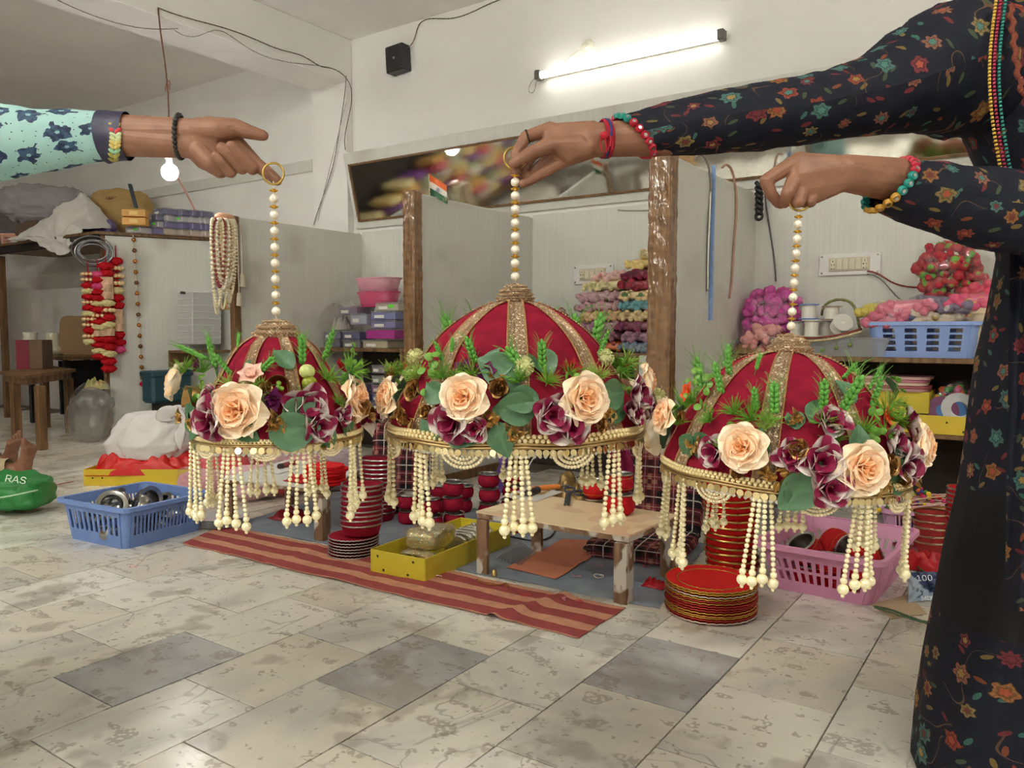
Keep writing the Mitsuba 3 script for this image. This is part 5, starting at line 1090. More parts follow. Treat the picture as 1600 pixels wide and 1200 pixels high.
# ---------------------------------------------------------------- on the floor
# cloths
floor_sheet('floor_mat', 'dull red striped cloth strip lying on the tiles before the low tables', 'mat', fl(282, 850), fl(905, 999), fl(978, 951), fl(352, 822), .0035, 'striped_mat', 110, 22, .002, 3, folds=((.84, .012, .012, .05), (.3, .01, .004, 0)))
floor_sheet('tarpaulin', 'grey blue sheet spread under the low tables', 'floor sheet', fl(352, 822) + [.01, .01, 0], fl(1030, 952), fl(1105, 850), fl(545, 765), .002, 'tarp', 80, 40, .0016, 5)
floor_sheet('orange_cloth', 'faded orange cloth patch on the grey sheet below the front table', 'cloth', fl(790, 890), fl(868, 908), fl(960, 850), fl(880, 845), .0075, 'orange_cl', 30, 20, .001, 8)
# the two low tables
def low_table(label, A_, B_, C_, D_, h, top, tops='plytop', over=.03):
    """corner legs at A (left) B (near) C (right) D (back) on the floor"""
    t = Thing('low_table', label, 'table'); cs = [np.asarray(q) for q in (A_, B_, C_, D_)]; m = sum(cs) / 4
    leg = []
    for q in cs:
        d = (m - q) / np.linalg.norm(m - q); x = (cs[1] - cs[0]) / np.linalg.norm(cs[1] - cs[0]); ang = math.degrees(math.atan2(x[1], x[0]))
        t.p('leg', X(cat([box(.042, .018, h - .004, .002, o=(0, -.012, 0)), box(.018, .036, h - .004, .002, o=(-.012 if (q - m) @ x < 0 else .012, .012, 0))]), Tm(q) @ Rm('z', ang)), 'oldwood')
    P = [m + (q - m) * (1 + over / np.linalg.norm(q - m)) for q in cs]
    t.p('table_top', X(prism(Polygon([(p_[0], p_[1]) for p_ in P]), .006), Tm(0, 0, h + top - .006)), tops)
    t.p('apron', X(prism(Polygon([(p_[0], p_[1]) for p_ in P]).buffer(-.002), top - .0065), Tm(0, 0, h)), 'oldwood'); return t
TH2 = .185; low_table('low plywood topped table with peeling white legs and red pots on it', fl(758, 895), fl(973, 941), fl(1044, 902), fl(842, 862), TH2, .022)
TH1 = .185; low_table('low grey topped table behind the small umbrella with red cloth on it', fl(362, 824), fl(503, 844), fl(552, 808), fl(455, 787), TH1, .02, 'laminate')
T2, T1 = TH2 + .022, TH1 + .02
# on the front table
P = fl(968, 803, T2); pot('round red velvet pot at the corner of the front table, under another', Tm(P), .050, .068, (172, 20, 28))
pot('red velvet pot with a steel rim stacked on the round red pot', Tm(P + np.array([-.004, .012, .071])), .043, .06, (160, 18, 34), gold=True)
P = fl(930, 781, T2); solo('steel_dish', 'flat steel dish under a red pot on the front table', 'dish', X(lathe([(0, 0), (.036, 0), (.042, .004), (.043, .009), (.036, .010), (0, .011)], 28), Tm(P)), 'metal', STEEL, 40)
pot('red velvet pot with gold trim standing on a steel lid', Tm(P + np.array([0, 0, .011])), .044, .06, (176, 24, 28), gold=True)
P0 = fl(830, 775, T2); t = Thing('sheet_of_paper', 'white board sheet lying at the back of the front table', 'paper'); pa = [fl(*q, T2 + .001) for q in ((785, 776), (838, 784), (880, 769), (826, 762))]
t.p('sheet', X(prism(Polygon([(q[0], q[1]) for q in pa]), .002), Tm(0, 0, T2 + .001)), 'satin', lin((190, 188, 184)))
def stick(name, label, cat_, parts):
    t = Thing(name, label, cat_)
    for part, P_, r, mat, c in parts: t.p(part, tube(smooth_path(P_, 14) if len(P_) > 2 else np.array(P_), r, 12), mat, lin(c), 40)
    return t
z = T2 + .012
stick('screwdriver', 'orange handled tool with a dark head on the front table', 'tool', [('handle', [fl(833, 764, z), fl(850, 762, z), fl(874, 760, z)], .010, 'satin', (226, 132, 60)), ('head', [fl(824, 772, z), fl(840, 766, z)], .015, 'satin', (40, 30, 34)), ('blade', [fl(874, 760, z), fl(888, 758, z)], .004, 'metal', (150, 150, 150))])
t = Thing('scissors', 'dark grey scissors lying on the front table', 'scissors'); z = T2 + .004
t.p('blade', X(prism(Polygon([(p_[0], p_[1]) for p_ in (fl(889, 772, z), fl(884, 789, z), fl(881, 788, z), fl(884, 770, z))]), .004), Tm(0, 0, T2)), 'brushed', lin((96, 98, 104)))
t.p('blade', X(prism(Polygon([(p_[0], p_[1]) for p_ in (fl(893, 772, z), fl(890, 790, z), fl(886, 789, z), fl(887, 770, z))]), .004), Tm(0, 0, T2 + .003)), 'brushed', lin((84, 86, 92)))
for cu_, cv_, a, b in ((890, 765, 8, 4), (906, 770, 9, 3.5)):
    Q = [fl(cu_ + a * math.cos(k * PI / 12), cv_ + b * math.sin(k * PI / 12), T2 + .006) for k in range(24)]; t.p('handle', tube(np.array(Q), .0045, 8, True), 'satin', lin((62, 64, 70)), True)
Q = [fl(825 + 34 * math.cos(k * PI / 30), 763 + 10 * math.sin(k * PI / 30), T2 + .006 + .004 * math.sin(k)) for k in range(44)]
solo('bead_string', 'loop of tiny gold beads round the tools on the front table', 'beads', beads(np.array(Q), .0042, 1), 'metal', lin((190, 150, 80)), True)
Q = [fl(*q, .010) for q in ((745, 905), (753, 910), (765, 913), (778, 914), (788, 912), (792, 917))]
t = Thing('bead_chain', 'thin gold chain with a bell charm on the striped cloth', 'chain'); t.p('chain', beads(smooth_path(Q, 60), .0021, 1), 'metal', lin((180, 130, 60)), True)
t.p('charm', X(lathe([(0, .022), (.006, .020), (.010, .008), (.011, 0), (0, 0)], 14), Tm(fl(772, 899, .004))), 'metal', lin((206, 180, 120)), 40)
# on the back table
P = fl(503, 757, T1)
for k in range(6): 
    m = crumple(X(cyl(.078 + .004 * math.sin(k * 2.1), .010, 40), np.eye(4)), .004, 30, k); solo('red_felt_disc', 'red cloth disc on the grey topped table, ' + nth(k, 6), 'cloth disc', X(m, Tm(P + np.array([.004 * math.sin(k * 5), .02 + .004 * math.cos(k * 3), .002 + .0125 * k]))), 'velvet', vary(lin((190, 20, 26)), .15, 20, k), 40, group='red cloth discs on the grey topped table')
cloth_heap('red_cloth', 'loose red cloth ends hanging beside the disc pile on the table', 'cloth', fl(468, 752, T1), .10, .07, .03, (184, 18, 28), 4, n=26)
z = T1 + .002; pa = [fl(*q, z) for q in ((408, 735), (436, 741), (470, 730), (440, 722))]
solo('sheet_of_paper', 'white paper on the grey topped table', 'paper', X(prism(Polygon([(q[0], q[1]) for q in pa]), .002), Tm(0, 0, z)), 'satin', lin((214, 212, 210)))
stick('marker_pen', 'thick maroon marker on the white paper', 'marker', [('barrel', [fl(440, 728, z + .012), fl(463, 722, z + .012)], .011, 'satin', (132, 44, 48)), ('cap', [fl(436, 729, z + .012), fl(441, 728, z + .012)], .012, 'satin', (40, 24, 26))])
# maroon dishes and plates
P = fl(553, 866); plate_stack('maroon steel-edged plate under the front dish stack', P, 38.5 * dist(P) / FPX, 7, .0105, gold=False, col=(128, 12, 36), group='maroon plates piled on the striped cloth', seed=2)
Pt = P + np.array([.022, .02, 7 * .0105 + .002]); rim_stack('velvet_dish', 'maroon velvet dish, lower front stack', 'dish', Pt, 33 * dist(P) / FPX, 9, .0175, (128, 10, 36), (190, 186, 180), (.0004, 0), 'nested maroon dishes on the plate pile', seed=3)
P = fl(590, 812); rim_stack('velvet_dish', 'maroon velvet dish, taller back stack', 'dish', P, 29 * dist(P) / FPX, 13, .0185, (120, 10, 34), (190, 186, 180), (.0006, .0004), 'nested maroon dishes in the taller back stack', seed=5)
# little maroon pots in front of the middle booth
g = 'stacked maroon pots before the middle booth'
for k, (u, v, n, dome) in enumerate(((638, 818, 2, True), (674, 826, 2, False), (708, 822, 3, False), (764, 806, 3, False), (722, 800, 2, False), (800, 800, 3, True), (690, 800, 2, True))):
    P = fl(u, v); r = 17 * dist(P) / FPX
    for j in range(n): pot('maroon velvet pot, ' + nth(j, n) + ' of the ' + ['leftmost stack behind the yellow box', 'front stack behind the silver packs', 'stack right of the front one', 'stack by the purple bottle', 'low stack behind the front ones', 'hidden stack behind the front table', 'back stack with a domed lid'][k], Tm(P + np.array([.003 * math.sin(j * 4 + k), .002, j * .064])) @ Rm('y', 4 * math.sin(j * 3 + k)), r, .058, (134, 12, 40), 'dome' if dome and j == n - 1 else 'open', group=g)
# yellow cardboard box with packs of gold lace
def tray_box(name, label, M, L, W, h, col=(196, 178, 48), holes=(), th=.004):
    t = Thing(name, label, 'box', M); c = vary(lin(col), .10, 12)
    for part, m in (('front', box(L, th, h, .001, o=(0, -W / 2, 0))), ('back', box(L, th, h, .001, o=(0, W / 2, 0))), ('end', box(th, W, h, .001, o=(-L / 2, 0, 0))), ('end', box(th, W, h, .001, o=(L / 2, 0, 0))), ('bottom', box(L, W, th, .001))): t.p(part, m, 'satin', c)
    for x, y, zz, ax in holes: t.p('staple_hole', X(cyl(.0042, .0012, 10), Tm(x, y, zz) @ Rm(ax[0], ax[1])), 'matte', lin((60, 52, 24)))
    return t
M, L, W = rect_frame(fl(581, 893), fl(664, 911), fl(797, 852)); hb = .078
tray_box('yellow_box', 'open yellow cardboard box holding gold lace packs on the striped cloth', M, L, W, hb, holes=[(-L / 2 - .0022, W * q, hb * z_, ('y', -90)) for q, z_ in ((-.3, .78), (-.2, .2), (.36, .75), (.25, .2))])
def place(Mb, x, y, z, yaw=0, rx=0, ry=0): return Mb @ Tm(x, y, z) @ Rm('z', yaw) @ Rm('x', rx) @ Rm('y', ry)
def pack(name, label, M, lx, ly, lz, mat, col=None, seed=0, film=True, amp=.10, group=None, r=.45, k=3, stuff='contents'):
    t = Thing(name, label, 'packet', M, group); s = min(lx, ly, lz)
    t.p(stuff, rbox(lx * .95, ly * .95, lz * .94, r, k, seed, s * amp, 1.6 / s), mat, None if col is None else vary(lin(col), .3, 60, seed), True)
    if film: t.p('film', X(rbox(lx * 1.03, ly * 1.03, lz * 1.04, r * .9, 3, seed + 2, s * amp * .5, 1.2 / s, s * .07), Tm(0, 0, -lz * .02)), 'film', smooth=True)
    return t
pack('lace_pack', 'big lumpy pack of glittering gold lace on top of the yellow box', place(M, -L * .13, W * .04, .052, 12, 0, 4), .20, .13, .075, 'glitter', seed=3, amp=.09, k=4)
for j in range(4): pack('flat_pack', 'flat clear pack of gold braid standing at the front of the yellow box', place(M, -L * .36 + .013 * j, -W * .05, .035, 90, 72, 0), .125, .06, .012, 'glitter', seed=8 + j, amp=.05, group='flat braid packs in the yellow box')
for j in range(6): pack('foil_pack', 'silver foil pack in the back of the yellow box, ' + ['front', 'second', 'third', 'fourth', 'fifth', 'rear'][j] + ' of its row', place(M, L * .12 + .035 * j, .0, .02, 90 + 6 * math.sin(j), 64 + 4 * math.sin(3 * j), 0), .12, .115, .016, 'foil', seed=20 + j, film=False, amp=.12, group='silver foil packs in the yellow box')
# blue basket of steel bowls
M, L, W = rect_frame(fl(128, 836), fl(196, 859), fl(314, 828)); W = max(W, .22)
M = M @ Tm(.0, .0, 0); hb = .155
basket('blue_basket', 'blue plastic basket heaped with steel bowls on the tiles', M, L, W, L * 1.10, W * 1.16, hb, (104, 130, 186), 18, 10)
gb = np.random.default_rng(3)
for k, (x, y, z_, rx, ry) in enumerate(((-.105, .0, .128, 58, -20), (-.045, .05, .125, -40, 25), (-.01, -.05, .112, -60, 40), (.06, .02, .118, -75, -35), (.125, .02, .085, 10, 20), (-.10, .06, .09, 30, 10), (.02, .07, .09, -20, 30), (.13, -.05, .06, 20, -20), (-.13, -.05, .035, 0, 15), (-.02, .0, .03, 15, 0), (.09, -.04, .02, 0, -20), (.06, .06, .02, 40, 10))):
    steel_bowl('steel bowl ' + ['tipped at the left end of', 'showing its inside, second from the left in', 'leaning in the middle of', 'lying round side up at the right of', 'half hidden at the right end of', 'at the back left of', 'at the back middle of', 'low at the right of', 'at the bottom left of', 'at the bottom middle of', 'at the bottom right of', 'under the back ones in'][k] + ' the blue basket', M @ Tm(x, y, z_) @ Rm('z', k * 50) @ Rm('x', rx) @ Rm('y', ry) @ Tm(0, 0, -.03), .050, 'steel bowls in the blue basket')
# pink basket of red pots
M, L, W = rect_frame(fl(1212, 918), fl(1357, 947), fl(1382, 898)); W = L; a_, b_, c_ = fl(1212, 918), fl(1357, 947), fl(1378, 897)
M, L, W = rect_frame(c_, a_, b_); hb = .15; L, W = L * 1.03, max(W, .2)
basket('pink_basket', 'pink plastic basket with red pots on the tiles at right', M, L, W, L * 1.28, W * 1.30, hb, (206, 140, 176), 11, 8, 2, z0=.22, z1=.76)
for k, (x, y, z_, rx, ry, r, c) in enumerate(((-.09, -.02, .085, 30, -20, .052, (168, 24, 30)), (-.03, .05, .105, 100, 20, .056, (170, 22, 28)), (.07, .0, .09, 60, 50, .050, (176, 24, 30)), (.0, -.05, .06, 10, 10, .05, (160, 20, 30)), (.10, -.05, .05, 40, 30, .048, (168, 22, 30)), (-.08, .06, .03, 0, 20, .05, (160, 22, 30)), (.03, -.06, .008, 0, 10, .05, (160, 22, 30)), (-.07, -.05, .01, 0, 0, .05, (160, 22, 30)))):
    pot('red velvet pot ' + ['showing its steel mouth at the left of', 'lying on top in the middle of', 'tipped at the right of', 'at the middle front of', 'at the right front of', 'at the left back of', 'at the bottom front of', 'at the bottom left of'][k] + ' the pink basket', M @ Tm(x, y, z_) @ Rm('z', k * 47) @ Rm('x', rx) @ Rm('y', ry) @ Tm(0, 0, -.03), r, .075, c, 'open', True, group='red pots in the pink basket')
# red plates and tall stack of red dishes
P = fl(1110, 954); r = 69 * dist(P) / FPX; plate_stack('red gold-edged plate in the round pile', P, r, 14, .0066, True, (182, 22, 24), 'red plates piled in front of the tall red stack', 4, 'topmost red velvet plate edged with gold braid')
P = fl(1143, 897); rim_stack('velvet_dish', 'red gold-rimmed dish in the tall column under the right umbrella', 'dish', P, 41 * dist(P) / FPX, 14, .0215, (182, 22, 26), (200, 168, 96), (-.0009, 0), 'nested red dishes in the tall column', .0025, seed=9)
solo('film_roll', 'grey roll of wound plastic film behind the pink basket', 'roll', X(lathe([(0, 0), (.034, 0)] + [(.034 + .001 * (k % 2), .006 + .008 * k) for k in range(16)] + [(.034, .135), (.012, .135), (.012, .12), (0, .12)], 26), Tm(fl(1207, 845))), 'brushed', lin((150, 152, 158)), 30)
# right-hand clutter
P = fl(1440, 826); M = Tm(P) @ Rm('z', 15); basket('pink_tray', 'pale pink tray heaped with pompom strings on the floor by the shelf', M, .26, .16, .29, .19, .085, (196, 150, 186), 16, 8, z0=.15, z1=.85)
g_ = np.random.default_rng(8); t = Thing('pompom_strings', 'heap of coloured pompom strings in the pale pink tray', 'pompom strings', M, None, 'thing')
for k in range(12):
    a = g_.uniform(0, 6.3); Q = [[g_.uniform(-.15, .17), g_.uniform(-.08, .08), .09 + .05 * g_.random()] for _ in range(5)]
    t.p('string', tube(smooth_path(Q, 24), .003, 5), 'matte', lin([(206, 180, 150), (190, 150, 70), (214, 170, 180)][k % 3]), True)
for k in range(70):
    x, y = g_.normal(0, .075), g_.normal(0, .04); zz = .085 + .085 * math.exp(-(x / .09) ** 2 - (y / .06) ** 2) * g_.uniform(.6, 1.05)
    t.p('pompom', crumple(sph(g_.uniform(.006, .011), 2), .0015, 300, k), 'matte', lin([(196, 40, 48), (226, 190, 60), (60, 60, 130), (200, 60, 120), (90, 150, 70), (222, 110, 60)][k % 6]), True, M=Tm(np.clip(x, -.17, .17), np.clip(y, -.1, .1), zz))
t.p('core_heap', X(rbox(.26, .15, .085, .8, 3, 4, .02, 20), Tm(0, 0, .02)), 'matte', vary(lin((186, 150, 110)), .5, 60), True)
P = fl(1455, 862); rim_stack('metal_bowl', 'steel gold-rimmed bowl in the short stack on the floor', 'bowl', P, 27 * dist(P) / FPX, 5, .026, (150, 44, 44), (206, 190, 160), (0, 0), 'nested bowls beside the red dish column', seed=12)
P = fl(1500, 868); rim_stack('velvet_dish', 'red silver-rimmed dish in the column by the dark dress', 'dish', P, 25 * dist(P) / FPX, 13, .0170, (170, 24, 34), (206, 200, 196), (.0005, 0), 'nested red dishes beside the dark dress', seed=13)
cloth_heap('red_cloth', 'crumpled red cloth on the floor before the red dish column', 'cloth', fl(1455, 889), .24, .12, .07, (190, 22, 32), 6, n=40)
cloth_heap('red_cloth', 'small red ribbon scrap beside the round plate pile', 'cloth', fl(1024, 916), .07, .06, .025, (170, 16, 30), 9, n=22)
pack('flat_packet', 'maroon and silver flat packet on the floor near the pink tray', Tm(fl(1425, 858)) @ Rm('z', 30), .13, .08, .02, 'velvet', (116, 34, 48), 4)
t = Thing('foil_bag', 'crumpled blue and silver printed foil bag on the floor by the dress', 'bag'); P = fl(1440, 940)
def fn(u, v):
    uu, vv = 1417 + 56 * u + 8 * v * (1 - v), 946 - 52 * v + 10 * (1 - u) ** 2 * (1 - v); q = np.stack([u * 4, v * 4, 0 * u], -1)
    D = 2.30 + .05 * v + .05 * np.abs(meshkit.fbm(q, 3, 3) - .5) * 2 + .03 * np.sin(u * 3); Q = EYE + (FW + ((uu - 800) / FPX)[..., None] * RT - ((vv - 600) / FPX)[..., None] * UP) * D[..., None]
    return Q[..., 0], Q[..., 1], np.maximum(Q[..., 2], .004)
t.p('sack', thick(sheet(fn, 30, 30), .002), 'satin', lambda v: np.where((meshkit.fbm(v * 22, 2, 5) > .52)[:, None], lin((176, 190, 206)), lin((72, 84, 118))), True)
for txt, u0, v0, hgt in (('100', 1432, 908, .016), ('MIX', 1440, 938, .011)):
    q = dep(u0, v0, 2.26); t.p('print', X(meshkit.text_mesh(txt, hgt, .001), frame(EYE - q + [0, 0, .2], RT, q)), 'satin', lin((230, 234, 240)))
pa = [fl(*q) for q in ((1362, 946), (1392, 968), (1448, 960), (1420, 930))]; solo('cardboard_piece', 'flat piece of brown cardboard on the tiles by the pink basket', 'cardboard', X(prism(Polygon([(q[0], q[1]) for q in pa]), .003), Tm(0, 0, .001)), 'matte', vary(lin((176, 156, 128)), .08, 20))
def stems(label, pts, seed, n=4):
    t = Thing('stem_bundle', label, 'stem'); g = np.random.default_rng(seed)
    for k in range(n):
        Q = [fl(u + g.uniform(-3, 3), v + g.uniform(-2, 2), .008 + .012 * g.random()) for u, v in pts]; t.p('stalk', tube(smooth_path(Q, 20), .0025, 6), 'satin', lin((62, 84, 52)), True)
    e = fl(*pts[-1], .015); t.p('leaf', X(leafm(.05, .4), Tm(e) @ Rm('z', 200)), 'satin', lin((92, 140, 62)), True); t.p('leaf', X(leafm(.04, .4), Tm(e + [.01, -.01, 0]) @ Rm('z', 150)), 'satin', lin((72, 110, 58)), True)
stems('bundle of green artificial stems lying across the cardboard piece', ((1368, 948), (1395, 956), (1430, 968), (1470, 976)), 3)
stems('green stems leaning over the crumpled foil bag', ((1428, 878), (1450, 898), (1480, 915), (1500, 926)), 5, 3)
t = Thing('clear_tubes', 'bundle of clear plastic tubes on the grey sheet under the front table', 'tubes')
for k in range(8): a_, b_ = fl(776 + 5 * k, 872 + 1.6 * k, .008), fl(815 + 3 * k, 848 + 2.4 * k, .008); t.p('clear_tube', tube(np.array([a_, b_]), .005, 8), 'bag', lin((190, 200, 206)), True)
wire('cable', 'black cable under the front table', [fl(796, 838, .006), fl(815, 842, .006), fl(840, 845, .006), fl(858, 840, .006), fl(867, 830, .006), fl(880, 822, .006)], .003, (30, 28, 28))
M, L, W = rect_frame(fl(785, 832), fl(830, 832), fl(834, 826)); solo('trimmed_box', 'small red drum box with a beaded gold edge under the front table', 'box', X(lathe([(0, 0), (.046, 0), (.047, .035), (.044, .04), (0, .04)], 28), Tm(fl(808, 830))), 'velvet', lin((132, 18, 36)), 30)
for k, (u, v) in enumerate(((205, 889), (600, 868), (870, 930), (885, 940), (905, 945), (935, 905), (940, 890), (1010, 890), (1055, 880), (900, 905), (820, 935), (690, 905))):
    q = fl(u, v); g_ = np.random.default_rng(k); solo('thread_scrap', 'tiny scrap of pink thread on the floor', 'thread scrap', tube(smooth_path([q + [g_.uniform(-.015, .015), g_.uniform(-.015, .015), .009 + .004 * g_.random()] for _ in range(5)], 16), .0011, 4), 'matte', lin([(206, 150, 160), (190, 60, 70), (220, 210, 200)][k % 3]), True, group='thread scraps on the floor')
# floor chairs in plaid
def floor_chair(label, M, w, hb_, d):
    """legless chair: back panel standing, seat cushion on the floor; x across, y to the back"""
    t = Thing('floor_chair', label, 'floor chair', M)
    def uvp(v): return np.stack([v[:, 0] * 1.0 + .0, v[:, 1] * .75 + v[:, 2]], -1)
    bk = rbox(w, .055, hb_, .28, 4); Mb = Tm(0, d / 2 - .02, 0) @ Rm('x', -7)
    v, f = bk; t.p('backrest', X((v, f), Mb), 'plaid', smooth=True, uv=uvp(v)); v, f = rbox(w, d, .055, .28, 4); v2 = v; t.p('seat', (v, f), 'plaid', smooth=True, uv=uvp(v))
    Q = rrect(w * .98, d * .98, .02); t.p('piping', tube(np.c_[Q, np.full(len(Q), .03)], .004, 6, True), 'satin', lin((30, 26, 30)), True)
yr = 25
P = fl(580, 795); floor_chair('plaid legless floor chair behind the maroon dishes', Tm(P + np.array([.03, .10, 0])) @ Rm('z', 24), .30, .37, .34)
P = fl(1000, 862); floor_chair('plaid legless floor chair behind the front table', Tm(P + np.array([.0, .03, 0])) @ Rm('z', 8), .34, .40, .38)
solo('maroon_cloth', 'maroon sequined cloth hanging over the plaid floor chair', 'cloth', crumple(X(thick(sheet(lambda u, v: ((u - .5) * .075 + .01 * np.sin(v * 9), .012 * np.sin(u * 12), v * .26), 14, 20), .004), Tm(wy(970, 752, 2.62)) @ Rm('z', 20)), .004, 40), 'velvet', vary(lin((110, 20, 56)), .4, 90), True)
# gold mesh cloth heap, bottle, cables behind the front table
cloth_heap('gold_net', 'heap of gold sequined net behind the front table', 'net cloth', fl(900, 808), .34, .22, .22, (150, 122, 78), 12, 'brushed', 50, 20)
t = Thing('water_bottle', 'small purple plastic bottle with a purple cap behind the maroon pots', 'bottle', Tm(fl(786, 768))); s = dist(fl(786, 768)) / FPX
t.p('bottle', lathe([(0, 0), (11 * s, 0), (12 * s, 2 * s), (11.4 * s, 12 * s), (12 * s, 22 * s), (11 * s, 32 * s), (6 * s, 42 * s), (5.5 * s, 46 * s), (0, 46 * s)], 24), 'gloss', lin((84, 56, 128)), 40)
t.p('cap', lathe([(6.6 * s, 45 * s), (6.8 * s, 46 * s), (6.8 * s, 55 * s), (6 * s, 57 * s), (0, 57 * s)], 20), 'satin', lin((112, 76, 160)), 40)
wire('cable', 'white cable hanging down the middle booth divider', [wy(836, 600, 3.56), wy(838, 640, 3.52), wy(842, 690, 3.5), wy(835, 712, 3.45), wy(826, 728, 3.4), fl(800, 752, .005), fl(770, 758, .005)], .004, (226, 224, 220))
# yellow tray with red cloth and the white bag, plastic wrapped clutter
P = fl(205, 757); s = dist(P) / FPX; M = Tm(P + np.array([0, .12, 0])) @ Rm('z', 34)
tray_box('yellow_tray', 'yellow shallow box with red cloth and a white bag on it', M, 178 * s, .26, .085, (206, 178, 44), holes=[(x, -.1322, .04, ('x', 90)) for x in (-.25, -.2, .2, .25)])
cloth_heap('red_cloth', 'red shiny cloth filling the yellow shallow box', 'cloth', M[:3, 3] + [0, 0, .050], .56, .27, .21, (196, 24, 22), 21, n=46, yaw=34)
def plastic_bag(name, label, M, lx, ly, lz, col, seed, mat='satin'):
    """filled carrier bag, its mouth gathered to one side with two ear handles"""
    t = Thing(name, label, 'plastic bag', M)
    def fn(u, v):
        a = u * 2 * PI; h = np.clip(v, 0, 1); r = np.interp(h, [0, .06, .3, .6, .85, 1], [.0, .80, 1., .86, .62, .0]); ca, sa = np.cos(a), np.sin(a)
        q = np.stack([ca * 1.6 + seed, sa * 1.6, h * 2.2], -1); pl = np.abs(meshkit.fbm(q, 3, seed) - .5) * 2; pl2 = np.abs(meshkit.noise(np.stack([ca * 4, sa * 4, h * 1.2], -1), seed) - .5) * 2
        r = r * (1.10 - .40 * pl * (h > .02) - .30 * pl2 * (.25 + h)); z = np.interp(h, [0, .06, .3, .6, .85, 1], [0, .0, .30, .66, .92, .96]) + .05 * pl * (h > .1)
        return r * ca * lx / 2 + lx * .10 * z, r * sa * ly / 2, z * lz
    t.p('body', sheet(fn, 72, 44), mat, vary(lin(col), .05, 30, seed), True)
    for y0, w in ((-.3, .05), (.12, .04)):
        Q = smooth_path([(lx * .28, ly * y0, lz * .80), (lx * .38, ly * (y0 - .1), lz * 1.0), (lx * .50, ly * (y0 - .14), lz * .95), (lx * .52, ly * (y0 - .16), lz * .70), (lx * .44, ly * (y0 - .05), lz * .40)], 30)
        t.p('handle', tube(Q, np.interp(np.linspace(0, 1, 30), [0, .4, .6, 1], [w, w * .5, w * .5, w * 1.1]), 10, flat=.35), mat, lin(col), True)
    return t
plastic_bag('white_bag', 'knotted white plastic carrier bag on the red cloth in the yellow box', M @ Tm(-.02, .0, .125), .46, .25, .26, (212, 209, 208), 6)
cl = fl(350, 790)
for k, (u, v, lx, ly, lz, c) in enumerate(((318, 778, .24, .2, .14, (206, 150, 160)), (350, 770, .26, .2, .2, (196, 60, 72)), (395, 780, .26, .2, .15, (214, 170, 180)), (330, 745, .26, .2, .26, (222, 190, 190)), (430, 775, .24, .2, .16, (186, 34, 50)), (480, 770, .28, .2, .2, (190, 120, 140)), (525, 765, .26, .2, .22, (170, 150, 160)), (380, 745, .3, .2, .30, (200, 90, 100)), (300, 730, .3, .2, .24, (190, 110, 110)), (455, 745, .3, .2, .28, (206, 180, 186)))):
    pack('wrapped_packet', ['pale pink bag at the front left', 'red bag at the front', 'light pink bag before the table leg', 'pale bag at the left rear', 'deep red bag under the table', 'mauve bag right of the table leg', 'greyish bag near the maroon dishes', 'rosy bag at the back', 'brownish pink bag by the white carrier bag', 'whitish bag at the back middle'][k] + ' in the heap behind the grey topped table', Tm(fl(u, v)) @ Rm('z', 40 * k), lx, ly, lz, 'petal', c, 30 + k, amp=.16, group='bagged goods behind the grey topped table', r=.7)
for k in range(5): solo('white_dish', 'white plate under the grey topped table, ' + nth(k, 5), 'plate', X(lathe([(0, 0), (.07, 0), (.1, .008), (.103, .011), (.07, .004), (0, .004)], 30), Tm(fl(342, 822) + np.array([.0, .02, .003 + .007 * k]))), 'gloss', lin((206, 206, 206)), True, group='white plates under the grey topped table')
cloth_heap('red_cloth', 'dark red cloth on the sheet under the grey topped table', 'cloth', fl(460, 810), .2, .14, .05, (140, 14, 26), 30, n=34)
# green sack at the left edge, red string
t = Thing('green_sack', 'green woven plastic sack lying on the tiles at the left edge', 'sack'); P = fl(8, 808)
t.p('sack', X(rbox(.34, .24, .165, .6, 4, 5, .012, 14, .012), Tm(P + np.array([-.08, .06, 0])) @ Rm('z', 34)), 'satin', vary(lin((34, 118, 52)), .25, 20), True)
t.p('seam', tube(smooth_path([fl(-20, 778, .095) , dep(10, 776, 3.30), dep(35, 771, 3.32), dep(58, 766, 3.38)], 20), .004, 6), 'satin', lin((170, 200, 170)), True)
q = dep(6, 752, 3.33); t.p('print', X(meshkit.text_mesh('RAS', .03, .002), frame(EYE - q + [0, 0, 1.2], RT, q)), 'satin', lin((220, 230, 220)))
wire('thread', 'thin red thread lying on the tiles behind the blue basket', [fl(62, 762, .003), fl(90, 757, .003), fl(115, 752, .003)], .002, (170, 60, 70), 16)
# ---------------------------------------------------------------- left bay: cabinet, loft and what hangs there
XB = XP[0]
loft = Thing('loft_shelf', 'dark board loft over the left alcove heaped with bags and boxes', 'shelf')
loft.p('board', X(prism(Polygon([(XS, 3.2), (XB + .0, 3.2), (XE + .02, YB), (XS, YB)]), .022), Tm(0, 0, 1.535)), 'wood')
loft.p('lintel', box(2.26, .03, .06, .002, o=(XB - 1.145, 3.225, 1.475)), 'matte', lin((44, 38, 36)))
ZL = 1.558
def lof(u, v, Y): d = ray(u, v); return EYE + d * Y / d[1]
def lb(u, v):       # point of the loft board under pixel
    return fl(u, v, ZL)
solo('left_post', 'brown wooden post at the left edge of the alcove', 'post', beam([wy(6, 500, 3.35)[0], 3.35, 0], [wy(6, 500, 3.35)[0], 3.35, 1.48], .05, .05, .004, (0, 1, 0)), 'wood')
solo('patterned_board', 'dark board with swirling pattern leaning beside the left post', 'board', beam([wy(-25, 500, 3.5)[0], 3.5, 0], [wy(-25, 500, 3.5)[0], 3.5, 1.42], .02, .42, .002, (0, 1, 0)), 'confetti')
def atL(u, v, Y, h=0.): q = wy(u, v, Y); return np.array([q[0], Y, ZL])
def sL_(P): return dist(P) / FPX
Y0 = 3.42
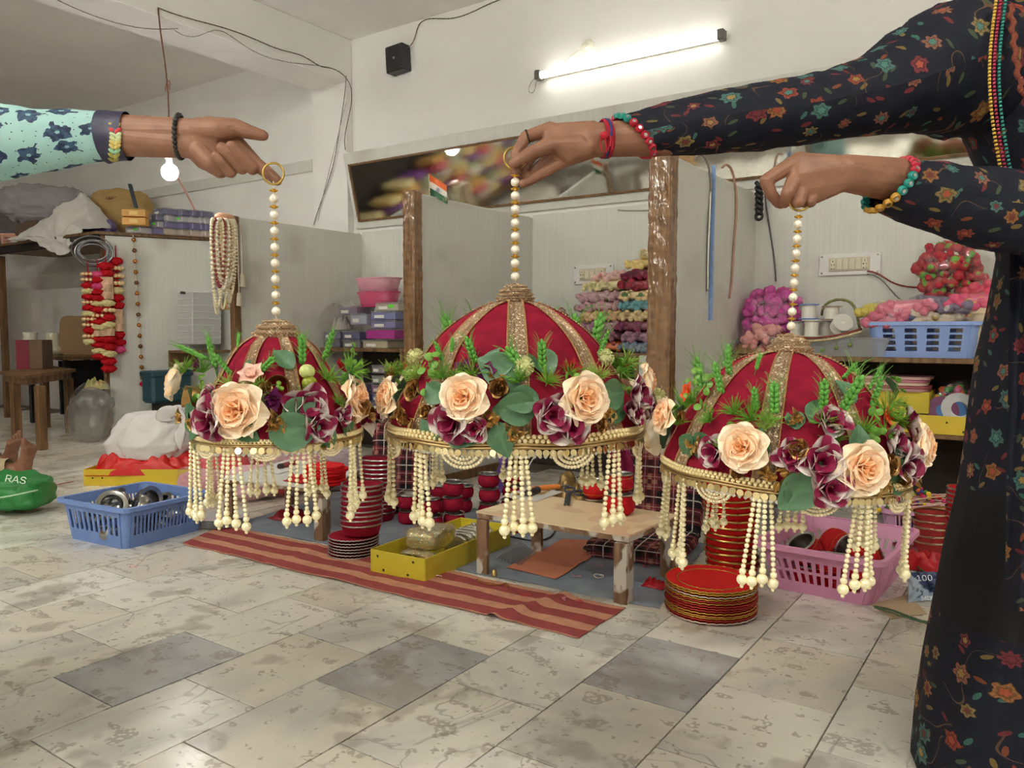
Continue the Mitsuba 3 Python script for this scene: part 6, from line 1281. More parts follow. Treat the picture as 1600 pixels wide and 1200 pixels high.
P = atL(24, 360, Y0); s = sL_(P); basket('peach_basket', 'small peach plastic basket with a grey lid on the loft', Tm(P) @ Rm('z', 42), .19, .13, .22, .15, .115, (214, 160, 138), 9, 6, 2)
solo('basket_lid', 'grey lid lying on the peach basket', 'lid', X(box(.23, .16, .018, .006), Tm(P + np.array([0, 0, .121])) @ Rm('z', 42)), 'satin', lin((84, 90, 102)))
def sack(name, label, P, lx, ly, lz, col, seed, yaw=40, mat='matte', cr=.018, cat_='sack'):
    P = np.array([P[0], min(P[1], YB - .02 - .5 * (abs(lx * math.sin(math.radians(yaw))) + abs(ly * math.cos(math.radians(yaw))))), P[2]])
    return solo(name, label, cat_, X(rbox(lx, ly, lz, .7, 4, seed, lz * .06, 3 / lz, cr), Tm(P) @ Rm('z', yaw)), mat, vary(lin(col), .12, 20, seed), True)
sack('brown_sack', 'brown sack under the grey sack on the loft', atL(85, 350, 3.62), .62, .36, .22, (112, 92, 78), 5)
sack('grey_sack', 'big grey stuffed sack lying on the brown sack on the loft', atL(92, 340, 3.72) + [0, 0, .20], .80, .40, .34, (158, 154, 158), 3, cr=.03)
sack('grey_sack', 'dark grey bag at the left end of the loft behind the peach basket', atL(15, 345, 3.75), .5, .34, .42, (120, 112, 108), 7)
P = atL(198, 330, 3.78); sack('tan_sack', 'tan printed sack folded on the loft with a grey strap', P, .52, .26, .44, (170, 140, 92), 9)
q = wy(166, 312, 3.58); solo('sack_print', 'dark stencilled lettering on the tan sack', 'lettering', X(meshkit.text_mesh('MAKA SSEYS', .026, .002), frame(EYE - q, RT, q)), 'matte', lin((60, 46, 34)))
t = Thing('sack_strap', 'grey strap lying over the tan sack', 'strap'); t.p('strap', tube(smooth_path([wy(203, 288, 3.70), wy(207, 303, 3.63), wy(213, 325, 3.62)], 12), .016, 8, flat=.3), 'matte', lin((70, 76, 84)), True)
# white sheet heaped at the loft edge, one end hanging over
def wsheet(u, v):
    w = np.sin(PI * np.clip(u, 0, 1)); top = np.interp(u, [0, .25, .5, .68, .82, 1], [.03, .14, .26, .38, .30, .08]); q = np.stack([u * 5, v * 4, 0 * u + 2], -1)
    rg = np.abs(meshkit.fbm(q, 3, 4) - .5) * 2; x = -.42 + .80 * u + .05 * (rg - .4); vv = v * 1.5
    y = np.where(vv < 1, .36 - .40 * vv, -.04 - .02 * (vv - 1)) + .10 * (rg - .4) * np.minimum(vv * 3, 1); y = np.where(vv > 1, np.minimum(y, -.035), y)
    z = np.where(vv < 1, top * np.sin(PI * np.minimum(vv, 1) ** .8) ** .7 * (1.05 - .35 * rg) + .01, .01 - (vv - 1) * .26 * np.interp(u, [0, .3, .5, .75, 1], [.3, .2, .7, 1.3, .5]))
    return x, y, z
P = lb(118, 374); P[1] = 3.22
solo('white_sheet', 'crumpled off white sheet heaped at the loft edge', 'sheet', X(thick(sheet(wsheet, 60, 60), .004), Tm(P) @ Rm('z', 12)), 'matte', vary(lin((206, 202, 198)), .06, 30), True)
pack('purple_bag', 'clear bag with purple goods at the loft edge', Tm(lb(158, 373) + [0, .02, 0]) @ Rm('z', 40), .22, .15, .17, 'satin', (92, 78, 132), 5, r=.7)
for k in range(2): 
    P = atL(212, 350, 3.42) + [0, 0, .05 + .062 * k]; t = Thing('orange_box', ('lower' if k == 0 else 'upper') + ' flat orange printed box on the loft boxes', 'box', Tm(P) @ Rm('z', 45)); t.p('box', box(.17, .11, .055, .003), 'satin', vary(lin((206, 150, 70)), .25, 40, k)); t.p('panel', box(.06, .002, .03, .001, o=(0, -.056, .012)), 'satin', lin((226, 190, 110)))
def clear_box(label, M, lx, ly, lz, ccol, seed, group=None, lidc=(200, 202, 206), sticker=None):
    t = Thing('clear_box', label, 'plastic box', M, group)
    t.p('contents', rbox(lx * .9, ly * .88, lz * .72, .3, 2, seed, lz * .06, 2 / lz), 'satin', vary(lin(ccol), .6, 60, seed), True)
    t.p('tub', thick((lambda b: (b[0], b[1]))(box(lx, ly, lz * .9, .004)), .001), 'clearbox', np.clip(lin((210, 212, 220)) * .35 + lin(ccol) * 1.1, 0, 1))
    t.p('lid', box(lx * 1.04, ly * 1.06, lz * .14, .003, o=(0, 0, lz * .88)), 'clearbox', lin(lidc))
    t.p('label', box(lx * .4, .001, lz * .35, 0, o=(-lx * .15, -ly / 2 - .002, lz * .2)), 'matte', lin((214, 212, 206)))
    if sticker: t.p('sticker', box(lx * .25, .001, lz * .3, 0, o=(lx * .2, -ly / 2 - .002, lz * .4)), 'matte', lin((96, 226, 60)))
    return t
gg = np.random.default_rng(12); n = 0
for pi, (u, Y, ns) in enumerate(((238, 3.5, 3), (262, 3.62, 3), (285, 3.68, 4), (305, 3.78, 4), (322, 3.86, 4), (345, 3.92, 4), (255, 3.8, 4), (290, 3.92, 4), (368, 3.95, 3))):
    for j in range(ns):
        P = atL(u, 350, Y) + [gg.uniform(-.02, .02), 0, .052 * j]; n += 1
        P[0] = min(P[0], xb_at(P[1]) - .02)
        clear_box(f'clear plastic box, {["lowest", "second", "third", "top"][j]} in the {["first front", "second front", "middle front", "middle", "right middle", "rightmost but one", "left rear", "rear middle", "rightmost"][pi]} pile on the loft', Tm(P) @ Rm('z', gg.uniform(-8, 8)), .17, .12, .05, [(96, 80, 150), (190, 186, 190), (90, 84, 130), (190, 170, 150)][n % 4], n, 'clear boxes on the loft', sticker=n % 4 == 1)
# alcove: stool, red box, black stand, cardboard, ware, bags
A_, B_, C_, D_ = fl(26, 694), fl(65, 703), fl(112, 672), fl(80, 664)
t = Thing('stool_table', 'old grey brown wooden table in the left alcove', 'table'); hS = .56; sS = dist(fl(65, 702)) / FPX
for q in (fl(27, 692), fl(66, 703), fl(110, 676), fl(72, 668)): t.p('leg', beam(q, q + [0, 0, 100 * sS], .055, .055, .004, (0, 1, 0)), 'wood')
zt = 100 * sS; pts = [fl(u, v, zt + .0) for u, v in ((-20, 597), (52, 612), (136, 592), (60, 580))]
pts = [np.array([q[0], q[1]]) for q in (fl(27, 692) + [-.25, 0, 0], fl(66, 703) + [.0, -.09, 0], fl(110, 676) + [.12, .0, 0], fl(72, 668) + [-.1, .12, 0])]
t.p('top', X(prism(Polygon(pts).convex_hull, .022), Tm(0, 0, zt + .05)), 'wood'); t.p('apron', X(prism(Polygon(pts).convex_hull.buffer(-.03), .05), Tm(0, 0, zt)), 'wood')
P = (fl(66, 690) + fl(72, 668)) / 2 + [-.1, 0, zt + .072]; w = 62 * sS
t = Thing('red_box', 'box with a dark red side and a brown side on the old table', 'box', Tm(P) @ Rm('z', 38)); t.p('box', box(w * .72, w * .6, 52 * sS, .004), 'satin', lin((104, 78, 58))); t.p('red_side', box(.003, w * .6, 52 * sS, 0, o=(-w * .362, 0, 0)), 'satin', lin((112, 22, 42))); t.p('red_front', box(w * .36, .003, 52 * sS, 0, o=(-w * .18, -w * .302, 0)), 'satin', lin((118, 22, 44)))
t = Thing('black_stand', 'black metal stand table at the back of the alcove', 'stand'); zb2 = .56
for x_, y_ in ((-7.32, 3.28), (-6.72, 3.28), (-7.32, 3.76), (-6.72, 3.76)): t.p('leg', beam([x_, y_, 0], [x_, y_, zb2], .04, .04, .002, (0, 1, 0)), 'satin', lin((22, 22, 26)))
t.p('top', box(.75, .58, .03, .004, o=(-7.02, 3.52, zb2)), 'wood'); t.p('side_panel', box(.02, .46, .45, .002, o=(-6.86, 3.52, .10)), 'satin', lin((20, 20, 26)))
solo('cardboard_sheet', 'rounded brown cardboard sheet standing on the black stand', 'cardboard', X(prism(Polygon(rrect(.36, .34, .06)), .012), Tm(wy(128, 530, 3.55)[0], 3.55, zb2 + .03 + .17) @ Rm('z', 40) @ Rm('x', 84)), 'matte', lin((146, 118, 88)))
t = Thing('white_ware', 'white plastic sanitary fitting lying on the black stand', 'fitting', Tm((-7.22, 3.42, zb2 + .03)) @ Rm('z', 25))
t.p('bowl', lathe([(0, 0), (.10, 0), (.13, .05), (.12, .075), (.06, .09), (.055, .19), (.045, .195), (0, .195)], 28), 'gloss', lin((212, 206, 178)), True)
t.p('spout', tube(smooth_path([(-.06, 0, .05), (-.2, 0, .04), (-.26, 0, .06)], 12), [.035] * 12, 12), 'gloss', lin((212, 206, 178)), True); t.p('post', X(lathe([(0, 0), (.022, 0), (.02, .14), (0, .15)], 14), Tm(-.28, 0, .0)), 'gloss', lin((208, 204, 180)), True)
P = (fl(66, 690) + fl(72, 668)) / 2 + [-.05, -.05, zt + .072 + 52 * sS]; solo('white_cup', 'white cup on top of the red box', 'cup', X(lathe([(0, 0), (.045, 0), (.05, .05), (.055, .055), (.05, .06), (0, .06)], 22), Tm(P)), 'gloss', lin((206, 200, 188)), 40)
P = fl(132, 690); pack('clear_bag', 'big crumpled clear plastic bag standing against the cabinet post', Tm(P) @ Rm('z', 40) @ Rm('y', 14), .30, .24, .44, 'bag', (170, 168, 166), 6, r=.75, amp=.2)
cloth_heap('yellow_cloth', 'bunch of yellow cloth flowers hung low on the cabinet post', 'cloth', wx(150, 596, XB + .02) - [0, 0, .06], .16, .16, .10, (186, 178, 110), 7)
solo('teal_toolbox', 'teal plastic toolbox on a shelf against the white cabinet side', 'toolbox', cat([box(.16, .34, .22, .02, o=wx(262, 628, -5.74)), box(.18, .36, .05, .012, o=wx(262, 628, -5.74) + [0, 0, .20])]), 'satin', lin((26, 64, 76)))
solo('tool_stand', 'dark block under the teal toolbox', 'stand', box(.12, .2, float(wx(262, 628, -5.74)[2]) - .001, .004, o=(-5.74, float(wx(262, 628, -5.74)[1]), 0)), 'matte', lin((46, 44, 40)))
for k in range(8):
    P = wx(312, 538 - 10 * k, -5.66); t = Thing('clear_tray', f'{["lowest", "second", "third", "fourth", "fifth", "sixth", "seventh", "topmost"][k]} clear tray with a white edge in the pile against the cabinet side', 'tray', Tm(P), 'clear trays against the cabinet side'); t.p('tray', box(.2, .26, .05, .006), 'satin', lin((188, 188, 190))); t.p('edge', box(.205, .265, .010, .003, o=(0, 0, .046)), 'satin', lin((206, 206, 206)))
P = wx(312, 548, -5.66); solo('tray_shelf', 'small shelf board carrying the clear tray pile', 'shelf', cat([box(.24, .4, .02, .002, o=P - [0, 0, .015]), box(.02, .4, .12, .002, o=P - [.11, 0, .13])]), 'wood'); solo('brush', 'dark brush lying on top of the clear tray pile', 'brush', beam(wx(282, 457, -5.66) , wx(300, 459, -5.66), .02, .015, .003), 'satin', lin((40, 38, 44)))
# wire coil and garlands on the cabinet post
Xh = XB + .03; c0 = wx(147, 393, Xh); r0 = 26 * dist(c0) / FPX; gg = np.random.default_rng(2)
t = Thing('wire_coil', 'coil of silver wire hanging at the loft corner', 'wire coil')
for k in range(10):
    a = np.linspace(0, 2 * PI, 49)[:-1]; rr = r0 * gg.uniform(.72, 1.12); o = gg.normal(0, .012, 3); W = frame(EYE - c0 + gg.normal(0, .5, 3), UZ, c0 + o)
    t.p('loop', tube(np.c_[rr * .8 * np.cos(a), rr * 1.05 * np.sin(a), .006 * np.sin(a * 3 + k)] @ W[:3, :3].T + W[:3, 3], .0055, 6, True), 'metal', lin((150, 152, 156)), True)
RED, CRM = (176, 18, 30), (216, 206, 150)
def garland(label, u, v0, v1, wpx, segs, seed, Xo=.04):
    t = Thing('garland', label, 'garland'); g = np.random.default_rng(seed); nb = len(segs)
    top = wx(u, v0, XB + Xo); s = dist(top) / FPX; h = (v1 - v0) * s / nb; W_ = wpx * s / 2
    t.p('cord', tube(np.array([top + [0, 0, .09], top - [0, 0, h * nb]]), .004, 6), 'matte', lin((150, 30, 40)), True)
    for k, sg in enumerate(segs):
        W_ = wpx * s * .68; P = top - [0, 0, h * (k + .5)]; c = {'r': RED, 'c': CRM, 'p': (214, 80, 130)}.get(sg, RED)
        if sg in 'rcp':
            m = crumple(sph(1, 3, s=(W_, W_, h * .56)), .010, 60, seed + k); m = ridged(m, .006, 90, k); t.p('bloom', (m[0] + P, m[1]), 'velvet', vary(lin(c), .3, 60, k), True)
        elif sg == 'b':
            a = np.arange(9) * 2 * PI / 9; t.p('bead_row', beads(np.stack([P[0] + W_ * .8 * np.cos(a), P[1] + W_ * .8 * np.sin(a), P[2] + 0 * a], -1), h * .32, 1), 'pearl', lin((226, 200, 150)), True); t.p('band', (lambda m: (m[0] + P, m[1]))(sph(1, 2, s=(W_ * .8, W_ * .8, h * .45))), 'velvet', lin(RED), True)
        else:
            t.p('braid_tube', X(cyl(W_ * .85, h, 16), Tm(P - [0, 0, h / 2])), 'matte', vary(lin((206, 170, 140)), .8, 120, k), 30)
garland('red and cream cloth garland, leftmost in the bunch on the post', 137, 424, 538, 15, 'bbrcrbrcbbrbc', 1, .02)
garland('pink and red garland with a cream end in the middle of the bunch', 152, 424, 562, 18, 'prprrcrbrctrrcr', 2, .05)
garland('longest garland of the bunch ending in a red tuft', 165, 410, 582, 17, 'rrtttcbrctrrcrr', 3, .08)
garland('red garland with gold beads and pink tuft, rightmost in the bunch', 181, 402, 552, 15, 'rbbbcrrtttrrp', 4, .06)
# hanging bead string with orange and gold balls
u0, v0, u1, v1 = 208, 368, 224, 600; P0, P1 = wx(u0, v0, -5.925), wx(u1 - 6, v1, -5.925); t = Thing('bead_string', 'long string of small white beads with gold and orange balls on the cabinet side', 'beads')
P1 = np.array([-5.915, P0[1] + .03, P1[2]]); L_ = np.linalg.norm(P1 - P0); t.p('small_beads', beads(np.array([P0 + (P1 - P0) * q for q in np.linspace(0, 1, 110)]), .0055, 1), 'pearl', lin((206, 196, 176)), True)
for k in range(14): t.p('ball', crumple(sph(.0165, 2), .003, 120, k), 'brushed', lin([(170, 116, 60), (120, 90, 66), (196, 130, 76)][k % 3]), True, M=Tm(P0 + (P1 - P0) * (k + .4) / 14 + [.006, 0, 0]))
t.p('tuft', crumple(sph(.02, 2), .005, 90), 'velvet', lin((190, 20, 70)), True, M=Tm(P1))
# pearl strands hung on the second divider's post
Xq = XP[1] + .03; t = Thing('pearl_strands', 'bunch of pearl necklaces hanging on the post of the second divider', 'necklaces'); gg = np.random.default_rng(6)
hk = wx(352, 342, Xq)
for k in range(18):
    du, L_, c = gg.uniform(-13, 9), gg.uniform(60, 148), [(230, 220, 186), (236, 228, 206), (216, 200, 150), (140, 40, 50)][0 if k < 9 else k % 4]; o = .008 + .007 * (k % 6)
    pa = [wx(352 + du - 6, 344, Xq + o), wx(349 + du - 5, 344 + L_ * .6, Xq + o), wx(352 + du, 344 + L_, Xq + o), wx(356 + du + 4, 344 + L_ * .6, Xq + o), wx(354 + du, 344, Xq + o)]
    L3 = np.sum(np.linalg.norm(np.diff(smooth_path(pa, 60), axis=0), axis=1)); rb = .0095 if k % 2 else .007
    t.p('strand', beads(smooth_path(pa, int(L3 / (rb * 1.9))), rb, 1), 'pearl', lin(c), True)
t.p('cloth_knot', crumple(sph(.04, 2, s=(1, 1.6, .6)), .01, 40), 'satin', lin((196, 150, 120)), True, M=Tm(hk + [0, 0, .01]))
for k, u in enumerate((371, 377)): a_, b_ = wx(u, 350, Xq), wx(u - 1, 440 + 30 * (1 - k), Xq); b_[1] = a_[1]; t.p('tassel', cat([tube(np.array([a_, b_]), .004, 6), X(lathe([(0, .05), (.012, .045), (.018, -.03), (0, -.03)], 12), Tm(b_))]), 'matte', lin((190, 180, 160)), True)
a_ = wx(352, 484, Xq + .01); t.p('bell_charm', X(lathe([(0, .05), (.012, .045), (.016, .02), (.03, 0), (0, 0)], 14), Tm(a_)), 'metal', lin((200, 160, 110)), 40)
solo('pink_rail', 'pink wrapped rail along the top of the second divider', 'rail', tube(smooth_path([wx(372, 344, XP[1] - .014), wx(400, 349, XP[1] - .014), wx(430, 352, XP[1] - .014)], 16), .014, 8), 'satin', vary(lin((206, 140, 120)), .2, 60), True)

# ---------------------------------------------------------------- booth shelves
YS = 3.72
def sh(u, v, Y, z): q = wy(u, v, Y); return np.array([q[0], Y, z])
for k, (c, z, w_) in enumerate((((206, 70, 120), .285, .30), ((216, 150, 170), .372, .32))):
    P = sh(592, 490, YS, ZS + z - .02); t = Thing('pink_tub', ('lower deep pink' if k == 0 else 'upper pale pink') + ' wrapped tub on the boxes of the left booth shelf', 'tub', Tm(P) @ Rm('z', 6))
    t.p('tub', thick(lathe([(0, 0), (w_ * .42, 0), (w_ * .5, .085), (w_ * .54, .09), (w_ * .54, .095)], 4 if 0 else 24), .002), 'satin', vary(lin(c), .08, 20), True, M=Sm(1, .6, 1)); t.p('film', X(rbox(w_ * 1.12, w_ * .72, .10, .5, 3, k, .006, 14, .008), Tm(0, 0, -.002)), 'film', smooth=True)
ZT = ZS
items = [(532, 0, .15, (70, 64, 90)), (532, .055, .15, (96, 84, 130)), (562, 0, .15, (92, 88, 96)), (562, .055, .15, (64, 60, 120)), (600, 0, .22, (196, 186, 150)), (575, .15, .15, (176, 180, 200)), (558, .215, .17, (120, 110, 140)), (612, .125, .2, (120, 116, 170)), (612, .18, .2, (110, 120, 180)), (618, .235, .19, (196, 190, 170))]
for k, (u, dz, w_, c) in enumerate(items): clear_box(f'packed plastic box number-less in the left booth shelf pile' if 0 else f'plastic box of {["beads", "purple cards", "grey trims", "blue lace", "cream pearls", "silver pins", "violet bits", "blue ribbon", "blue trims", "white lace"][k]} in the pile on the left booth shelf', Tm(sh(u, 540, YS - .01 * (k % 3), ZT + dz)) @ Rm('z', 3 * math.sin(k)), w_, .16, .052 if k != 5 else .07, c, 40 + k, 'boxes on the left booth shelf', sticker=k == 9)
t = Thing('magenta_box', 'magenta cardboard box in the pile on the left booth shelf', 'box', Tm(sh(608, 520, YS - .02, ZT + .06))); t.p('box', box(.24, .17, .055, .003), 'satin', lin((156, 44, 130)))
cloth_heap('plush_toys', 'small heap of white and dark plush bits on the left booth boxes', 'plush', sh(535, 510, YS, ZT + .115), .14, .14, .12, (170, 160, 160), 5, 'matte')
solo('clear_wrap', 'loose sheet of clear plastic over the left booth boxes', 'plastic sheet', X(ridged(thick(sheet(lambda u, v: ((u - .5) * .3, (v - .5) * .2, .08 * np.sin(u * 3) + .04 * v), 24, 18), .001), .012, 20, 3), Tm(sh(540, 490, YS - .06, ZT + .21))), 'film', smooth=True)
for k, (u, dz, c) in enumerate(((575, .0, (90, 84, 120)), (575, .055, (70, 60, 120)), (575, .11, (110, 100, 130)), (605, 0, (90, 80, 96)), (605, .055, (60, 70, 140)), (605, .11, (150, 80, 120)), (605, .17, (150, 160, 140)), (605, .235, (140, 130, 140)), (628, 0, (100, 100, 110)), (628, .06, (140, 90, 130)), (550, 0, (90, 88, 90)), (550, .06, (130, 120, 120)))):
    clear_box('plastic box on the left booth lower shelf, ' + ['lowest of its left pile', 'second of the left pile', 'top of the left pile', 'lowest of the middle pile', 'second of the middle pile', 'third of the middle pile', 'fourth of the middle pile', 'top of the middle pile', 'lower one by the taped post', 'upper one by the taped post', 'lower one at the far left', 'upper one at the far left'][k], Tm(sh(u, 640, 3.70, .298 + dz)), .11, .16, .05, c, 60 + k, 'boxes on the lower shelf of the left booth')
# middle booth: flower packets, bundles, socket plate, medallion
def flower_packet(label, M, lx, ly, lz, c1, c2, seed, group):
    t = Thing('flower_packet', label, 'flower packet', M, group); g = np.random.default_rng(seed); flat = lz < .11
    n = int(lx * ly / .0016) if flat else int(lx * ly * lz / 4e-5)
    q = np.stack([g.uniform(-.47, .47, n) * lx, g.uniform(-.47, .47, n) * ly, (g.choice([-.26, .26, 0], n) if flat else g.uniform(-.45, .45, n)) * lz], -1)
    if flat: q[::2, 1] = -ly * .46; q[:, 2] *= np.sqrt(np.clip(1 - (np.abs(q[:, 0] / lx) * 2) ** 4, .15, 1))
    else: q = q[np.sum((np.abs(q) / [lx, ly, lz] * 2) ** 2.4, 1) < 1]
    n = len(q); q[:, 2] += lz / 2
    m = ridged(beads(q, np.minimum(lz * .26, .019) * (.8 + .5 * g.random(n)), 2 if flat else 1), .003, 60, seed)
    t.p('flowers', m, 'petal', lambda v: np.where((meshkit.noise(v * 30, seed) > .70)[:, None], lin(c2), lin(c1) * (.8 + .45 * meshkit.noise(v * 120, 3)[:, None])), True, kind='stuff')
    if flat: t.p('bundle', X(rbox(lx * .98, ly * .96, lz * .86, .5, 3, seed, lz * .12, 1.2 / lz), Tm(0, 0, lz * .06)), 'satin', vary(lin(c1), .35, 50, seed), True)
    t.p('wrapper', rbox(lx * 1.06, ly * 1.05, lz * 1.02, .5, 3, seed, lz * .06, 1 / lz, lz * .07), 'film', smooth=True); return t
cols = [((216, 204, 160), (170, 150, 110)), ((226, 206, 160), (226, 206, 120)), ((160, 50, 86), (120, 20, 60)), ((196, 160, 170), (120, 140, 110)), ((190, 60, 90), (150, 30, 60)), ((214, 190, 160), (110, 130, 80)), ((150, 110, 140), (220, 170, 60)), ((130, 84, 100), (90, 60, 80)), ((206, 190, 150), (190, 170, 120)), ((206, 110, 60), (150, 60, 90)), ((110, 130, 150), (150, 160, 170)), ((120, 50, 80), (80, 30, 60))]
PR = [((110, 124, 140), (150, 160, 170)), ((146, 108, 128), (110, 70, 100)), ((122, 54, 80), (80, 30, 60)), ((204, 184, 136), (176, 140, 100)), ((96, 150, 156), (170, 70, 130)), ((220, 194, 146), (96, 120, 80)), ((152, 44, 62), (110, 24, 44)), ((124, 30, 62), (90, 20, 50)), ((222, 196, 130), (200, 196, 70)), ((220, 204, 160), (190, 170, 130))]
PL = [((204, 112, 64), (150, 50, 60)), ((122, 78, 96), (90, 50, 70)), ((152, 112, 132), (120, 84, 104)), ((196, 158, 118), (120, 136, 70)), ((182, 138, 148), (110, 120, 90)), ((172, 136, 144), (190, 160, 160)), ((206, 196, 150), (170, 166, 110)), ((214, 176, 170), (200, 120, 130))]
g = np.random.default_rng(5); n = 0
stackR = [(1010, .0), (1010, .052), (1008, .104), (1005, .156), (1010, .208), (1012, .26), (1010, .312), (1012, .364), (1020, .416), (1030, .462)]
for k, (u, dz) in enumerate(stackR): flower_packet(f'flower packet, {nth(k, 10)} in the tall pile by the taped post', Tm(sh(u + 8, 540, 3.74, ZS + dz)) @ Rm('z', g.uniform(-8, 8)), .30 - .006 * k, .24, .056, *PR[k], k + 1, 'flower packets in the middle booth')
for k, (u, dz) in enumerate(((950, .0), (948, .052), (945, .104), (945, .156), (942, .208), (944, .262), (955, .315), (968, .36))): flower_packet(f'flower packet, {nth(k, 8)} in the pile left of the tall one', Tm(sh(u + 4, 540, 3.76, ZS + dz)) @ Rm('z', g.uniform(-10, 10)) @ Rm('y', -2), .26, .24, .056, *PL[k], k + 30, 'flower packets in the middle booth')
flower_packet('dark red flower packet lying at the left of the middle booth', Tm(sh(852, 545, 3.8, ZS)), .34, .24, .10, (110, 20, 44), (80, 16, 36), 51, None); flower_packet('upper dark red flower packet behind the large umbrella', Tm(sh(860, 500, 3.8, ZS + .1)), .22, .2, .13, (126, 24, 48), (96, 24, 44), 52, None)
flower_packet('dark red packet under the others beside the large umbrella', Tm(sh(900, 545, 3.82, ZS + .0)) @ Rm('y', 6), .2, .2, .09, (96, 30, 50), (70, 20, 40), 54, None)
solo('blue_bow', 'pale blue cloth bow on the dark red packets', 'bow', crumple(sph(.05, 3, sh(838, 470, 3.75, ZS + .24), (1, .8, .7)), .012, 40), 'satin', vary(lin((130, 156, 190)), .2, 50), True)
solo('dark_box', 'small dark box behind the crown of the large umbrella', 'box', box(.12, .1, .08, .004, o=sh(805, 470, 3.85, ZS + .17)), 'satin', lin((34, 34, 40)))
solo('box_pile', 'dark closed carton under the small dark box', 'carton', box(.2, .16, .168, .004, o=sh(805, 470, 3.85, ZS)), 'matte', lin((60, 52, 50)))
def socket_plate(label, c, w_, h_, n):
    t = Thing('switchboard', label, 'switchboard', Tm(c)); t.p('plate', box(w_, .014, h_, .003, o=(0, -.007, -h_ / 2)), 'satin', lin((214, 212, 212)))
    t.p('module_frame', box(w_ * .66, .008, h_ * .62, .002, o=(0, -.017, -h_ * .31)), 'satin', lin((196, 186, 164)))
    ww = w_ * .62 / n
    for k in range(n):
        x = -w_ * .31 + ww * (k + .5); sock = k in (0, n - 1)
        kk = t.p('socket' if sock else 'switch', box(ww * .86, .008, h_ * .5, .002, o=(x, -.023, -h_ * .25)), 'satin', lin((206, 198, 176)))
        if sock:
            for dx, dz in ((0, .2), (-.22, -.02), (.22, -.02), (-.2, -.28), (.2, -.28)): t.p('pin_hole', X(cyl(ww * .09, .002, 10), Tm(x + dx * ww, -.0265, dz * h_ * .7) @ Rm('x', 90)), 'matte', lin((40, 36, 30)), under=kk)
    for sx in (-1, 1):
        for sz in (-1, 1): t.p('screw', X(cyl(.005, .003, 8), Tm(sx * w_ * .45, -.014, sz * h_ * .38) @ Rm('x', 90)), 'metal', lin((120, 116, 110)))
    return t
c = wy(928, 429, YB - .013); s = dist(c) / FPX; socket_plate('white switchboard on the middle booth wall behind flower packets', c, 58 * s / .83, 30 * s, 5)
c = wy(1328, 413, YB - .013); s = dist(c) / FPX; socket_plate('white switchboard with sockets on the right booth wall', c, 78 * s / .86, 34 * s, 6)
wire('cable', 'red and black wires drooping from the right booth switchboard', [wy(1355, 424, YB - .03), wy(1372, 428, YB - .03), wy(1392, 440, YB - .02), wy(1420, 448, YB - .02), wy(1436, 449, YB - .015)], .004, (120, 40, 44), 30)
wire('cable', 'thin grey wire drooping below the red wires', [wy(1355, 428, YB - .03), wy(1380, 440, YB - .03), wy(1400, 462, YB - .02), wy(1410, 470, YB - .02)], .003, (110, 106, 104), 20)
x0 = sh(1028, 600, 3.61, 0)[0]; t = Thing('cabinet_door', 'pale striped cabinet door with a brown medallion in the middle booth', 'cabinet door'); t.p('panel', box(.19, .016, .30, .003, o=(x0, 3.598, .378)), 'laminate'); t.p('lower_panel', box(.19, .016, .30, .003, o=(x0, 3.598, .06)), 'laminate')
M = Tm((x0 + .005, 3.588, .575)) @ Rm('x', 90); k = t.p('medallion', X(lathe([(0, .002), (.026, .002), (.033, .005), (.036, .002), (.036, 0), (0, 0)], 26), M), 'satin', lin((120, 66, 46)), 40); t.p('ring', X(lathe([(.018, .002), (.020, .006), (.023, .002)], 24), M), 'satin', lin((90, 44, 30)), under=k); t.p('emblem', X(cat([cyl(.003, .006, 8), X(box(.004, .022, .006, .001), np.eye(4)), X(box(.016, .004, .006, .001), Tm(0, -.005, 0))]), M), 'satin', lin((206, 180, 160)), under=k); t.p('bail', X(lathe([(0, 0), (.006, 0), (.004, .02), (0, .02)], 10), Tm(0, .045, 0)), 'satin', lin((110, 60, 44)), M=M, under=k)
# right booth counter
P = sh(1205, 545, 3.84, ZS + .02); flower_packet('big clear bag of magenta cloth flowers at the left of the right booth counter', Tm(P) @ Rm('z', 10), .27, .2, .30, (190, 60, 150), (206, 90, 170), 61, None)
P = sh(1190, 552, 3.70, ZS); flower_packet('clear bag of pale peach flowers below the magenta bag', Tm(P), .17, .12, .14, (216, 150, 150), (226, 170, 150), 62, None)
cloth_heap('gold_cloth', 'small heap of gold cloth at the counter corner by the divider', 'cloth', sh(1170, 555, 3.70, ZS), .14, .12, .07, (128, 100, 62), 15)
t = Thing('clear_tray', 'long clear storage tray with ribbons on the right booth counter', 'tray', Tm(sh(1300, 556, 3.70, ZS))); t.p('tray', thick(lathe([(0, 0), (.5, 0), (.56, 1), (.58, 1.02)], 4), .01), 'clearbox', lin((190, 192, 196)), M=Sm(.62, .26, .075) @ Rm('z', 45)) ; t.p('rim', box(.50, .21, .008, .003, o=(0, 0, .074)), 'clearbox', lin((206, 208, 212)))
def spool(label, P, r, h, yaw=0, tip=0, cap=(206, 204, 198)):
    t = Thing('ribbon_spool', label, 'spool', Tm(P) @ Rm('z', yaw) @ Rm('x', tip), 'ribbon spools on the right booth counter'); t.p('core', X(cyl(r * .7, h * .9, 26), Tm(0, 0, h * .05)), 'satin', lin((222, 218, 208)), 40)
    for zz in (0, h * .93): t.p('flange', X(lathe([(.008, 0), (r, 0), (r, h * .07), (.008, h * .07), (.008, 0)], 28), Tm(0, 0, zz)), 'satin', lin(cap), 40)
z1 = ZS + .084
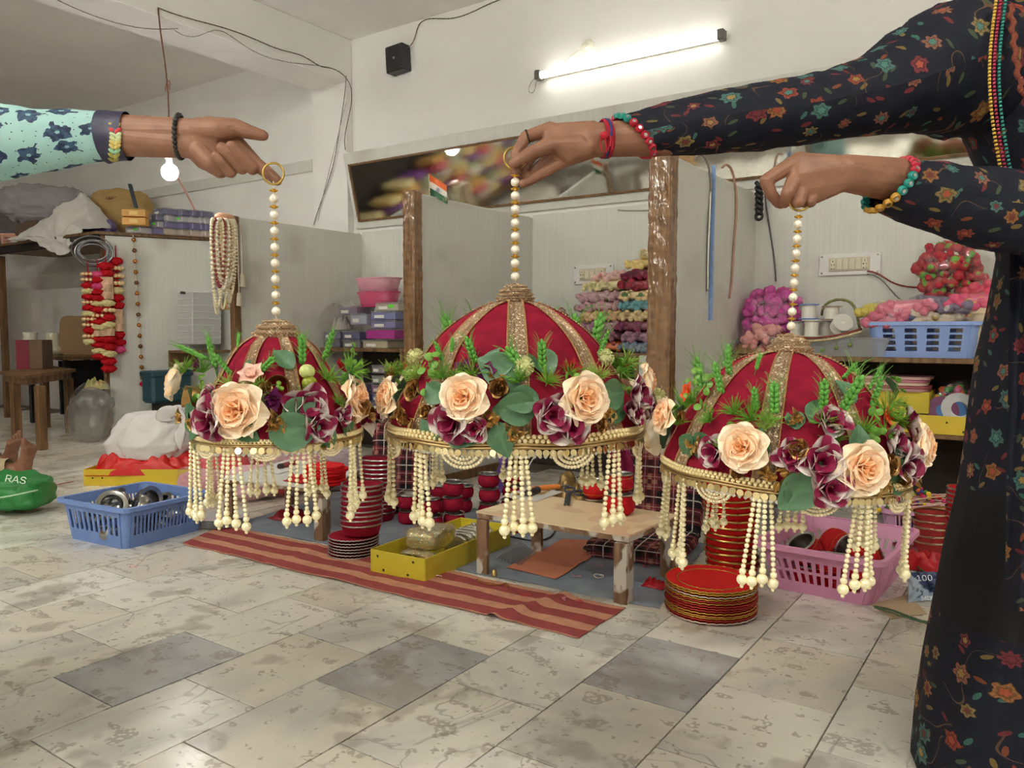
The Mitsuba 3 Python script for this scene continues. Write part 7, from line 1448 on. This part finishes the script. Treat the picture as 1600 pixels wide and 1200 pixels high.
spool('white ribbon spool standing at the front of the clear tray', sh(1268, 520, 3.66, z1), .042, .075); spool('white ribbon spool with a blue lid on top of the pile', sh(1264, 480, 3.70, z1 + .078), .044, .068, cap=(96, 130, 190)); spool('white ribbon spool with a brown band at the top right of the pile', sh(1300, 480, 3.72, z1 + .075), .044, .062, cap=(150, 130, 110)); spool('tilted white ribbon spool showing its flange', sh(1312, 505, 3.67, z1 + .04), .042, .05, 30, 62); spool('white ribbon spool behind the front one', sh(1290, 520, 3.76, z1), .042, .072); spool('grey ribbon spool at the left of the pile', sh(1245, 515, 3.74, z1), .040, .07, cap=(150, 150, 150))
Q = [sh(1222, 530, 3.62, z1 + .02), sh(1260, 530, 3.57, z1 - .005), sh(1300, 530, 3.57, z1 + .004), sh(1345, 520, 3.62, z1 + .035)]
t = Thing('trim_lace', 'red and gold lace trim with green bead drops draped over the clear tray', 'lace trim'); Qs = smooth_path(Q, 40); t.p('band', tube(Qs, .010, 8, flat=.4), 'brushed', vary(lin((150, 70, 50)), .7, 120), True); t.p('bead_edge', beads(Qs - [0, .004, .012], .0055, 1), 'pearl', lin((206, 186, 140)), True)
for k in (4, 10, 16, 22, 28, 34): t.p('bead_drop', cat([tube(np.array([Qs[k] - [0, .004, .012], Qs[k] - [0, .006, .05]]), .0015, 5), sph(.009, 2, Qs[k] - [0, .006, .055])]), 'satin', lin((110, 130, 70)), True)
Q = [sh(1285, 460, 3.78, z1 + .10), sh(1305, 455, 3.78, z1 + .165), sh(1330, 460, 3.78, z1 + .15), sh(1340, 480, 3.78, z1 + .09), sh(1345, 500, 3.78, z1 + .03)]; solo('bead_rope', 'green and gold bead rope arching behind the spools', 'beads', beads(smooth_path(Q, 50), .0065, 1), 'satin', vary(lin((120, 120, 70)), .6, 90), True)
P = sh(1445, 556, 3.72, ZS); basket('blue_basket', 'pale blue basket heaped with flower packets on the right booth counter', Tm(P), .36, .2, .41, .24, .145, (128, 152, 206), 4, 3, 4, z0=.16, z1=.86)
for k, (u, dz, lx, c) in enumerate(((1395, .12, .2, ((196, 110, 130), (170, 80, 110))), (1440, .125, .22, ((206, 190, 170), (90, 90, 120))), (1490, .13, .2, ((190, 176, 160), (196, 170, 90))), (1420, .17, .24, ((206, 120, 140), (214, 170, 190))), (1480, .18, .24, ((120, 110, 130), (206, 196, 190))), (1385, .16, .16, ((206, 190, 90), (190, 170, 150))), (1525, .19, .2, ((206, 90, 120), (220, 180, 90))))):
    flower_packet(f'flower packet in the heap on the blue counter basket, {["pink one at the left", "cream and blue one in front", "cream one at the right", "rosy one in the middle", "grey one at the back", "yellow one at the far left", "red one by the cream pot"][k]}', Tm(sh(u, 520, 3.70 + .02 * (k % 3), ZS + dz)) @ Rm('z', 20 * math.sin(k)) @ Rm('y', 8 * math.sin(2 * k)), lx, .2, .07, *c, 70 + k, 'flower packets on the blue counter basket')
P = sh(1496, 465, 3.78, ZS + .23); flower_packet('clear bag of red and green cloth flowers standing on the packets', Tm(P) @ Rm('y', -14), .25, .12, .27, (160, 40, 56), (104, 164, 70), 81, None)
P = sh(1550, 556, 3.70, ZS); t = Thing('cream_pot', 'cream plastic planter pot at the right of the counter', 'pot', Tm(P)); t.p('pot', thick(lathe([(0, 0), (.065, 0), (.095, .18), (.105, .18), (.106, .2), (.098, .2)], 30), .002), 'satin', lin((214, 196, 166)), 40)
flower_packet('pink flower packet standing in the cream pot', Tm(P + np.array([0, 0, .15])) @ Rm('y', -20), .2, .14, .16, (206, 70, 100), (226, 200, 120), 83, None)
for k in range(5): solo('envelope', f'{["lowest", "second", "third", "fourth", "topmost"][k]} rounded card board in the pile on the shelf below the counter', 'card', X(prism(Polygon(rrect(.30, .2, .05)), .011), Tm(sh(1392 + 3 * math.sin(k * 2), 630, 3.76, .52 + .0125 * k)) @ Rm('z', 3 * math.sin(k))), 'satin', vary(lin([(176, 130, 130), (150, 70, 80), (206, 180, 160), (180, 110, 120), (196, 150, 150)][k]), .1, 20), True, group='cards on the right booth shelf') if 0 else solo('card_board', f'{["lowest", "second", "third", "fourth", "topmost"][k]} rounded card in the pile on the shelf below the counter', 'card', X(prism(Polygon(rrect(.30, .2, .05)), .011), Tm(sh(1392 + 3 * math.sin(k * 2), 630, 3.76, .545 + .0125 * k)) @ Rm('z', 3 * math.sin(k))), 'satin', vary(lin([(176, 130, 130), (150, 70, 80), (206, 180, 160), (180, 110, 120), (196, 150, 150)][k]), .1, 20), False, group='cards on the right booth shelf')
tray_box('yellow_box', 'upper yellow cardboard box under the card pile on the right booth shelf', Tm(sh(1400, 660, 3.78, .455)), .27, .2, .09, (206, 184, 48)); tray_box('yellow_box', 'long yellow printed box of ribbon rolls on the right booth shelf', Tm(sh(1440, 695, 3.72, .379)), .42, .2, .076, (206, 178, 50), holes=[(x, -.1012, z_, ('x', 90)) for x, z_ in ((-.19, .055), (-.16, .02), (.0, .03), (.1, .05), (.16, .015))])
for k, (u, c, r) in enumerate(((1398, (196, 186, 150), .05), (1425, (180, 190, 160), .055), (1450, (206, 206, 190), .05), (1470, (110, 40, 90), .062), (1482, (60, 110, 170), .06), (1496, (206, 206, 206), .07))): solo('ribbon_roll', f'{["cream", "pale green", "white", "purple", "blue", "silver"][k]} ribbon roll in the long yellow box', 'ribbon roll', X(lathe([(r * .45, 0), (r, 0), (r, .018), (r * .45, .018), (r * .45, 0)], 30), Tm(sh(u, 680, 3.70 + .012 * k, .40 + r)) @ Rm('z', 20) @ Rm('x', 68)), 'satin', vary(lin(c), .15, 40), 40, group='ribbon rolls in the long yellow box')
def pompom_pack(label, M, lx, ly, lz, seed):
    t = Thing('pompom_packet', label, 'packet', M); g = np.random.default_rng(seed)
    for k in range(40): t.p('pompom', sph(g.uniform(.011, .016), 1), 'matte', lin([(206, 50, 60), (226, 180, 60), (80, 160, 90), (60, 70, 150), (220, 120, 160), (230, 120, 60)][g.integers(6)]), True, M=Tm(g.uniform(-.45, .45) * lx, g.uniform(-.4, .4) * ly, g.uniform(.1, .9) * lz))
    t.p('film', rbox(lx * 1.1, ly * 1.1, lz * 1.05, .5, 3, seed, .006, 14, .008), 'film', smooth=True)
pompom_pack('clear packet of bright pompoms leaning on the right booth shelf', Tm(sh(1480, 640, 3.80, .47)) @ Rm('y', -32), .22, .08, .09, 3); pompom_pack('second clear packet of pompoms behind the ribbon rolls', Tm(sh(1500, 660, 3.86, .44)), .16, .1, .12, 4)
# ribbons and cords on the fourth divider
Xd = XP[3] + .006
def hang(name, label, cat_, pts, r, mat, col, flat=None, Xo=0.): return solo(name, label, cat_, tube(smooth_path([wx(u, v, Xd + Xo) for u, v in pts], 40), r, 8, flat=flat), mat, vary(lin(col), .3, 80), True)
hang('cord', 'grey cord hanging at the front of the fourth divider', 'cord', [(1086, 250), (1104, 252), (1110, 275), (1108, 340), (1106, 400), (1105, 455)], .005, 'matte', (140, 132, 126))
hang('lace_ribbon', 'long pale blue lace ribbon hanging on the fourth divider', 'ribbon', [(1115, 258), (1114, 320), (1112, 400), (1111, 460), (1110, 500)], .010, 'matte', (132, 160, 206), .3, .004)
hang('cord', 'white bead cord hanging beside the blue lace ribbon', 'cord', [(1110, 300), (1108, 360), (1106, 420), (1106, 452)], .004, 'pearl', (206, 200, 190), None, .006)
hang('cord', 'pink brown cord hanging at the middle of the fourth divider', 'cord', [(1128, 262), (1146, 275), (1150, 300), (1147, 380), (1144, 430), (1140, 465)], .006, 'matte', (176, 140, 126))
t = Thing('braided_strap', 'black braided strap hanging at the back corner of the right booth', 'strap'); t.p('braid', twist([wy(1186, 285, 3.9), wy(1186, 310, 3.9), wy(1186, 335, 3.9)], .011, 3, 40), 'satin', lin((24, 24, 26)), True); c = wy(1186, 338, 3.9); a = np.linspace(0, 2 * PI, 25)[:-1]; t.p('loop', tube(np.c_[c[0] + .016 * np.cos(a), c[1] + 0 * a, c[2] + .016 * np.sin(a)], .007, 6, True), 'satin', lin((24, 24, 26)), True)
wire('cable', 'grey cable hanging in the back corner of the right booth', [wy(1195, 300, YB - .02), wy(1203, 360, YB - .02), wy(1210, 410, YB - .02), wy(1212, 440, YB - .02)], .004, (80, 80, 84), 24)
wire('wire', 'thin wire along the top of the middle booth wall', [wy(965, 328, YB - .02), wy(1000, 329, YB - .02), wy(1052, 322, YB - .02)], .003, (150, 148, 146), 16)
# paper flag on the third divider
t = Thing('paper_flag', 'small tricolour paper flag standing on the third divider', 'flag'); fp = wx(673, 310, XP[2] - .014); s = dist(fp) / FPX
F_ = lambda u, v, o=0: dep(u, v, dist(fp)) 
t.p('stick', tube(np.array([F_(672, 313), F_(670, 272)]), .0022, 6), 'matte', lin((206, 196, 170)), True)
for k, (c, a0) in enumerate((((226, 104, 40), 0), ((226, 222, 214), 1), ((30, 92, 58), 2))):
    def fn(u, v, k=k):
        uu = 670 + 28 * u + .5 * k; vv = 271 + 11 * (k + v) * (1 - .12 * u) + 19 * u; D = dist(fp) + .02 * np.sin(u * 4); Q = EYE + (FW + ((uu - 800) / FPX)[..., None] * RT - ((vv - 600) / FPX)[..., None] * UP) * D[..., None]; return Q[..., 0], Q[..., 1], Q[..., 2]
    t.p('stripe', thick(sheet(fn, 12, 4), .001), 'satin', lin(c), True)
c = F_(684, 297); W = frame(EYE - c, RT, c + (EYE - c) / np.linalg.norm(EYE - c) * .004); t.p('wheel', X(cat([lathe([(.009, 0), (.011, 0), (.011, .001), (.009, .001), (.009, 0)], 20)] + [X(box(.0012, .019, .001), Rm('z', k * 30)) for k in range(6)]), W), 'satin', lin((40, 56, 120)))
t = Thing('flower_spray', 'small white dried flower spray beside the paper flag', 'flower spray'); t.p('spray', (lambda m: X(m, Tm(F_(700, 318)) @ Rm('z', 30) @ Rm('y', -30) @ Sm(.05)))(sprig(4, 0, 60, (.5, 1.), 40)), 'matte', lin((206, 196, 176)), True)

# ---------------------------------------------------------------- what the wall mirror shows of the left side of the shop
struct('wall_panel', box(.02, 4.2, 1.35, .002, o=(XS + .9, -.6, .62)), 'matte', lin((52, 46, 42)), label='dark panelling on the left side of the shop')
pl = Thing('platform', 'low wooden platform along the left side of the shop under packets', 'platform'); pl.p('board', box(.62, 4.2, .03, .003, o=(XS + 1.22, -.6, .15)), 'wood'); [pl.p('leg', box(.06, .06, .15, .003, o=(XS + 1.22 + dx, y, 0)), 'wood') for dx in (-.25, .25) for y in (-2.6, -.6, 1.4)]
g = np.random.default_rng(77); pc = [((206, 190, 140), (180, 160, 110)), ((196, 192, 180), (160, 156, 150)), ((150, 160, 120), (206, 196, 150)), ((110, 60, 130), (80, 40, 90)), ((206, 180, 120), (226, 206, 130)), ((170, 160, 150), (130, 120, 110)), ((200, 90, 110), (120, 180, 160)), ((196, 150, 90), (160, 110, 70))]
for iy in range(11):
    hgt = [5, 6, 7, 8, 8, 9, 9, 9, 8, 7, 6][iy]
    for k in range(hgt): flower_packet('clear flower packet in the long heap along the left side, seen in the mirror', Tm((XS + 1.25 + g.uniform(-.06, .06), 1.25 - .36 * iy, .18 + .092 * k)) @ Rm('z', 90 + g.uniform(-8, 8)) @ Rm('x', g.uniform(-4, 4)), .33, .42, .10, *pc[g.integers(8)], 100 + iy * 9 + k, 'flower packets along the left side') if iy < 1 else None
    for k in range(hgt):
        M = Tm((XS + 1.25 + g.uniform(-.06, .06), 1.25 - .36 * iy, .18 + .092 * k)) @ Rm('z', 90 + g.uniform(-8, 8)) @ Rm('x', g.uniform(-4, 4))
        if iy: c = pc[(iy * 3 + k) % 8]; solo('flower_packet', 'clear flower packet in the long heap seen in the mirror', 'flower packet', X(ridged(rbox(.33, .42, .10, .6, 3, k + iy, .008, 12), .02, 16, k), M), 'gloss', vary(lin(c[0]) * 1.25, .5, 16, k), True, group='flower packets along the left side')
for k, (x, y, r, h) in enumerate(((-4.6, -.2, .16, .5), (-4.15, -.35, .18, .56), (-5.0, -.5, .15, .46))): solo('steel_drum', f'{["left", "largest", "small far"][k]} steel drum standing at the left side, seen in the mirror', 'drum', X(lathe([(0, 0), (r, 0), (r, h * .3), (r * 1.02, h * .31), (r, h * .32), (r, h), (r * 1.03, h * 1.01), (r * .9, h * 1.03), (0, h * 1.05)], 36), Tm(x, y, 0)), 'metal', STEEL, 40)
solo('carton', 'brown carton standing beside the steel drums, seen in the mirror', 'carton', box(.4, .36, .62, .005, o=(-3.6, -.5, 0)), 'matte', lin((150, 118, 84)))
sack('white_sack', 'white cloth bag leaning on the steel drums, seen in the mirror', np.array([-4.4, .12, 0]), .26, .2, .52, (206, 206, 206), 31)
